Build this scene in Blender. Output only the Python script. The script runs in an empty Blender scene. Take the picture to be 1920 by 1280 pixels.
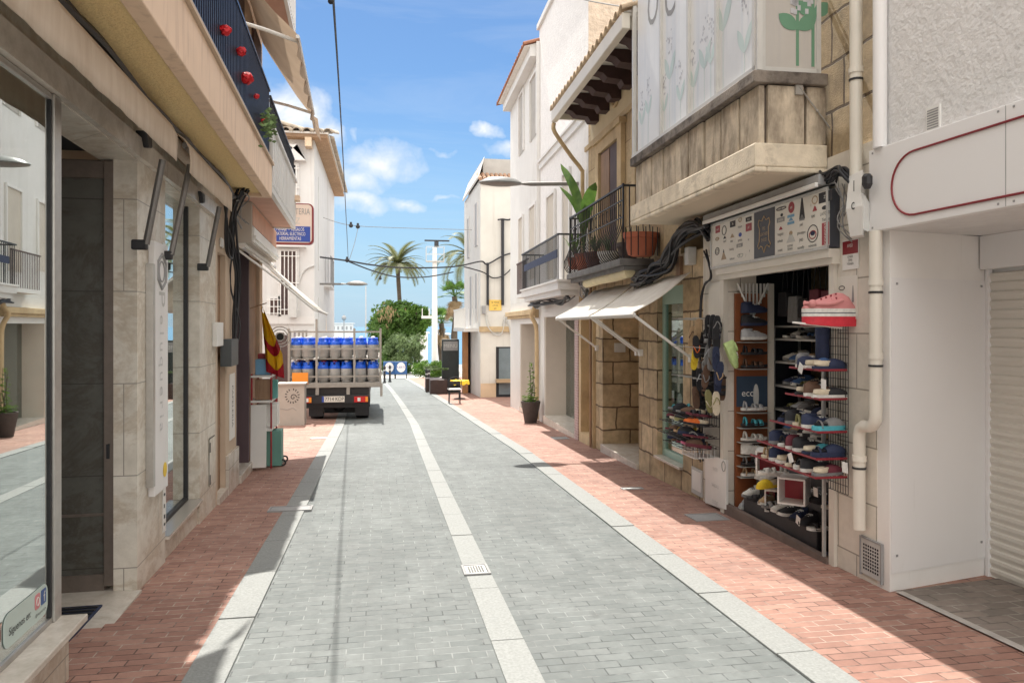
import bpy, bmesh, math, random
from mathutils import Vector, Matrix
rnd = random.Random(7)
R = math.radians; PI = math.pi
sc = bpy.context.scene; COL = sc.collection
# ------------------------------------------------------------------ survey of the photograph
FPX, HY, EYE, TH = 1400.0, 612.0, 1.65, math.atan(245/1400.0)
CT, ST = math.cos(TH), math.sin(TH)
SUN_EL = R(58.5)
def ray(px, py):
    a = (px-960)/FPX
    return Vector((a*CT+ST, CT-a*ST, (HY-py)/FPX))
def gz(y):                                   # the street falls 3.3 % towards the sea
    return -0.033*max(-12, min(50, y))
def gnd(px, py):
    d = ray(px, py); t = EYE/(-d.z-0.033*d.y)
    return Vector((t*d.x, t*d.y, gz(t*d.y)))
def on_y(px, py, Y):
    d = ray(px, py); t = Y/d.y
    return Vector((t*d.x, Y, EYE+t*d.z))
class Fr:                                    # a wall: u along it, w out of it towards the street, z up
    def __init__(s, x, y, a, side):
        s.o = Vector((x, y)); s.d = Vector((math.sin(a), math.cos(a)))
        s.n = Vector((math.cos(a), -math.sin(a)))*side; s.side = side
    def P(s, u, w, z):
        q = s.o+s.d*u+s.n*w
        return Vector((q.x, q.y, z))
    def at(s, px, py, w=0):
        r = ray(px, py); o = s.o+s.n*w
        k = o.dot(s.n)/(r.x*s.n.x+r.y*s.n.y)
        return (Vector((r.x*k, r.y*k))-o).dot(s.d), EYE+r.z*k
    def g(s, u, w=0): return gz(s.P(u, w, 0).y)
L = Fr(-1.474, 0, -0.032, 1)                 # left-hand row of houses
RR = Fr(3.283, 0, 0.0215, -1)                # right-hand row
R2 = Fr(3.543, 0, -0.036, -1)                # nearest white house on the right
W = None
# ------------------------------------------------------------------ mesh helper
class MB:
    def __init__(s, fr=None): s.v = []; s.f = []; s.fr = fr
    def p(s, c):
        if s.fr: return s.fr.P(*c)
        return Vector(c)
    def add(s, vs, fs):
        n = len(s.v); s.v += [s.p(c) for c in vs]; s.f += [[i+n for i in f] for f in fs]; return s
    def box(s, a0, a1, b0, b1, c0, c1):
        return s.add([(a0,b0,c0),(a1,b0,c0),(a1,b1,c0),(a0,b1,c0),(a0,b0,c1),(a1,b0,c1),(a1,b1,c1),(a0,b1,c1)],
                     [(0,3,2,1),(4,5,6,7),(0,1,5,4),(1,2,6,5),(2,3,7,6),(3,0,4,7)])
    def poly(s, pts): return s.add(pts, [list(range(len(pts)))])
    def prism(s, pts, vec):                  # polygon swept along a vector (local coordinates)
        n = len(pts); q = [tuple(a+b for a, b in zip(c, vec)) for c in pts]
        return s.add(list(pts)+q, [list(range(n))[::-1], list(range(n, 2*n))]+[(i, (i+1) % n, n+(i+1) % n, n+i) for i in range(n)])
    def loft(s, rings, caps=True, closed=True):
        n = len(rings[0]); vs = [c for r in rings for c in r]; fs = []
        for k in range(len(rings)-1):
            for i in range(n if closed else n-1):
                j = (i+1) % n
                fs.append((k*n+i, k*n+j, (k+1)*n+j, (k+1)*n+i))
        if caps: fs += [list(range(n))[::-1], list(range((len(rings)-1)*n, len(rings)*n))]
        return s.add(vs, fs)
    def tube(s, pts, r, n=6, caps=True):
        P = [s.p(c) for c in pts]; fr, s.fr = s.fr, None; rings = []; up = None
        for i, c in enumerate(P):
            t = (P[min(i+1, len(P)-1)]-P[max(i-1, 0)]).normalized()
            if up is None: up = Vector((0,0,1)) if abs(t.z) < .9 else Vector((1,0,0))
            a = t.cross(up).normalized(); up = a.cross(t).normalized()
            rr = r[i] if isinstance(r, (list, tuple)) else r
            rings.append([c+a*rr*math.cos(2*PI*k/n)+up*rr*math.sin(2*PI*k/n) for k in range(n)])
        s.loft(rings, caps); s.fr = fr; return s
    def lathe(s, c, prof, n=16, sx=1, sy=1):
        rings = [[(c[0]+r*sx*math.cos(2*PI*k/n), c[1]+r*sy*math.sin(2*PI*k/n), c[2]+z) for k in range(n)] for r, z in prof]
        return s.loft(rings)
    def ball(s, c, r, n=8):
        return s.lathe(c, [(max(r*math.sin(PI*k/n), r*.02), -r*math.cos(PI*k/n)) for k in range(n+1)], n+2)
    def build(s, name, mat, parent=None, smooth=False, bevel=0):
        me = bpy.data.meshes.new(name); off = parent_origin(parent)
        me.from_pydata([tuple(v-off) for v in s.v], [], s.f)
        bm = bmesh.new(); bm.from_mesh(me); bmesh.ops.recalc_face_normals(bm, faces=bm.faces)
        if smooth:
            for f in bm.faces: f.smooth = True
            for e in bm.edges:
                if len(e.link_faces) == 2 and e.calc_face_angle(0) > R(40): e.smooth = False
        bm.to_mesh(me); bm.free()
        o = bpy.data.objects.new(name, me); COL.objects.link(o)
        if mat: me.materials.append(mat)
        if bevel:
            m = o.modifiers.new('bevel', 'BEVEL'); m.width = bevel; m.segments = 2; m.limit_method = 'ANGLE'; m.angle_limit = R(40)
        if parent: o.parent = parent
        return o
def parent_origin(p):
    v = Vector((0,0,0))
    while p is not None: v += Vector(p.location); p = p.parent
    return v
def thing(name, label, cat, loc=(0,0,0), group=None):
    o = bpy.data.objects.new(name, None); COL.objects.link(o); o.location = loc; o.empty_display_size = .1
    return tag(o, label, cat, group)
def tag(o, label, cat, group=None):
    o['label'] = label; o['category'] = cat
    if group: o['group'] = group
    return o
def struct(o, kind='structure'): o['kind'] = kind; return o
def dup(root, loc, rot=(0,0,0), label=None, mats=None, group=None, scale=None):
    r = root.copy(); COL.objects.link(r); r.location = loc; r.rotation_euler = rot
    if scale: r.scale = (scale,)*3
    if label: r['label'] = label
    if group: r['group'] = group
    def rec(a, b):
        for ch in a.children:
            c = ch.copy(); COL.objects.link(c); c.parent = b
            k = ch.name.split('.')[0]
            if mats and k in mats:
                c.material_slots[0].link = 'OBJECT'; c.material_slots[0].material = mats[k]
            rec(ch, c)
    rec(root, r)
    return r
def txt(s, size, fr, u, w, z, mat, parent, al='CENTER', rot=0, name='lettering', sx=1, th=.0015, pts=None):
    c = bpy.data.curves.new('t', 'FONT'); c.body = s; c.size = size; c.align_x = al; c.align_y = 'CENTER'; c.resolution_u = 3
    t = bpy.data.objects.new('t', c); COL.objects.link(t)
    dg = bpy.context.evaluated_depsgraph_get(); me = bpy.data.meshes.new_from_object(t.evaluated_get(dg))
    bpy.data.objects.remove(t); bpy.data.curves.remove(c)
    me.name = name; off = parent_origin(parent); cr, sr = math.cos(rot), math.sin(rot)
    for v in me.vertices:
        x, y = v.co.x*sx, v.co.y
        x, y = x*cr-y*sr, x*sr+y*cr
        v.co = fr.P(u+fr.side*x, w, z+y)-off
    o = bpy.data.objects.new(name, me); COL.objects.link(o); me.materials.clear(); me.materials.append(mat)
    if parent: o.parent = parent
    return o
def spline(pts, n=6):
    P = [Vector(p) for p in pts]; out = []
    for i in range(len(P)-1):
        a, b, c, d = P[max(i-1,0)], P[i], P[i+1], P[min(i+2,len(P)-1)]
        for k in range(n):
            t = k/n
            out.append(.5*((2*b)+(c-a)*t+(2*a-5*b+4*c-d)*t*t+(3*b-a-3*c+d)*t**3))
    return out+[P[-1]]
# ------------------------------------------------------------------ materials
def nodes(name):
    m = bpy.data.materials.new(name); m.use_nodes = True; nt = m.node_tree
    return m, nt, nt.nodes['Principled BSDF']
def N(nt, t, **k):
    n = nt.nodes.new(t)
    for a, b in k.items():
        if a.startswith('i_'): n.inputs[a[2:].replace('_', ' ')].default_value = b
        else: setattr(n, a, b)
    return n
def ramp(nt, fac, stops):
    r = nt.nodes.new('ShaderNodeValToRGB'); e = r.color_ramp.elements
    while len(e) < len(stops): e.new(.5)
    for x, (p, c) in zip(e, stops):
        x.position = p; x.color = (*c, 1) if len(c) == 3 else c
    nt.links.new(fac, r.inputs[0]); return r.outputs[0]
def mixc(nt, fac, a, b, mode='MIX'):
    m = nt.nodes.new('ShaderNodeMix'); m.data_type = 'RGBA'; m.blend_type = mode
    for k, v in ((0, fac), (6, a), (7, b)):
        if hasattr(v, 'is_linked') or hasattr(v, 'links'): nt.links.new(v, m.inputs[k])
        else: m.inputs[k].default_value = v if k == 0 else (*v[:3], 1)
    return m.outputs[2]
def wpos(nt, wall=False, obj=False):
    if obj: return N(nt, 'ShaderNodeTexCoord').outputs['Object']
    g = N(nt, 'ShaderNodeNewGeometry').outputs['Position']
    if not wall: return g
    s = N(nt, 'ShaderNodeSeparateXYZ'); nt.links.new(g, s.inputs[0])
    a = N(nt, 'ShaderNodeMath', operation='ADD'); nt.links.new(s.outputs[0], a.inputs[0]); nt.links.new(s.outputs[1], a.inputs[1])
    c = N(nt, 'ShaderNodeCombineXYZ'); nt.links.new(a.outputs[0], c.inputs[0]); nt.links.new(s.outputs[2], c.inputs[1])
    return c.outputs[0]
def noise(nt, vec, scale, detail=4, rough=.6, sc3=None, dist=0):
    if sc3:
        m = N(nt, 'ShaderNodeMapping'); m.inputs['Scale'].default_value = sc3; nt.links.new(vec, m.inputs[0]); vec = m.outputs[0]
    n = N(nt, 'ShaderNodeTexNoise'); n.inputs['Scale'].default_value = scale; n.inputs['Detail'].default_value = detail
    n.inputs['Roughness'].default_value = rough; n.inputs['Distortion'].default_value = dist
    nt.links.new(vec, n.inputs['Vector']); return n.outputs['Fac']
def bump(nt, bs, h, strength=.3, dist=.01):
    b = N(nt, 'ShaderNodeBump'); b.inputs['Strength'].default_value = strength; b.inputs['Distance'].default_value = dist
    nt.links.new(h, b.inputs['Height']); nt.links.new(b.outputs[0], bs.inputs['Normal'])
def dk(c, k): return tuple(max(0, min(1, x*k)) for x in c)
def M(name, col, rough=.6, var=.12, vs=3, bmp=0, bsc=60, metal=0, dirt=None, dsc=1.2, damt=.5, stretch=None, obj=False, coat=0, bd=.01):
    m, nt, bs = nodes(name); pos = wpos(nt, obj=obj)
    c = ramp(nt, noise(nt, pos, vs, 5), [(.3, dk(col, 1-var)), (.7, dk(col, 1+var))])
    if dirt:
        f = ramp(nt, noise(nt, pos, dsc, 7, .65, stretch), [(1-damt-.1, (0,0,0)), (min(1, 1-damt+.18), (1,1,1))])
        c = mixc(nt, f, c, dirt)
    nt.links.new(c, bs.inputs['Base Color'])
    bs.inputs['Roughness'].default_value = rough; bs.inputs['Metallic'].default_value = metal
    if coat: bs.inputs['Coat Weight'].default_value = coat
    if bmp: bump(nt, bs, noise(nt, pos, bsc, 5), bmp, bd)
    return m
def brickmat(name, c1, c2, mortar, bw, bh, ms, rough=.7, wall=False, var=.15, bmp=.5, offset=.5, dirt=None, mvar=None, damt=.4, dist=.0, vs=14, bd=.006, rotz=0, dsc=.6, sq=1, sqf=2):
    m, nt, bs = nodes(name); pos = wpos(nt, wall)
    v = pos
    if rotz:
        mp = N(nt, 'ShaderNodeMapping'); mp.inputs['Rotation'].default_value = (0,0,rotz); nt.links.new(pos, mp.inputs[0]); v = mp.outputs[0]
    if dist:
        nn = N(nt, 'ShaderNodeTexNoise'); nn.inputs['Scale'].default_value = 4; nt.links.new(pos, nn.inputs[0])
        mm = N(nt, 'ShaderNodeVectorMath', operation='MULTIPLY_ADD'); mm.inputs[1].default_value = (dist,)*3
        nt.links.new(nn.outputs['Color'], mm.inputs[0]); nt.links.new(v, mm.inputs[2]); v = mm.outputs[0]
    b = N(nt, 'ShaderNodeTexBrick', offset=offset, squash=sq, squash_frequency=sqf)
    b.inputs['Scale'].default_value = 1; b.inputs['Brick Width'].default_value = bw; b.inputs['Row Height'].default_value = bh
    b.inputs['Mortar Size'].default_value = ms; b.inputs['Mortar Smooth'].default_value = .25; b.inputs['Bias'].default_value = 0
    b.inputs['Color1'].default_value = (*c1, 1); b.inputs['Color2'].default_value = (*c2, 1); b.inputs['Mortar'].default_value = (*mortar, 1)
    nt.links.new(v, b.inputs['Vector'])
    c = b.outputs['Color']
    if mvar:                                 # pale sand in some of the joints
        f = ramp(nt, noise(nt, pos, 5, 3), [(.42, (0,0,0)), (.58, (1,1,1))])
        mm = N(nt, 'ShaderNodeMath', operation='MULTIPLY'); nt.links.new(f, mm.inputs[0]); nt.links.new(b.outputs['Fac'], mm.inputs[1])
        c = mixc(nt, mm.outputs[0], c, mvar)
    k = ramp(nt, noise(nt, pos, vs, 6), [(.25, (1-var,)*3), (.75, (1+var,)*3)])
    c = mixc(nt, 1.0, c, k, 'MULTIPLY')
    k2 = ramp(nt, noise(nt, pos, .9, 4), [(.3, (1-var*.8,)*3), (.7, (1+var*.6,)*3)])
    c = mixc(nt, 1.0, c, k2, 'MULTIPLY')
    if dirt:
        f = ramp(nt, noise(nt, pos, dsc, 7, .7), [(1-damt-.1, (0,0,0)), (min(1, 1-damt+.3), (.8,.8,.8))])
        c = mixc(nt, f, c, dirt)
    nt.links.new(c, bs.inputs['Base Color']); bs.inputs['Roughness'].default_value = rough
    inv = N(nt, 'ShaderNodeMath', operation='MULTIPLY_ADD'); inv.inputs[1].default_value = -1
    nt.links.new(b.outputs['Fac'], inv.inputs[0])
    sn = N(nt, 'ShaderNodeMath', operation='MULTIPLY'); sn.inputs[1].default_value = .5; nt.links.new(noise(nt, pos, 90, 4), sn.inputs[0])
    nt.links.new(sn.outputs[0], inv.inputs[2])
    bump(nt, bs, inv.outputs[0], bmp, bd)
    return m
def stain(m, scale, stretch, col, lo, hi, amt):
    nt = m.node_tree; bs = nt.nodes['Principled BSDF']; src = bs.inputs['Base Color'].links[0].from_socket
    f = ramp(nt, noise(nt, wpos(nt), scale, 8, .72, stretch, .6), [(lo, (0,0,0)), (hi, (amt,)*3)])
    nt.links.new(mixc(nt, f, src, col), bs.inputs['Base Color']); return m
def marble(name, base, vein, dark, scale=1.3, rough=.35, tw=1.25, th=.63):
    m, nt, bs = nodes(name); pos = wpos(nt)
    w = noise(nt, pos, scale, 8, .72, (1.0, 1.0, 1.3), .45)
    c = ramp(nt, w, [(.25, dark), (.43, base), (.5, vein), (.56, base), (.75, dk(base, 1.12))])
    f = noise(nt, pos, 9, 6, .7); k = ramp(nt, f, [(.3, (.86,.85,.83)), (.7, (1.1,1.1,1.1))])
    c = mixc(nt, 1.0, c, k, 'MULTIPLY')
    b = N(nt, 'ShaderNodeTexBrick', offset=.5); b.inputs['Scale'].default_value = 1
    b.inputs['Brick Width'].default_value = tw; b.inputs['Row Height'].default_value = th; b.inputs['Mortar Size'].default_value = .0035
    nt.links.new(wpos(nt, True), b.inputs['Vector'])
    c = mixc(nt, b.outputs['Fac'], c, dk(dark, .55))
    nt.links.new(c, bs.inputs['Base Color']); bs.inputs['Roughness'].default_value = rough
    return m
def glassmat(name, tint, refl=.5, rough=.0, trans=.6, facing=.35):
    m, nt, bs = nodes(name); nt.nodes.remove(bs); out = nt.nodes['Material Output']
    g = N(nt, 'ShaderNodeBsdfGlossy'); g.inputs['Roughness'].default_value = rough; g.inputs['Color'].default_value = (.92,.96,.95,1)
    t = N(nt, 'ShaderNodeBsdfTransparent'); t.inputs['Color'].default_value = (*tint, 1)
    lw = N(nt, 'ShaderNodeLayerWeight'); lw.inputs['Blend'].default_value = facing
    mr = N(nt, 'ShaderNodeMapRange'); mr.inputs['To Min'].default_value = refl*.4; mr.inputs['To Max'].default_value = min(1, refl*1.7)
    nt.links.new(lw.outputs['Facing'], mr.inputs['Value'])
    x = N(nt, 'ShaderNodeMixShader'); nt.links.new(mr.outputs[0], x.inputs[0]); nt.links.new(t.outputs[0], x.inputs[1]); nt.links.new(g.outputs[0], x.inputs[2])
    nt.links.new(x.outputs[0], out.inputs[0]); return m
def stripes(name, base, dark, sx=30, rough=.9, trans=0):          # weathered cloth with soft darker streaks
    m, nt, bs = nodes(name); pos = wpos(nt)
    c = ramp(nt, noise(nt, pos, 1, 4, .6, (sx, sx, 2)), [(.3, dark), (.65, base)])
    nt.links.new(c, bs.inputs['Base Color']); bs.inputs['Roughness'].default_value = rough
    if trans:
        out = nt.nodes['Material Output']; t = N(nt, 'ShaderNodeBsdfTranslucent'); nt.links.new(c, t.inputs[0])
        x = N(nt, 'ShaderNodeMixShader'); x.inputs[0].default_value = trans
        nt.links.new(bs.outputs[0], x.inputs[1]); nt.links.new(t.outputs[0], x.inputs[2]); nt.links.new(x.outputs[0], out.inputs[0])
    return m
def leafmat(name, c1, c2, trans=.3):
    m, nt, bs = nodes(name); out = nt.nodes['Material Output']
    oi = noise(nt, wpos(nt), 6, 3); c = ramp(nt, oi, [(.3, c1), (.7, c2)])
    nt.links.new(c, bs.inputs['Base Color']); bs.inputs['Roughness'].default_value = .55
    t = N(nt, 'ShaderNodeBsdfTranslucent'); nt.links.new(c, t.inputs[0])
    x = N(nt, 'ShaderNodeMixShader'); x.inputs[0].default_value = trans
    nt.links.new(bs.outputs[0], x.inputs[1]); nt.links.new(t.outputs[0], x.inputs[2]); nt.links.new(x.outputs[0], out.inputs[0])
    return m
m_road = brickmat('grey_setts', (.158,.173,.170), (.122,.138,.136), (.056,.062,.063), .19, .085, .0045, .75, mvar=(.23,.245,.24), dirt=(.112,.126,.125), damt=.35, bd=.004)
m_red = brickmat('red_pavers', (.375,.212,.162), (.27,.138,.104), (.095,.052,.042), .205, .078, .0045, .75, mvar=(.44,.35,.29), dirt=(.22,.125,.10), damt=.42, bd=.004)
stain(m_road, 1.1, (2.2,.35,1), (.095,.105,.104), .46, .70, .6); stain(m_road, 3.2, None, (.085,.09,.088), .60, .68, .55); stain(m_road, 7, None, (.06,.063,.063), .66, .72, .7); stain(m_road, 16, None, (.42,.43,.42), .70, .76, .6)
stain(m_red, 1.6, (1.4,.6,1), (.25,.16,.135), .52, .75, .6); stain(m_red, 9, None, (.16,.095,.08), .66, .75, .55)
m_drive = brickmat('dirty_pavers', (.26,.215,.185), (.19,.16,.14), (.12,.105,.09), .21, .105, .007, .85, mvar=(.34,.31,.27), dirt=(.13,.115,.10), damt=.45, dsc=1.5, bd=.004)
m_kerb = M('granite_kerb', (.245,.255,.247), .7, .18, 60, .15, 120, dirt=(.19,.20,.195), dsc=2, damt=.35)
m_plaza = M('pale_paving', (.52,.50,.46), .8, .1, 2)
m_sand = M('sand', (.55,.47,.36), .95, .1, 1)
m_base = M('bare_ground', (.33,.30,.26), .95, .15, .6)
m_mar = marble('travertine', (.70,.66,.585), (.56,.49,.40), (.56,.51,.435), 1.1, .38)
m_mard = marble('dark_stone_and_reflection', (.105,.105,.092), (.075,.068,.055), (.085,.08,.068), 1.8, .4)
m_sill = marble('cream_marble', (.62,.58,.52), (.55,.50,.44), (.56,.52,.46), 1.2, .25, 3, 3)
m_white = M('white_render', (.63,.625,.61), .9, .04, 2, .35, 45, dirt=(.49,.47,.43), dsc=.7, damt=.36, stretch=(1,1,.3))
m_white3 = M('near_white_paint', (.84,.825,.80), .6, .03, 2, .12, 30, dirt=(.72,.69,.64), dsc=.9, damt=.3, stretch=(1,1,.5))
m_white2 = M('white_paint', (.66,.65,.63), .6, .04, 2, .12, 30, dirt=(.53,.51,.47), dsc=.8, damt=.3, stretch=(1,1,.5))
m_stucco = M('rough_white_stucco', (.72,.71,.70), .95, .06, 8, .6, 22, dirt=(.55,.53,.50), dsc=.9, damt=.27, bd=.03)
m_cream = M('cream_render', (.67,.65,.595), .9, .05, 2, .2, 50, dirt=(.50,.46,.39), dsc=.5, damt=.25, stretch=(1,1,.3))
m_beige = M('beige_render', (.58,.46,.35), .9, .05, 3, .2, 60)
m_fascia = M('salmon_fascia', (.80,.60,.44), .7, .06, 2, .1, 90, stretch=(8,8,1), dirt=(.55,.38,.27), dsc=1.5, damt=.4)
m_soffit = M('ochre_rough_render', (.93,.70,.36), .95, .1, 70, .9, 45, bd=.02)
m_pink = M('pink_boards', (.50,.30,.23), .8, .08, 4)
m_stone = brickmat('sandstone_blocks', (.60,.47,.30), (.41,.305,.18), (.15,.105,.065), .56, .37, .013, .85, True, .32, .9, dirt=(.28,.20,.12), damt=.36, dist=.05, vs=7, bd=.025, dsc=2.4, sq=.8, sqf=3)
m_stone2 = M('ochre_stone', (.53,.40,.235), .85, .12, 5, .4, 40, dirt=(.36,.26,.15), dsc=2, damt=.4)
m_clad = M('weathered_cladding', (.60,.51,.39), .85, .2, 6, .5, 40, dirt=(.13,.095,.068), dsc=3.4, damt=.45, stretch=(1.6,1.6,.5))
m_ledge = M('mouldy_ledge', (.36,.31,.26), .9, .2, 6, .6, 40, dirt=(.08,.065,.055), dsc=3, damt=.6)
m_slab = M('weathered_slab', (.72,.63,.49), .85, .15, 6, .5, 50, dirt=(.20,.155,.115), dsc=4.2, damt=.38)
m_black = M('black_iron', (.02,.02,.023), .45, .2, 20)
m_cable = M('black_cable', (.018,.019,.024), .5, .2, 20)
m_gcable = M('grey_cable', (.25,.25,.25), .6, .2, 20)
m_steel = M('brushed_steel', (.50,.485,.46), .38, .08, 20, metal=.85)
m_bronze = M('bronze_frame', (.20,.165,.14), .4, .1, 20, metal=.5)
m_galv = M('galvanised_steel', (.50,.50,.48), .5, .1, 30, metal=.35)
m_arm = M('grey_arm', (.19,.18,.17), .45, .1, 20, metal=.3)
m_dark = M('dark_void', (.018,.018,.022), .8, .2, 3)
m_dpurple = M('dark_purple_door', (.028,.017,.032), .5, .1, 4)
m_brown = M('brown_wood', (.30,.185,.11), .6, .2, 4, .15, 40, stretch=(6,6,.6), dirt=(.20,.115,.065), dsc=3, damt=.45)
m_dbrown = M('dark_brown_door', (.085,.05,.045), .6, .15, 4)
m_rafter = M('dark_rafters', (.05,.022,.02), .7, .2, 8)
m_orange = M('orange_board', (.24,.075,.025), .55, .1, 5)
m_oranget = M('orange_plate', (.88,.30,.03), .5, .03, 5)
m_canvas = stripes('cream_canvas', (.86,.75,.63), (.74,.62,.50), 14, .9, .25)
m_canvasw = stripes('white_canvas', (.84,.81,.75), (.74,.70,.63), 6, .85, .3)
m_canvasb = stripes('tan_canvas', (.42,.325,.24), (.37,.28,.205), 3, .9, .35)
m_glass = glassmat('shop_glass', (.55,.63,.62), .62)
m_glassd = glassmat('dim_glass', (.5,.55,.55), .32)
m_glassg = glassmat('green_glass', (.66,.80,.74), .28)
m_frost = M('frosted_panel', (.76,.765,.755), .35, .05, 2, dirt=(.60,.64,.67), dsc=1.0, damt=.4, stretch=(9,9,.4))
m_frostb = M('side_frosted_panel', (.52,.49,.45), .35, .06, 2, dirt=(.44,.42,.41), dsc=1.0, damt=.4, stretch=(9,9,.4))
m_leafd = M('printed_leaf', (.56,.66,.63), .4, .05, 4)
m_leafg = M('printed_green_leaf', (.14,.29,.19), .4, .05, 4)
m_flowd = M('printed_flower', (.50,.50,.525), .4, .1, 9)
m_tile = M('clay_tiles', (.42,.25,.16), .85, .25, 7, .3, 30, dirt=(.20,.15,.11), dsc=5, damt=.45)
m_tilep = M('pale_clay_tiles', (.60,.47,.33), .85, .2, 7, .3, 30, dirt=(.36,.27,.18), dsc=5, damt=.4)
m_mortar = M('mortar', (.70,.68,.64), .9, .1, 8)
m_brick2 = brickmat('ochre_eaves_brick', (.50,.33,.19), (.40,.25,.14), (.28,.18,.11), .12, .05, .006, .85, False, .15, .5)
m_terra = M('terracotta', (.40,.12,.065), .75, .12, 6)
m_leaf = leafmat('green_leaves', (.05,.12,.022), (.13,.23,.045), .4)
m_leaf2 = leafmat('pale_leaves', (.10,.165,.06), (.20,.27,.12))
m_hedge = leafmat('hedge_leaves', (.06,.15,.02), (.15,.27,.035))
m_palm = leafmat('palm_leaves', (.085,.11,.04), (.19,.195,.08), .3)
m_dead = leafmat('dead_fronds', (.24,.165,.085), (.33,.23,.125), .15)
m_bark = M('palm_bark', (.085,.065,.048), .95, .3, 8, .5, 20)
m_red = m_red
m_flower = M('red_petals', (.62,.012,.02), .6, .2, 20)
m_sea = M('sea_water', (.055,.16,.25), .25, .1, .05, .3, .6)
m_blackp = M('black_plastic', (.022,.022,.025), .5, .2, 8)
m_whitep = M('white_plastic', (.78,.77,.74), .45, .03, 5)
m_shut = M('ivory_shutter', (.66,.63,.57), .5, .03, 2)
m_pipe = M('cream_pipe', (.70,.66,.58), .45, .05, 3)
m_boxw = M('white_sheet_metal', (.80,.79,.785), .5, .02, 1, dirt=(.66,.64,.60), dsc=1.4, damt=.27, stretch=(1.5,1.5,.35))
m_redline = M('dark_red_line', (.22,.012,.02), .5, .05, 5)
m_redp = M('red_plastic', (.33,.025,.035), .45, .1, 8)
m_redlamp = M('red_lamp', (.55,.012,.012), .25, .05, 8)
m_yellow = M('yellow_plastic', (.85,.58,.02), .5, .08, 8)
m_yel2 = M('yellow_sign', (.80,.53,.11), .5, .06, 8)
m_navy = M('navy', (.022,.032,.075), .7, .2, 20)
m_blue = M('gas_blue', (.012,.11,.68), .35, .12, 14)
m_gas = M('grey_gas_paint', (.37,.37,.36), .45, .12, 12, dirt=(.20,.195,.175), dsc=8, damt=.35)
m_rust = M('rusty_galvanised', (.33,.31,.28), .6, .12, 12, metal=.2, dirt=(.22,.11,.06), dsc=5, damt=.28)
m_ink = M('black_ink', (.025,.025,.03), .6, .05, 5)
m_grey = M('mid_grey', (.30,.30,.30), .6, .1, 8)
m_lgrey = M('light_grey', (.55,.55,.53), .6, .08, 8)
m_boxg = M('utility_cabinet_paint', (.42,.40,.365), .6, .06, 4, .1, 60, dirt=(.33,.31,.275), dsc=3, damt=.35)
m_signw = M('sign_white', (.74,.71,.64), .4, .03, 3)
m_slate = M('sign_slate', (.055,.06,.075), .5, .1, 5)
m_tan = M('tan_print', (.42,.30,.18), .5, .1, 8)
m_bluep = M('blue_print', (.03,.075,.38), .5, .06, 8)
m_skyb = M('light_blue_print', (.16,.36,.55), .5, .06, 8)
m_floorb = M('blue_shop_floor', (.035,.042,.11), .35, .2, 5)
m_woven = M('dark_wicker', (.075,.06,.055), .8, .3, 40, .8, 50)
m_teal = M('teal_frame', (.32,.46,.39), .45, .04, 4)
m_flagy = stripes('flag_yellow', (.86,.52,.01), (.70,.42,.01), 12, .8, .3)
m_flagr = stripes('flag_red', (.50,.015,.03), (.36,.01,.02), 12, .8, .3)
stain(m_white, 1.0, (5,5,.22), (.40,.375,.33), .56, .76, .5); stain(m_cream, 1.0, (5,5,.22), (.42,.38,.31), .56, .76, .5); stain(m_white2, 1.0, (6,6,.25), (.44,.41,.37), .60, .80, .45)
stain(m_white3, 1.3, (5,5,.3), (.55,.52,.47), .60, .80, .4); stain(m_boxw, 1.6, (5,5,.25), (.52,.50,.46), .62, .80, .4); stain(m_shut, 1.6, (5,5,.2), (.45,.42,.36), .58, .78, .45)
SKY_STR, SUN_STR, EXPO, SKY_SAT, SKY_VAL, CLOUD, CLOUD_FILL, HORIZON = 0.15, 2.9, 1.36, 1.25, 0.325, (2.6, 2.7, 2.8, 1), (7.4, 7.15, 6.8, 1), (1.0, 1.68, 2.35, 1)
# ================================================================== SETTING
def lerp(tab, y):
    if y <= tab[0][0]: return tab[0][1]
    for (a, b), (c, d) in zip(tab, tab[1:]):
        if y <= c: return b+(d-b)*(y-a)/(c-a)
    return tab[-1][1]
def strip(name, lf, rf, y0, y1, dz, mat, thick=0, step=.7):
    m = MB(); n = max(2, int((y1-y0)/step)); fl = lambda f, y: f if isinstance(f, (int, float)) else lerp(f, y)
    rings = []
    for i in range(n+1):
        y = y0+(y1-y0)*i/n; a, b, z = fl(lf, y), fl(rf, y), gz(y)+dz
        rings.append([(a, y, z), (b, y, z), (b, y, z-thick), (a, y, z-thick)] if thick else [(a, y, z), (b, y, z)])
    m.loft(rings, caps=bool(thick), closed=bool(thick)); return struct(m.build(name, mat))
KLi = [(-8,-.72),(17,-.82),(24,-1.0),(47,-1.9)]; KLo = [(y, x-.215) for y, x in KLi]
KRi = [(-8,2.08),(6,2.10),(12,2.17),(20,2.02),(30,1.82),(47,1.35)]; KRo = [(y, x+.22) for y, x in KRi]
DRl = [(-8,.6),(12,.62),(17,.64),(24,.52),(31,.36),(47,-.1)]; DRr = [(y, x+.19) for y, x in DRl]
strip('road', KLi, KRi, -8, 47, 0, m_road)
strip('pavement', -9, KLo, -8, 47, .008, m_red)
strip('pavement', KRo, 9, -8, 47, .008, m_red)
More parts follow.
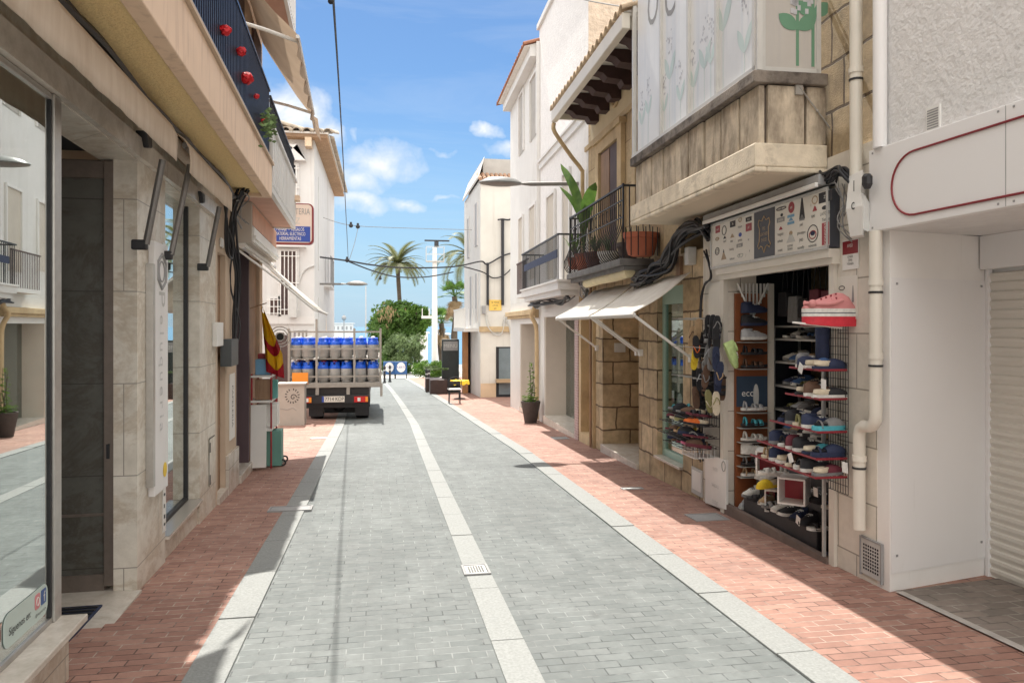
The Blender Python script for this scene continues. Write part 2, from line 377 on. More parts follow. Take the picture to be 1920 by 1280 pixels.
def slabs(name, l, r, y0, y1, step, dz):     # granite slabs with open joints
    m = MB(); y = y0
    while y < y1:
        k = step*rnd.uniform(.92, 1.08); j = .006; pts = []
        for yy in (y+j, min(y+k, y1)-j): pts += [(lerp(l, yy), yy, gz(yy)), (lerp(r, yy), yy, gz(yy))]
        a, b, c, d = pts; h = dz+rnd.uniform(-.002, .003)
        m.add([(p[0], p[1], p[2]-.02) for p in (a,b,d,c)]+[(p[0], p[1], p[2]+h) for p in (a,b,d,c)],
              [(4,5,6,7),(0,1,5,4),(1,2,6,5),(2,3,7,6),(3,0,4,7)]); y += k
    return struct(m.build(name, m_kerb, bevel=.004))
slabs('kerb', KLo, KLi, -8, 47, 1.0, .016); slabs('kerb', KRi, KRo, -8, 47, 1.0, .016)
slabs('drain_strip', DRl, DRr, -8, 5.45, .95, .006); slabs('drain_strip', DRl, DRr, 5.72, 46, .95, .006)
# driveway of the nearest house: older grey pavers
m = MB()
m.add([(3.43, y, gz(y)+dz) for y, dz in ((-8,.014),(4.53,.014))]+[(9, y, gz(y)+dz) for y, dz in ((5.2,.014),(-8,.014))], [(0,1,2,3)])
struct(m.build('driveway', m_drive))
m = MB(); m.add([(3.40,-8,gz(-8)+.02),(3.46,-8,gz(-8)+.02),(3.46,4.5,gz(4.5)+.02),(3.40,4.5,gz(4.5)+.02)], [(0,1,2,3)]); struct(m.build('driveway_edging', M('edging_mortar', (.40,.37,.34), .9, .2, 9, .3, 40)))
# sea front
z0 = gz(50)
struct(MB().add([(-60,47,z0+.03),(60,47,z0+.03),(60,66,z0-.1),(-60,66,z0-.1)], [(0,1,2,3)]).build('promenade', m_plaza))
struct(MB().add([(-200,66,z0-.12),(200,66,z0-.12),(200,90,-4.2),(-200,90,-4.2)], [(0,1,2,3)]).build('beach', m_sand))
struct(MB().add([(-9000,80,-3.6),(9000,80,-3.6),(9000,9000,-3.6),(-9000,9000,-3.6)], [(0,1,2,3)]).build('sea', m_sea))
m = MB(); rings = [[(x, y, gz(y)-.06) for x in (-70, 70)] for y in range(-30, 67, 6)]; m.loft(rings, caps=False, closed=False)
struct(m.build('ground', m_base))
# ---- ironwork let into the paving
def cover(name, label, px0, px1, w, l, mat, rows=0, dz=.012, cx=None):
    c = gnd(px0, px1) if cx is None else Vector((cx[0], cx[1], gz(cx[1])))
    t = thing(name, label, 'cover', c)
    s = -.033
    fm = MB()
    def P(x, y, z): return (c.x+x, c.y+y, c.z+s*y+z)
    def bx(m, x0, x1, y0, y1, a, b):
        m.add([P(x0,y0,a),P(x1,y0,a),P(x1,y1,a),P(x0,y1,a),P(x0,y0,b),P(x1,y0,b),P(x1,y1,b),P(x0,y1,b)], [(0,3,2,1),(4,5,6,7),(0,1,5,4),(1,2,6,5),(2,3,7,6),(3,0,4,7)])
    e = .018
    bx(fm,-w/2,w/2,-l/2,-l/2+e,0,dz+.004); bx(fm,-w/2,w/2,l/2-e,l/2,0,dz+.004); bx(fm,-w/2,-w/2+e,-l/2+e,l/2-e,0,dz+.004); bx(fm,w/2-e,w/2,-l/2+e,l/2-e,0,dz+.004)
    fm.build('frame', m_grey, t)
    pm = MB(); bx(pm,-w/2+e+.004,w/2-e-.004,-l/2+e+.004,l/2-e-.004,0,dz); pm.build('plate', mat, t)
    if rows:
        sm = MB(); n = rows
        for i in range(n):
            for j in range(n):
                x = -w/2+.04+(w-.08)*(i+.5)/n; y = -l/2+.04+(l-.08)*(j+.5)/n
                bx(sm, x-.007, x+.007, y-.004, y+.004, dz, dz+.003)
        sm.build('slot', m_dark, t)
    return t
cover('drain_cover', 'pale drain cover with small holes in the middle of the road', 0, 0, .20, .25, m_lgrey, 6, .009, (.70, 5.585))
cover('access_cover', 'long dark steel cover crossing the left kerb', 545, 956, .44, .24, m_grey, 0, .02)
cover('access_cover', 'dark cover in the red pavement below the shoe racks', 1325, 971, .34, .3, m_grey)
cover('access_cover', 'thin rusty cover in front of the stone doorway with pale edge', 1185, 917, .26, .12, m_lgrey)
cover('access_cover', 'small cover on the sunlit pavement by the plant pot', 1050, 822, .3, .35, m_grey)
cover('access_cover', 'pale cover on the sunlit pavement near the utility cabinet', 602, 822, .4, .3, m_lgrey)
cover('access_cover', 'dark cover at the foot of the shop step on the left', 452, 872, .3, .26, m_grey)
# ================================================================== LEFT: travertine shop
base = lambda fr, u, w=0, z=None: fr.P(u, w, gz(fr.P(u, w, 0).y) if z is None else z)
S = thing('shop_building', 'travertine clad shop with big window under an ochre balcony, nearest on the left', 'building', base(L, 6))
def wallbox(m, u0, u1, w0, w1, z0, z1): m.box(u0, u1, w0, w1, z0, z1)
m = MB(L)
m.box(5.49, 6.26, -.15, 0, -.6, 2.79)        # pillar beside the door
m.box(7.57, 8.40, -.25, 0, -.6, 2.79)        # far pillar
m.box(-3, 8.40, -.25, 0, 2.79, 3.05)         # beam
m.box(6.26, 7.57, -.25, -.02, -.6, -.03)     # below the window
m.box(-3, 4.10, -.25, .05, -.6, .16)
m.build('pillars', m_mar, S)
m = MB(L); m.box(-3, 8.40, -.45, -.002, 3.05, 3.14); m.box(-3, 8.40, -6, -.3, 3.1, 8.5); m.build('upper_wall', m_beige, S)
m = MB(L); m.box(-3, 8.4, .002, .045, 2.795, 2.93); m.build('cornice', m_sill, S)
# doorway
m = MB(L); m.box(5.60, 5.66, -1.4, -.22, -.2, 2.80); m.build('lobby_wall', m_mard, S)
m = MB(L); m.box(5.53, 5.545, -1.4, -.215, -.04, 2.66); pn = m.build('door', m_mard, S)  # opaque panel; the marble reflection in it is painted into the colour
m = MB(L); m.box(5.50, 5.59, -.215, -.152, -.12, 2.78); m.box(5.515, 5.59, -1.4, -.215, 2.66, 2.78); m.box(5.525, 5.55, -1.4, -.215, .355, .375); m.box(5.515, 5.59, -1.4, -.215, -.16, -.04)
m.build('door_frame', m_bronze, S, bevel=.004)
m = MB(L); m.box(5.49, 5.50, -.195, -.175, .75, .85); m.build('lock', m_blackp, S)
m = MB(L); m.box(4.1, 5.6, -3, -1.4, -.2, 3.0); m.box(4.1, 5.6, -1.4, -.26, 2.86, 3.04); m.build('lobby_ceiling', m_dark, S)
m = MB(L); m.box(5.3, 5.36, -.62, -.52, 2.845, 2.858); m.build('ceiling_lamp', m_whitep, S)
m = MB(L); m.box(4.10, 5.66, -1.6, -.02, -.6, L.g(5.5)+.03); m.box(4.10,5.49,-.02,.03,-.6,L.g(5.5)+.028); m.build('threshold', m_sill, S)
# big display window
m = MB(L); m.box(4.0, 4.09, -.10, .022, .199, 2.79); m.box(-3, 4.0, -.05, .012, .199, .225); m.box(-3, 4.0, -.05, .012, 2.76, 2.79); m.build('window_frame', m_steel, S, bevel=.004)
m = MB(L); m.box(3.985, 4.0, -.02, .010, .226, 2.759); m.build('window_gasket', m_blackp, S)
m = MB(L); m.box(-3, 3.985, -.006, 0, .226, 2.759); m.build('display_window', m_glass, S)
m = MB(L); m.box(-3, 4.10, -.25, .14, .162, .198); m.build('window_sill', m_sill, S, bevel=.006)
m = MB(L); m.box(-3, 4.05, -2.4, -2.3, 0, 2.9); m.box(-3, 4.05, -2.3, -.26, 2.8, 2.9); m.box(-3,4.09,-2.3,-.26,.0,.02); m.build('shop_interior', M('interior_grey', (.09,.095,.095), .8), S)
# second window
m = MB(L); m.box(6.26, 7.57, -.14, -.10, -.03, .03); m.box(7.53, 7.57, -.14, -.10, .03, 2.79); m.box(6.26, 6.30, -.14, -.10, .03, 2.79); m.build('side_window_frame', m_blackp, S)
m = MB(L); m.box(6.30, 7.53, -.125, -.119, .03, 2.79); m.build('side_window', m_glass, S)
m = MB(L); m.box(6.26, 7.57, -.098, .03, -.028, .002); m.build('side_window_sill', m_sill, S, bevel=.004)
m = MB(L); m.box(6.2, 7.6, -1.6, -1.5, -.2, 2.9); m.build('side_interior', m_mard, S)
d = MB(L); d.box(8.02, 8.30, 0, .004, .02, .5); md = d.build('meter_hatch', m_mar, S)
d = MB(L)
for a, b, c, e in ((8.01,8.31,.5,.507),(8.01,8.017,.02,.5),(8.06,8.09,.03,.13),(8.06,8.09,.36,.46)): d.box(a, b, .004, .008, c, e)
d.build('hinge', m_blackp, md)
# balcony of the travertine house
m = MB(L); m.box(-3, 8.90, .0, .49, 3.165, 3.26); m.build('balcony_soffit', m_soffit, S)
m = MB(L); m.box(-3, 8.93, .42, .52, 3.125, 3.50); m.box(8.84, 8.93, .0, .42, 3.125, 3.5); m.build('balcony_fascia', m_fascia, S, bevel=.008)
m = MB(L); m.box(-3, 8.95, .40, .545, 3.502, 3.53); m.build('balcony_coping', m_beige, S)
m = MB(L); u = 2.0
while u < 8.9:
    m.box(u, u+.014, .485, .50, 3.53, 4.34); u += .075
m.box(2, 8.9, .478, .508, 4.335, 4.36); m.box(2, 8.9, .482, .504, 3.6, 3.62)
rail = m.build('balcony_railing', M('blue_black_bars', (.028,.031,.05), .3, .3, 30), S)
m = MB(L); u = 2.0; rings = []                # dark privacy cloth tied inside the bars
while u < 8.86:
    rings.append([(u, .455+.018*math.sin(u*23), 3.54), (u, .455+.018*math.sin(u*23+1), 4.31)]); u += .05
m.loft(rings, caps=False, closed=False); m.build('privacy_cloth', M('navy_cloth', (.022,.026,.045), .7, .5, 14, stretch=(3,3,.4), dirt=(.30,.32,.36), dsc=11, damt=.3), rail)  # pale blotches are highlights painted into the cloth colour
def petals(c, r, n, mat, name, label, cat, group):
    m = MB(); q = random.Random(int(c[1]*100))
    for i in range(n):
        v = Vector((q.gauss(0,1), q.gauss(0,1), q.gauss(0,1))).normalized(); a = v.orthogonal().normalized(); b = v.cross(a)
        k = r*q.uniform(.7, 1); s = r*q.uniform(.35,.6); p = Vector(c)+v*k*.85
        m.add([tuple(p-a*s-b*s*.6), tuple(p+a*s-b*s*.6+v*s*.3), tuple(p+a*s+b*s*.6+v*s*.5), tuple(p-a*s+b*s*.6+v*s*.2)], [(0,1,2,3)])
    m.ball(c, r*.5, 6)
    return tag(m.build(name, mat), label, cat, group)
for px, py, r, t in ((423,57,.048,'topmost'),(452,97,.045,'second from the top'),(462,147,.062,'largest of all'),(481,181,.03,'tiny one below the largest'),(496,228,.042,'lowest, beside pale leaves')):
    u, z = L.at(px, py, .53); petals(tuple(L.P(u, .53, z)), r*.82, 100, m_flower, 'red_flower', 'red flower head on the dark balcony railing, '+t, 'flower', 'red flowers on the balcony railing')
t = thing('balcony_plant', 'pale straggly leaves hanging by the lowest red flower', 'plant', tuple(L.P(8.85, .55, 3.7))); m = MB(); q = random.Random(2)
for i in range(90):
    u, z = L.at(q.gauss(503,5), q.gauss(236,14), .56); P = L.P(u, .56+q.uniform(-.03,.05), z); s_ = .03
    m.add([(P.x-s_,P.y,P.z),(P.x,P.y-s_*.5,P.z+s_*.5),(P.x+s_,P.y,P.z+q.uniform(-.02,.02)),(P.x,P.y+s_*.5,P.z-s_*.4)], [(0,1,2,3)])
m.build('foliage', m_leaf2, t)
# ---- shop sign standing on the pillar (vertical lettering)
t = thing('vertical_sign', 'tall white sign with grey vertical lettering on the travertine pillar', 'sign', base(L, 5.95, .03, .4))
m = MB(L); m.box(5.76, 6.15, .002, .045, .42, 2.27); m.build('panel', m_boxw, t, bevel=.004)
m = MB(L); m.box(5.70, 5.758, .002, .05, .5, 2.10); m.build('edge_rail', m_steel, t)
m = MB(L); ring = [(5.955+.13*math.cos(a*PI/3+.5), .047, 2.06+.13*math.sin(a*PI/3+.5)) for a in range(7)]; m.tube(ring, .012, 5)
ring = [(5.955+.075*math.cos(a*PI/8), .047, 2.06+.075*math.sin(a*PI/8)) for a in range(17)]; m.tube(ring, .006, 5); m.build('emblem', m_grey, t)
for i, (ch, z, s) in enumerate((('P',1.86,.26),('e',1.70,.17),('l',1.60,.17),('u',1.50,.17),('q',1.39,.17),('u',1.28,.17),('e',1.17,.17),('r',1.07,.17),('i',.98,.17),('a',.90,.17))):
    txt(ch, s, L, 5.955, .0465, z, M('faint_grey_print', (.58,.58,.58)) if i > 1 else m_lgrey, t, rot=-PI/2)
t = thing('window_sticker', 'narrow white strip of small black print along the window edge', 'sticker', base(L, 6.22, .0, .6))
m = MB(L); m.box(6.16, 6.255, .002, .006, .05, 2.3); m.build('strip', m_whitep, t)
m = MB(L); z = .1; q = random.Random(3)
while z < 2.2:
    h = q.choice((.015,.02,.02,.03,.03,.1)); m.box(6.19, 6.215+q.uniform(0,.03), .006, .0072, z, z+h); z += h+q.uniform(.03,.07)
m.build('small_print', m_ink, t)
t = thing('smiley_sticker', 'round yellow smiling sticker low on the travertine pillar', 'sticker', base(L, 5.98, .05, .58))
u, z = L.at(297, 880, .0); m = MB(L); m.poly([(u+.055*math.cos(a*PI/12), .0475, z+.055*math.sin(a*PI/12)) for a in range(24)]); m.prism([(u+.055*math.cos(a*PI/12), .0465, z+.055*math.sin(a*PI/12)) for a in range(24)], (0,.0015,0)); m.build('disc', m_yellow, t)
# window sticker "Siguenos en"
t = thing('social_sticker', 'pale rounded sticker reading Siguenos en at the foot of the shop window', 'sticker', base(L, 3.75, 0, .3))
def rrect(u0, u1, z0, z1, r, w, n=6):
    out = []
    for cu, cz, a0 in ((u1-r,z1-r,0),(u0+r,z1-r,PI/2),(u0+r,z0+r,PI),(u1-r,z0+r,1.5*PI)):
        out += [(cu+r*math.cos(a0+PI/2*k/n), w, cz+r*math.sin(a0+PI/2*k/n)) for k in range(n+1)]
    return out
MB(L).prism(rrect(3.50, 3.965, .265, .415, .05, .002), (0,.002,0)).build('backing', M('sticker_pale', (.52,.62,.58), .4, .02), t)
txt('Síguenos en:', .05, L, 3.66, .0055, .33, m_ink, t, sx=.9)
MB(L).prism(rrect(3.815, 3.87, .325, .395, .012, .0042), (0,.002,0)).build('pink_icon', M('pink_print', (.62,.22,.24), .4), t)
m = MB(L); m.tube([(3.8425+.016*math.cos(a*PI/6), .0075, .36+.019*math.sin(a*PI/6)) for a in range(13)], .0022, 4); m.build('icon_ring', m_whitep, t)
MB(L).prism(rrect(3.885, 3.94, .325, .395, .006, .0042), (0,.002,0)).build('blue_icon', M('blue_icon', (.03,.09,.28), .4), t)
txt('f', .07, L, 3.915, .0075, .357, m_whitep, t)
txt('@shopmoraira', .02, L, 3.88, .0055, .297, m_ink, t)
# door mat
m = MB(); c0 = L.P(4.78, -.55, 0)
t = thing('door_mat', 'dark blue ribbed mat on the shop threshold', 'mat', (c0.x, c0.y, L.g(5.5)+.031))
m = MB(L); zt = L.g(5.5)+.031; m.box(4.36, 5.2, -1.2, -.13, zt, zt+.012); m.build('backing', m_navy, t)
m = MB(L)
for k in range(15): m.box(4.37+k*.055, 4.395+k*.055, -1.19, -.14, zt+.0122, zt+.02)
m.build('rib', m_black, t)
# ---- rolled awnings over the travertine windows
def folded_awning(label, u0, u1, arms):
    t = thing('folded_awning', label, 'awning', base(L, (u0+u1)/2, .1, 2.95), 'folded cream awnings over the travertine shop')
    m = MB(L); m.tube([(u0, .13, 3.02), (u1, .13, 3.02)], .055, 10); m.build('roll', m_canvas, t, smooth=True)
    m = MB(L); rings = []; n = int((u1-u0)/.06); q = random.Random(int(u1*10))
    for i in range(n+1):
        u = u0+(u1-u0)*i/n; k = .007*math.sin(u*11)+.005*math.sin(u*27+1)
        rings.append([(u, .16, 3.085), (u, .235, 3.03), (u, .268, 2.965), (u, .270+.6*k, 2.87), (u, .266+.5*k, 2.785)])
    m.loft(rings, caps=False, closed=False); o = m.build('valance', m_canvas, t, smooth=True)
    s = o.modifiers.new('thick', 'SOLIDIFY'); s.thickness = .006
    m = MB(L); m.tube([(u0+.02, .23, 2.99), (u1-.02, .23, 2.99)], .022, 8); m.build('front_bar', m_arm, t)
    for (pxa, pya, pxb, pyb) in arms:
        ua, za = L.at(pxa, pya, .2); ub, zb = L.at(pxb, pyb, .09)
        m = MB(L); m.tube([(ua, .2, za), (ub, .09, zb)], .023, 8); a = m.build('arm', m_arm, t, smooth=True)
        m = MB(L); m.box(ub-.022, ub+.022, .0, .10, zb-.038, zb+.03); m.build('bracket', m_blackp, a, bevel=.01)
    return t
folded_awning('long folded cream awning with wavy valance above the door and big window', -1, 5.45, ((305,300,274,458),))
folded_awning('short folded cream awning with two dark arms above the second window', 5.83, 7.75, ((356,310,321,478),(411,388,389,500)))
for px, py in ((275,265),(378,372)):
    u, z = L.at(px, py, .06); m = MB(L); m.prism([(u-.1,.01,z+.05),(u+.06,.01,z+.05),(u+.08,.01,z-.03),(u-.02,.01,z-.05)], (0,.07,0))
    tag(m.build('spotlight', m_blackp, bevel=.01), 'small black spotlight under the '+('long' if px == 275 else 'short')+' folded awning', 'spotlight', 'spotlights on the beam')
# thick black cable bundle
def cables(name, label, fr, pts, n, r, spread, mat=None, seed=1, ties=0):
    q = random.Random(seed); m = MB(fr)
    for k in range(n):
        off = [(q.gauss(0, spread*.5), q.gauss(0, spread), q.gauss(0, spread)) for _ in pts]
        m.tube(spline([tuple(a+b for a, b in zip(p, o)) for p, o in zip(pts, off)], 5), r*q.uniform(.6, 1.25), 6)
    return tag(m.build(name, mat or m_cable, smooth=True), label, 'cables')
cables('cable_bundle', 'thick twisted black cable bundle under the ochre balcony', L, [(u, .15, 3.11+.012*math.sin(u*2)) for u in [x*.7 for x in range(0, 13)]]+[(8.7,.12,3.1)], 7, .02, .02)
cables('cable_bundle', 'tangle of black cables dropping down the wall beside the brown door', L, [(8.55,.28,3.12),(8.8,.12,3.0),(9.1,.06,2.7),(9.35,.05,2.2),(9.38,.05,1.7),(9.36,.05,1.3)], 7, .016, .03, seed=5)
cables('loose_cable', 'loose loop of black cable hanging by the house number', L, [(8.42,.1,3.0),(8.55,.08,2.75),(8.75,.07,2.5),(9.0,.07,2.42),(8.95,.06,2.62),(8.7,.06,2.8)], 2, .012, .01, seed=6)
cables('cable_bundle', 'knot of grey wires at the far end of the ochre balcony', L, [(8.5,.15,3.05),(8.8,.25,3.07),(9.1,.1,3.0),(9.4,.15,2.9)], 5, .01, .05, m_gcable, seed=8)
# big tan awning of the upper floor
def open_awning(label, AW, ZW, ZF, U0, U1, arms):
    t = thing('open_awning', label, 'awning', base(L, (U0+U1)/2, .4, 5), 'tan awnings above the left balcony')
    m = MB(L); rings = []
    for i in range(29):
        u = U0+(U1-U0)*i/28
        rings.append([(u, .03+(AW-.03)*k/6, ZW-(ZW-ZF)*k/6-.11*math.sin(PI*k/6)+.02*math.sin(u*3+k)+.012*math.sin(u*7-k)) for k in range(7)])
    m.loft(rings, caps=False, closed=False); m.build('fabric', m_canvasb, t, smooth=True)
    m = MB(L); rings = []
    for i in range(70):
        u = U0+(U1-U0)*i/69; rings.append([(u, AW+.005, ZF), (u, AW+.012+.012*math.sin(u*9), ZF-.11), (u, AW+.01+.03*math.sin(u*9), ZF-.20-.035*abs(math.sin(u*5)))])
    m.loft(rings, caps=False, closed=False); m.build('valance', m_canvasb, t)
    m = MB(L); m.tube([(U0,AW,ZF+.005),(U1,AW,ZF+.005)], .024, 8); m.build('front_bar', m_whitep, t)
    for uu in arms:
        m = MB(L); m.tube([(uu-.3,.02,ZF+.1),(uu-.12,.42,ZF+.07),(uu,AW-.01,ZF)], .024, 8); m.build('arm', m_whitep, t, smooth=True)
    m = MB(L); rings = [[(U1, AW-.04+.014*k, ZF-.08*k), (U1+.14+.06*k, AW+.06+.014*k, ZF-.03-.105*k)] for k in range(4)]; m.loft(rings, caps=False, closed=False); m.build('loose_corner', m_canvasb, t)
open_awning('tan awning with hanging scalloped edge and loose far corner, open past the flowered balcony', .80, 6.12, 5.03, 9.0, 12.25, (9.15, 12.2))
open_awning('unseen tan awning over the near flowered balcony, placed to cast the kerb shadow', .70, 6.7, 5.45, 2.2, 7.75, (2.4, 7.6))  # unseen awning, added to cast the shadow on the left kerb
# ================================================================== LEFT: second house
S2 = thing('town_house', 'beige house with brown door, purple shop door and white balconies', 'building', base(L, 10.5))
m = MB(L); m.box(8.402, 12.45, -5, -.35, -.9, 9.3); m.box(8.402, 8.52, -.35, -.002, -.7, 3.12); m.box(9.02, 9.80, -.35, -.002, -.7, 3.12); m.box(12.1, 12.45, -.35, -.0, -.9, 3.12)
m.box(8.402, 12.45, -.35, -.002, 3.12, 9.3); m.box(8.52, 9.02, -.35, -.002, 2.46, 3.12); m.box(9.8, 12.1, -.35, -.002, 2.68, 3.12); m.build('wall', m_beige, S2)
m = MB(L); m.box(8.52, 9.02, -.12, -.06, -.6, 2.46); dd = m.build('door', m_brown, S2)
m = MB(L); m.box(8.56, 8.98, -.058, -.05, 2.12, 2.16); m.box(8.56,8.98,-.058,-.05,.5,.54); m.box(8.75,8.77,-.058,-.05,.54,2.12); m.build('panel_moulding', m_brown, dd)
m = MB(L); m.box(8.48, 9.04, -.06, .03, L.g(8.8), L.g(8.8)+.09); m.build('door_step', m_sill, S2)
m = MB(L); m.box(9.03, 9.79, 0, .035, -.6, .16); m.build('plinth', m_sill, S2)
m = MB(L); m.box(9.85, 10.75, -.30, -.2, -.6, 2.68); pd = m.build('shop_door', m_dpurple, S2)
m = MB(L); m.box(9.80, 9.86, -.30, .0, -.6, 2.68); m.box(10.75, 10.82, -.32, .02, -.6, 2.68); m.build('shop_door_frame', M('purple_frame', (.10,.065,.075), .5), S2)
m = MB(L); m.box(10.82, 12.1, -.12, -.05, -.6, 2.68); m.build('shutter_board', m_brown, S2)
m = MB(L); m.box(9.8, 10.85, -.3, .06, -.7, L.g(10)+.11); m.build('shop_step', m_sill, S2, bevel=.006)
def balcony(u0, u1, w, zb, zt):
    m = MB(L); m.box(u0, u1, 0, w, zb, zb+.10); m.build('balcony_soffit', m_pink, S2)
    m = MB(L)
    m.box(u0, u1, w-.03, w+.02, zb-.02, zt); m.box(u1-.05, u1, 0, w, zb-.02, zt); m.box(u0, u0+.05, 0, w, zb-.02, zt); m.box(u0-.02, u1+.02, w-.06, w+.05, zt, zt+.04)
    k = u0
    while k < u1: m.box(k, k+.02, w+.02, w+.028, zb+.1, zt-.05); k += .22
    p = m.build('balcony_parapet', m_white2, S2)
    m = MB(L); k = u0+.05
    while k < u1: m.box(k, k+.03, w+.02, w+.03, zb+.05, zb+.07); k += .12
    m.build('trim_stud', m_lgrey, p)
    m = MB(L); k = u0
    while k < u1: m.box(k, k+.012, w-.01, w+.0, zt+.04, zt+.36); k += .09
    m.box(u0, u1, w-.015, w+.01, zt+.36, zt+.385); m.build('balcony_rail', m_black, S2)
balcony(8.95, 12.3, .50, 3.22, 3.93); balcony(8.95, 12.3, .50, 6.25, 7.0)
m = MB(L); m.box(12.05, 12.25, .52, .60, 3.62, 3.70); m.build('rain_spout', m_fascia, S2)
for i, uu in enumerate((9.4, 11.2)):
    f = MB(L); f.box(uu, uu+.9, -.002, .03, 4.05, 6.0); w_ = f.build('window', m_dbrown, S2)
# fascia sign box and awning of the second house
t = thing('shop_sign', 'blank orange shop sign box with grey ends above the purple door', 'sign', base(L, 11, .1, 2.7))
m = MB(L); m.box(9.80, 12.7, .0, .185, 2.70, 3.215); m.build('case', m_beige if False else M('sign_case', (.50,.46,.41), .6, .05), t, bevel=.006)
m = MB(L); m.box(9.86, 12.66, .185, .192, 2.93, 3.19); m.build('face', M('salmon_face', (.60,.33,.22), .6, .12, 3, stretch=(4,4,.6)), t)
m = MB(L); m.box(9.84, 12.68, .185, .21, 2.72, 2.90); m.box(9.84,12.68,.19,.23,2.76,2.80); m.build('louvre', m_whitep, t)
t = thing('sloping_awning', 'pale awning sloping steeply down over the second shop on the left', 'awning', base(L, 11, .5, 2.2))
zA = lambda w: 2.66-(w-.08)*.90
m = MB(L); rings = []
for i in range(13):
    u = 9.85+3.6*i/12; rings.append([(u, w, zA(w)+.012*math.sin(i*2.1)*(k/5)) for k, w in enumerate((.08,.25,.42,.6,.78,.95))])
m.loft(rings, caps=False, closed=False); o = m.build('fabric', m_canvasw, t, smooth=True); mm = o.modifiers.new('thick', 'SOLIDIFY'); mm.thickness = .008
m = MB(L); m.tube([(9.82,.96,zA(.96)),(13.48,.96,zA(.96))], .024, 8); m.build('front_bar', m_whitep, t)
m = MB(L); m.tube([(9.82,.06,2.68),(13.48,.06,2.68)], .05, 10); m.build('roll', m_whitep, t)
for uu in (9.83, 13.45):
    m = MB(L); m.tube([(uu,.03,2.60),(uu,.5,2.24),(uu,.95,zA(.95)-.02)], .016, 6); m.build('arm', m_whitep, t)
m = MB(L); m.add([(13.44,.95,zA(.95)),(13.44,.97,1.55),(13.0,.96,1.60),(13.2,.96,zA(.95))], [(0,1,2,3)]); m.build('side_flap', m_canvasw, t)
# small things on the second house
def wallbox_thing(name, label, cat, px0, py0, px1, py1, depth, mat, fr=L, w=0.0, bevel=.006, group=None):
    u0, z1 = fr.at(px0, py0, w+depth); u1, z0 = fr.at(px1, py1, w+depth)
    m = MB(fr); m.box(min(u0,u1), max(u0,u1), w+.001, w+depth, z0, z1)
    return tag(m.build(name, mat, bevel=bevel), label, cat, group), (u0, u1, z0, z1)
o, q4 = wallbox_thing('intercom', 'white intercom panel beside the brown door', 'intercom', 407, 604, 419, 648, .05, m_whitep)
wallbox_thing('number_plate', 'small white house number tile above the brown door', 'plate', 415, 445, 420, 465, .02, m_whitep)
wallbox_thing('letter_box', 'dark grey letter box on the wall beside the purple door', 'letter box', 434, 636, 447, 683, .12, M('dark_grey_box', (.07,.08,.085), .5))
t = thing('notice_board', 'narrow white notice with vertical lettering beside the purple door', 'notice', base(L, 9.4, 0, .8))
u0, z1 = L.at(432, 702, .015); u1, z0 = L.at(441, 818, .015)
m = MB(L); m.box(u0, u1, .001, .012, z0, z1); m.build('board', m_whitep, t)
txt('PAPELERIA', (z1-z0)/6.5, L, (u0+u1)/2, .0135, (z0+z1)/2, m_ink, t, rot=-PI/2, sx=.9)
# flag
t = thing('flag', 'red and yellow striped flag hanging limp outside the second shop', 'flag', base(L, 10.9, .2, 1.3))
m = MB(L); m.tube([(10.88,.02,1.90),(10.9,.24,1.98)], .008, 6); m.build('pole', m_brown, t)
def cloth(fu, mat, a, b):
    m = MB(L); rings = []
    for i in range(13):
        k = i/12; z = 1.95-.92*k; half = .05+.16*min(1, k*1.3)-.05*max(0, k-.85)*6
        row = []
        for j in range(5):
            s = a+(b-a)*j/4; x = .20+half*(s*2-1)+.01
            row.append((10.9+.035*math.sin(s*15+k*5), x, z-.14*s*k+.03*math.sin(s*9)))
        rings.append(row)
    m.loft(rings, caps=False, closed=False); m.build(fu, mat, t, smooth=True)
cloth('yellow_stripe', m_flagy, .34, 1.0) if False else None
def flagpart(name, mat, k0, k1):
    m = MB(L); rings = []
    for i in range(9):
        row = []
        for j in range(7):
            s = j/6; k = k0+(k1-k0)*i/8; kk = min(1, max(0, k+.16*math.sin(s*3.0)-.05))
            z = 1.94-.92*kk; wd = .025+.21*min(1, kk*1.5)
            row.append((10.9+.04*math.sin(s*11+k*4), .16+wd*s+.08*kk, z-.10*s*kk))
        rings.append(row)
    m.loft(rings, caps=False, closed=False); o = m.build(name, mat, t, smooth=True); x = o.modifiers.new('thick','SOLIDIFY'); x.thickness = .004
flagpart('yellow_cloth', m_flagy, 0.0, .48); flagpart('red_cloth', m_flagr, .48, .62); flagpart('yellow_cloth', m_flagy, .62, .82); flagpart('red_cloth', m_flagr, .82, 1.05)
# goods on the pavement outside the second shop
g0 = L.g(11)
t = thing('display_rack', 'red and white wire display rack leaning beside the purple door', 'rack', base(L, 11.0, .2))
m = MB(L)
for a in (10.9, 11.6):
    for b in (.04, .30): m.tube([(a,b,L.g(a)+.02),(a,b,g0+1.35)], .013, 6)
m.build('post', m_redp, t)
for zz in (.55, .95, 1.3):
    m = MB(L); m.box(10.88, 11.62, .03, .31, g0+zz, g0+zz+.03); m.build('shelf', m_whitep, t)
gi = 0
def goods(label, u0, u1, w0, w1, z0, z1, mat, tilt=0):
    m = MB(L); m.prism([(u0,w0,z0),(u0,w1,z0),(u0+tilt,w1,z1),(u0+tilt,w0,z1)], (u1-u0,0,0))
    tag(m.build('boxed_goods', mat, bevel=.006), label, 'box', 'goods on the left display rack')
goods('tall brown box on the middle shelf of the left rack', 10.92, 11.08, .08, .30, g0+.985, g0+1.27, m_brown)
goods('turquoise box on the middle shelf of the left rack', 11.1, 11.26, .1, .36, g0+.985, g0+1.25, M('turquoise', (.12,.38,.36), .6))
goods('cream folder box on the middle shelf of the left rack', 11.28, 11.5, .1, .33, g0+.985, g0+1.22, m_signw)
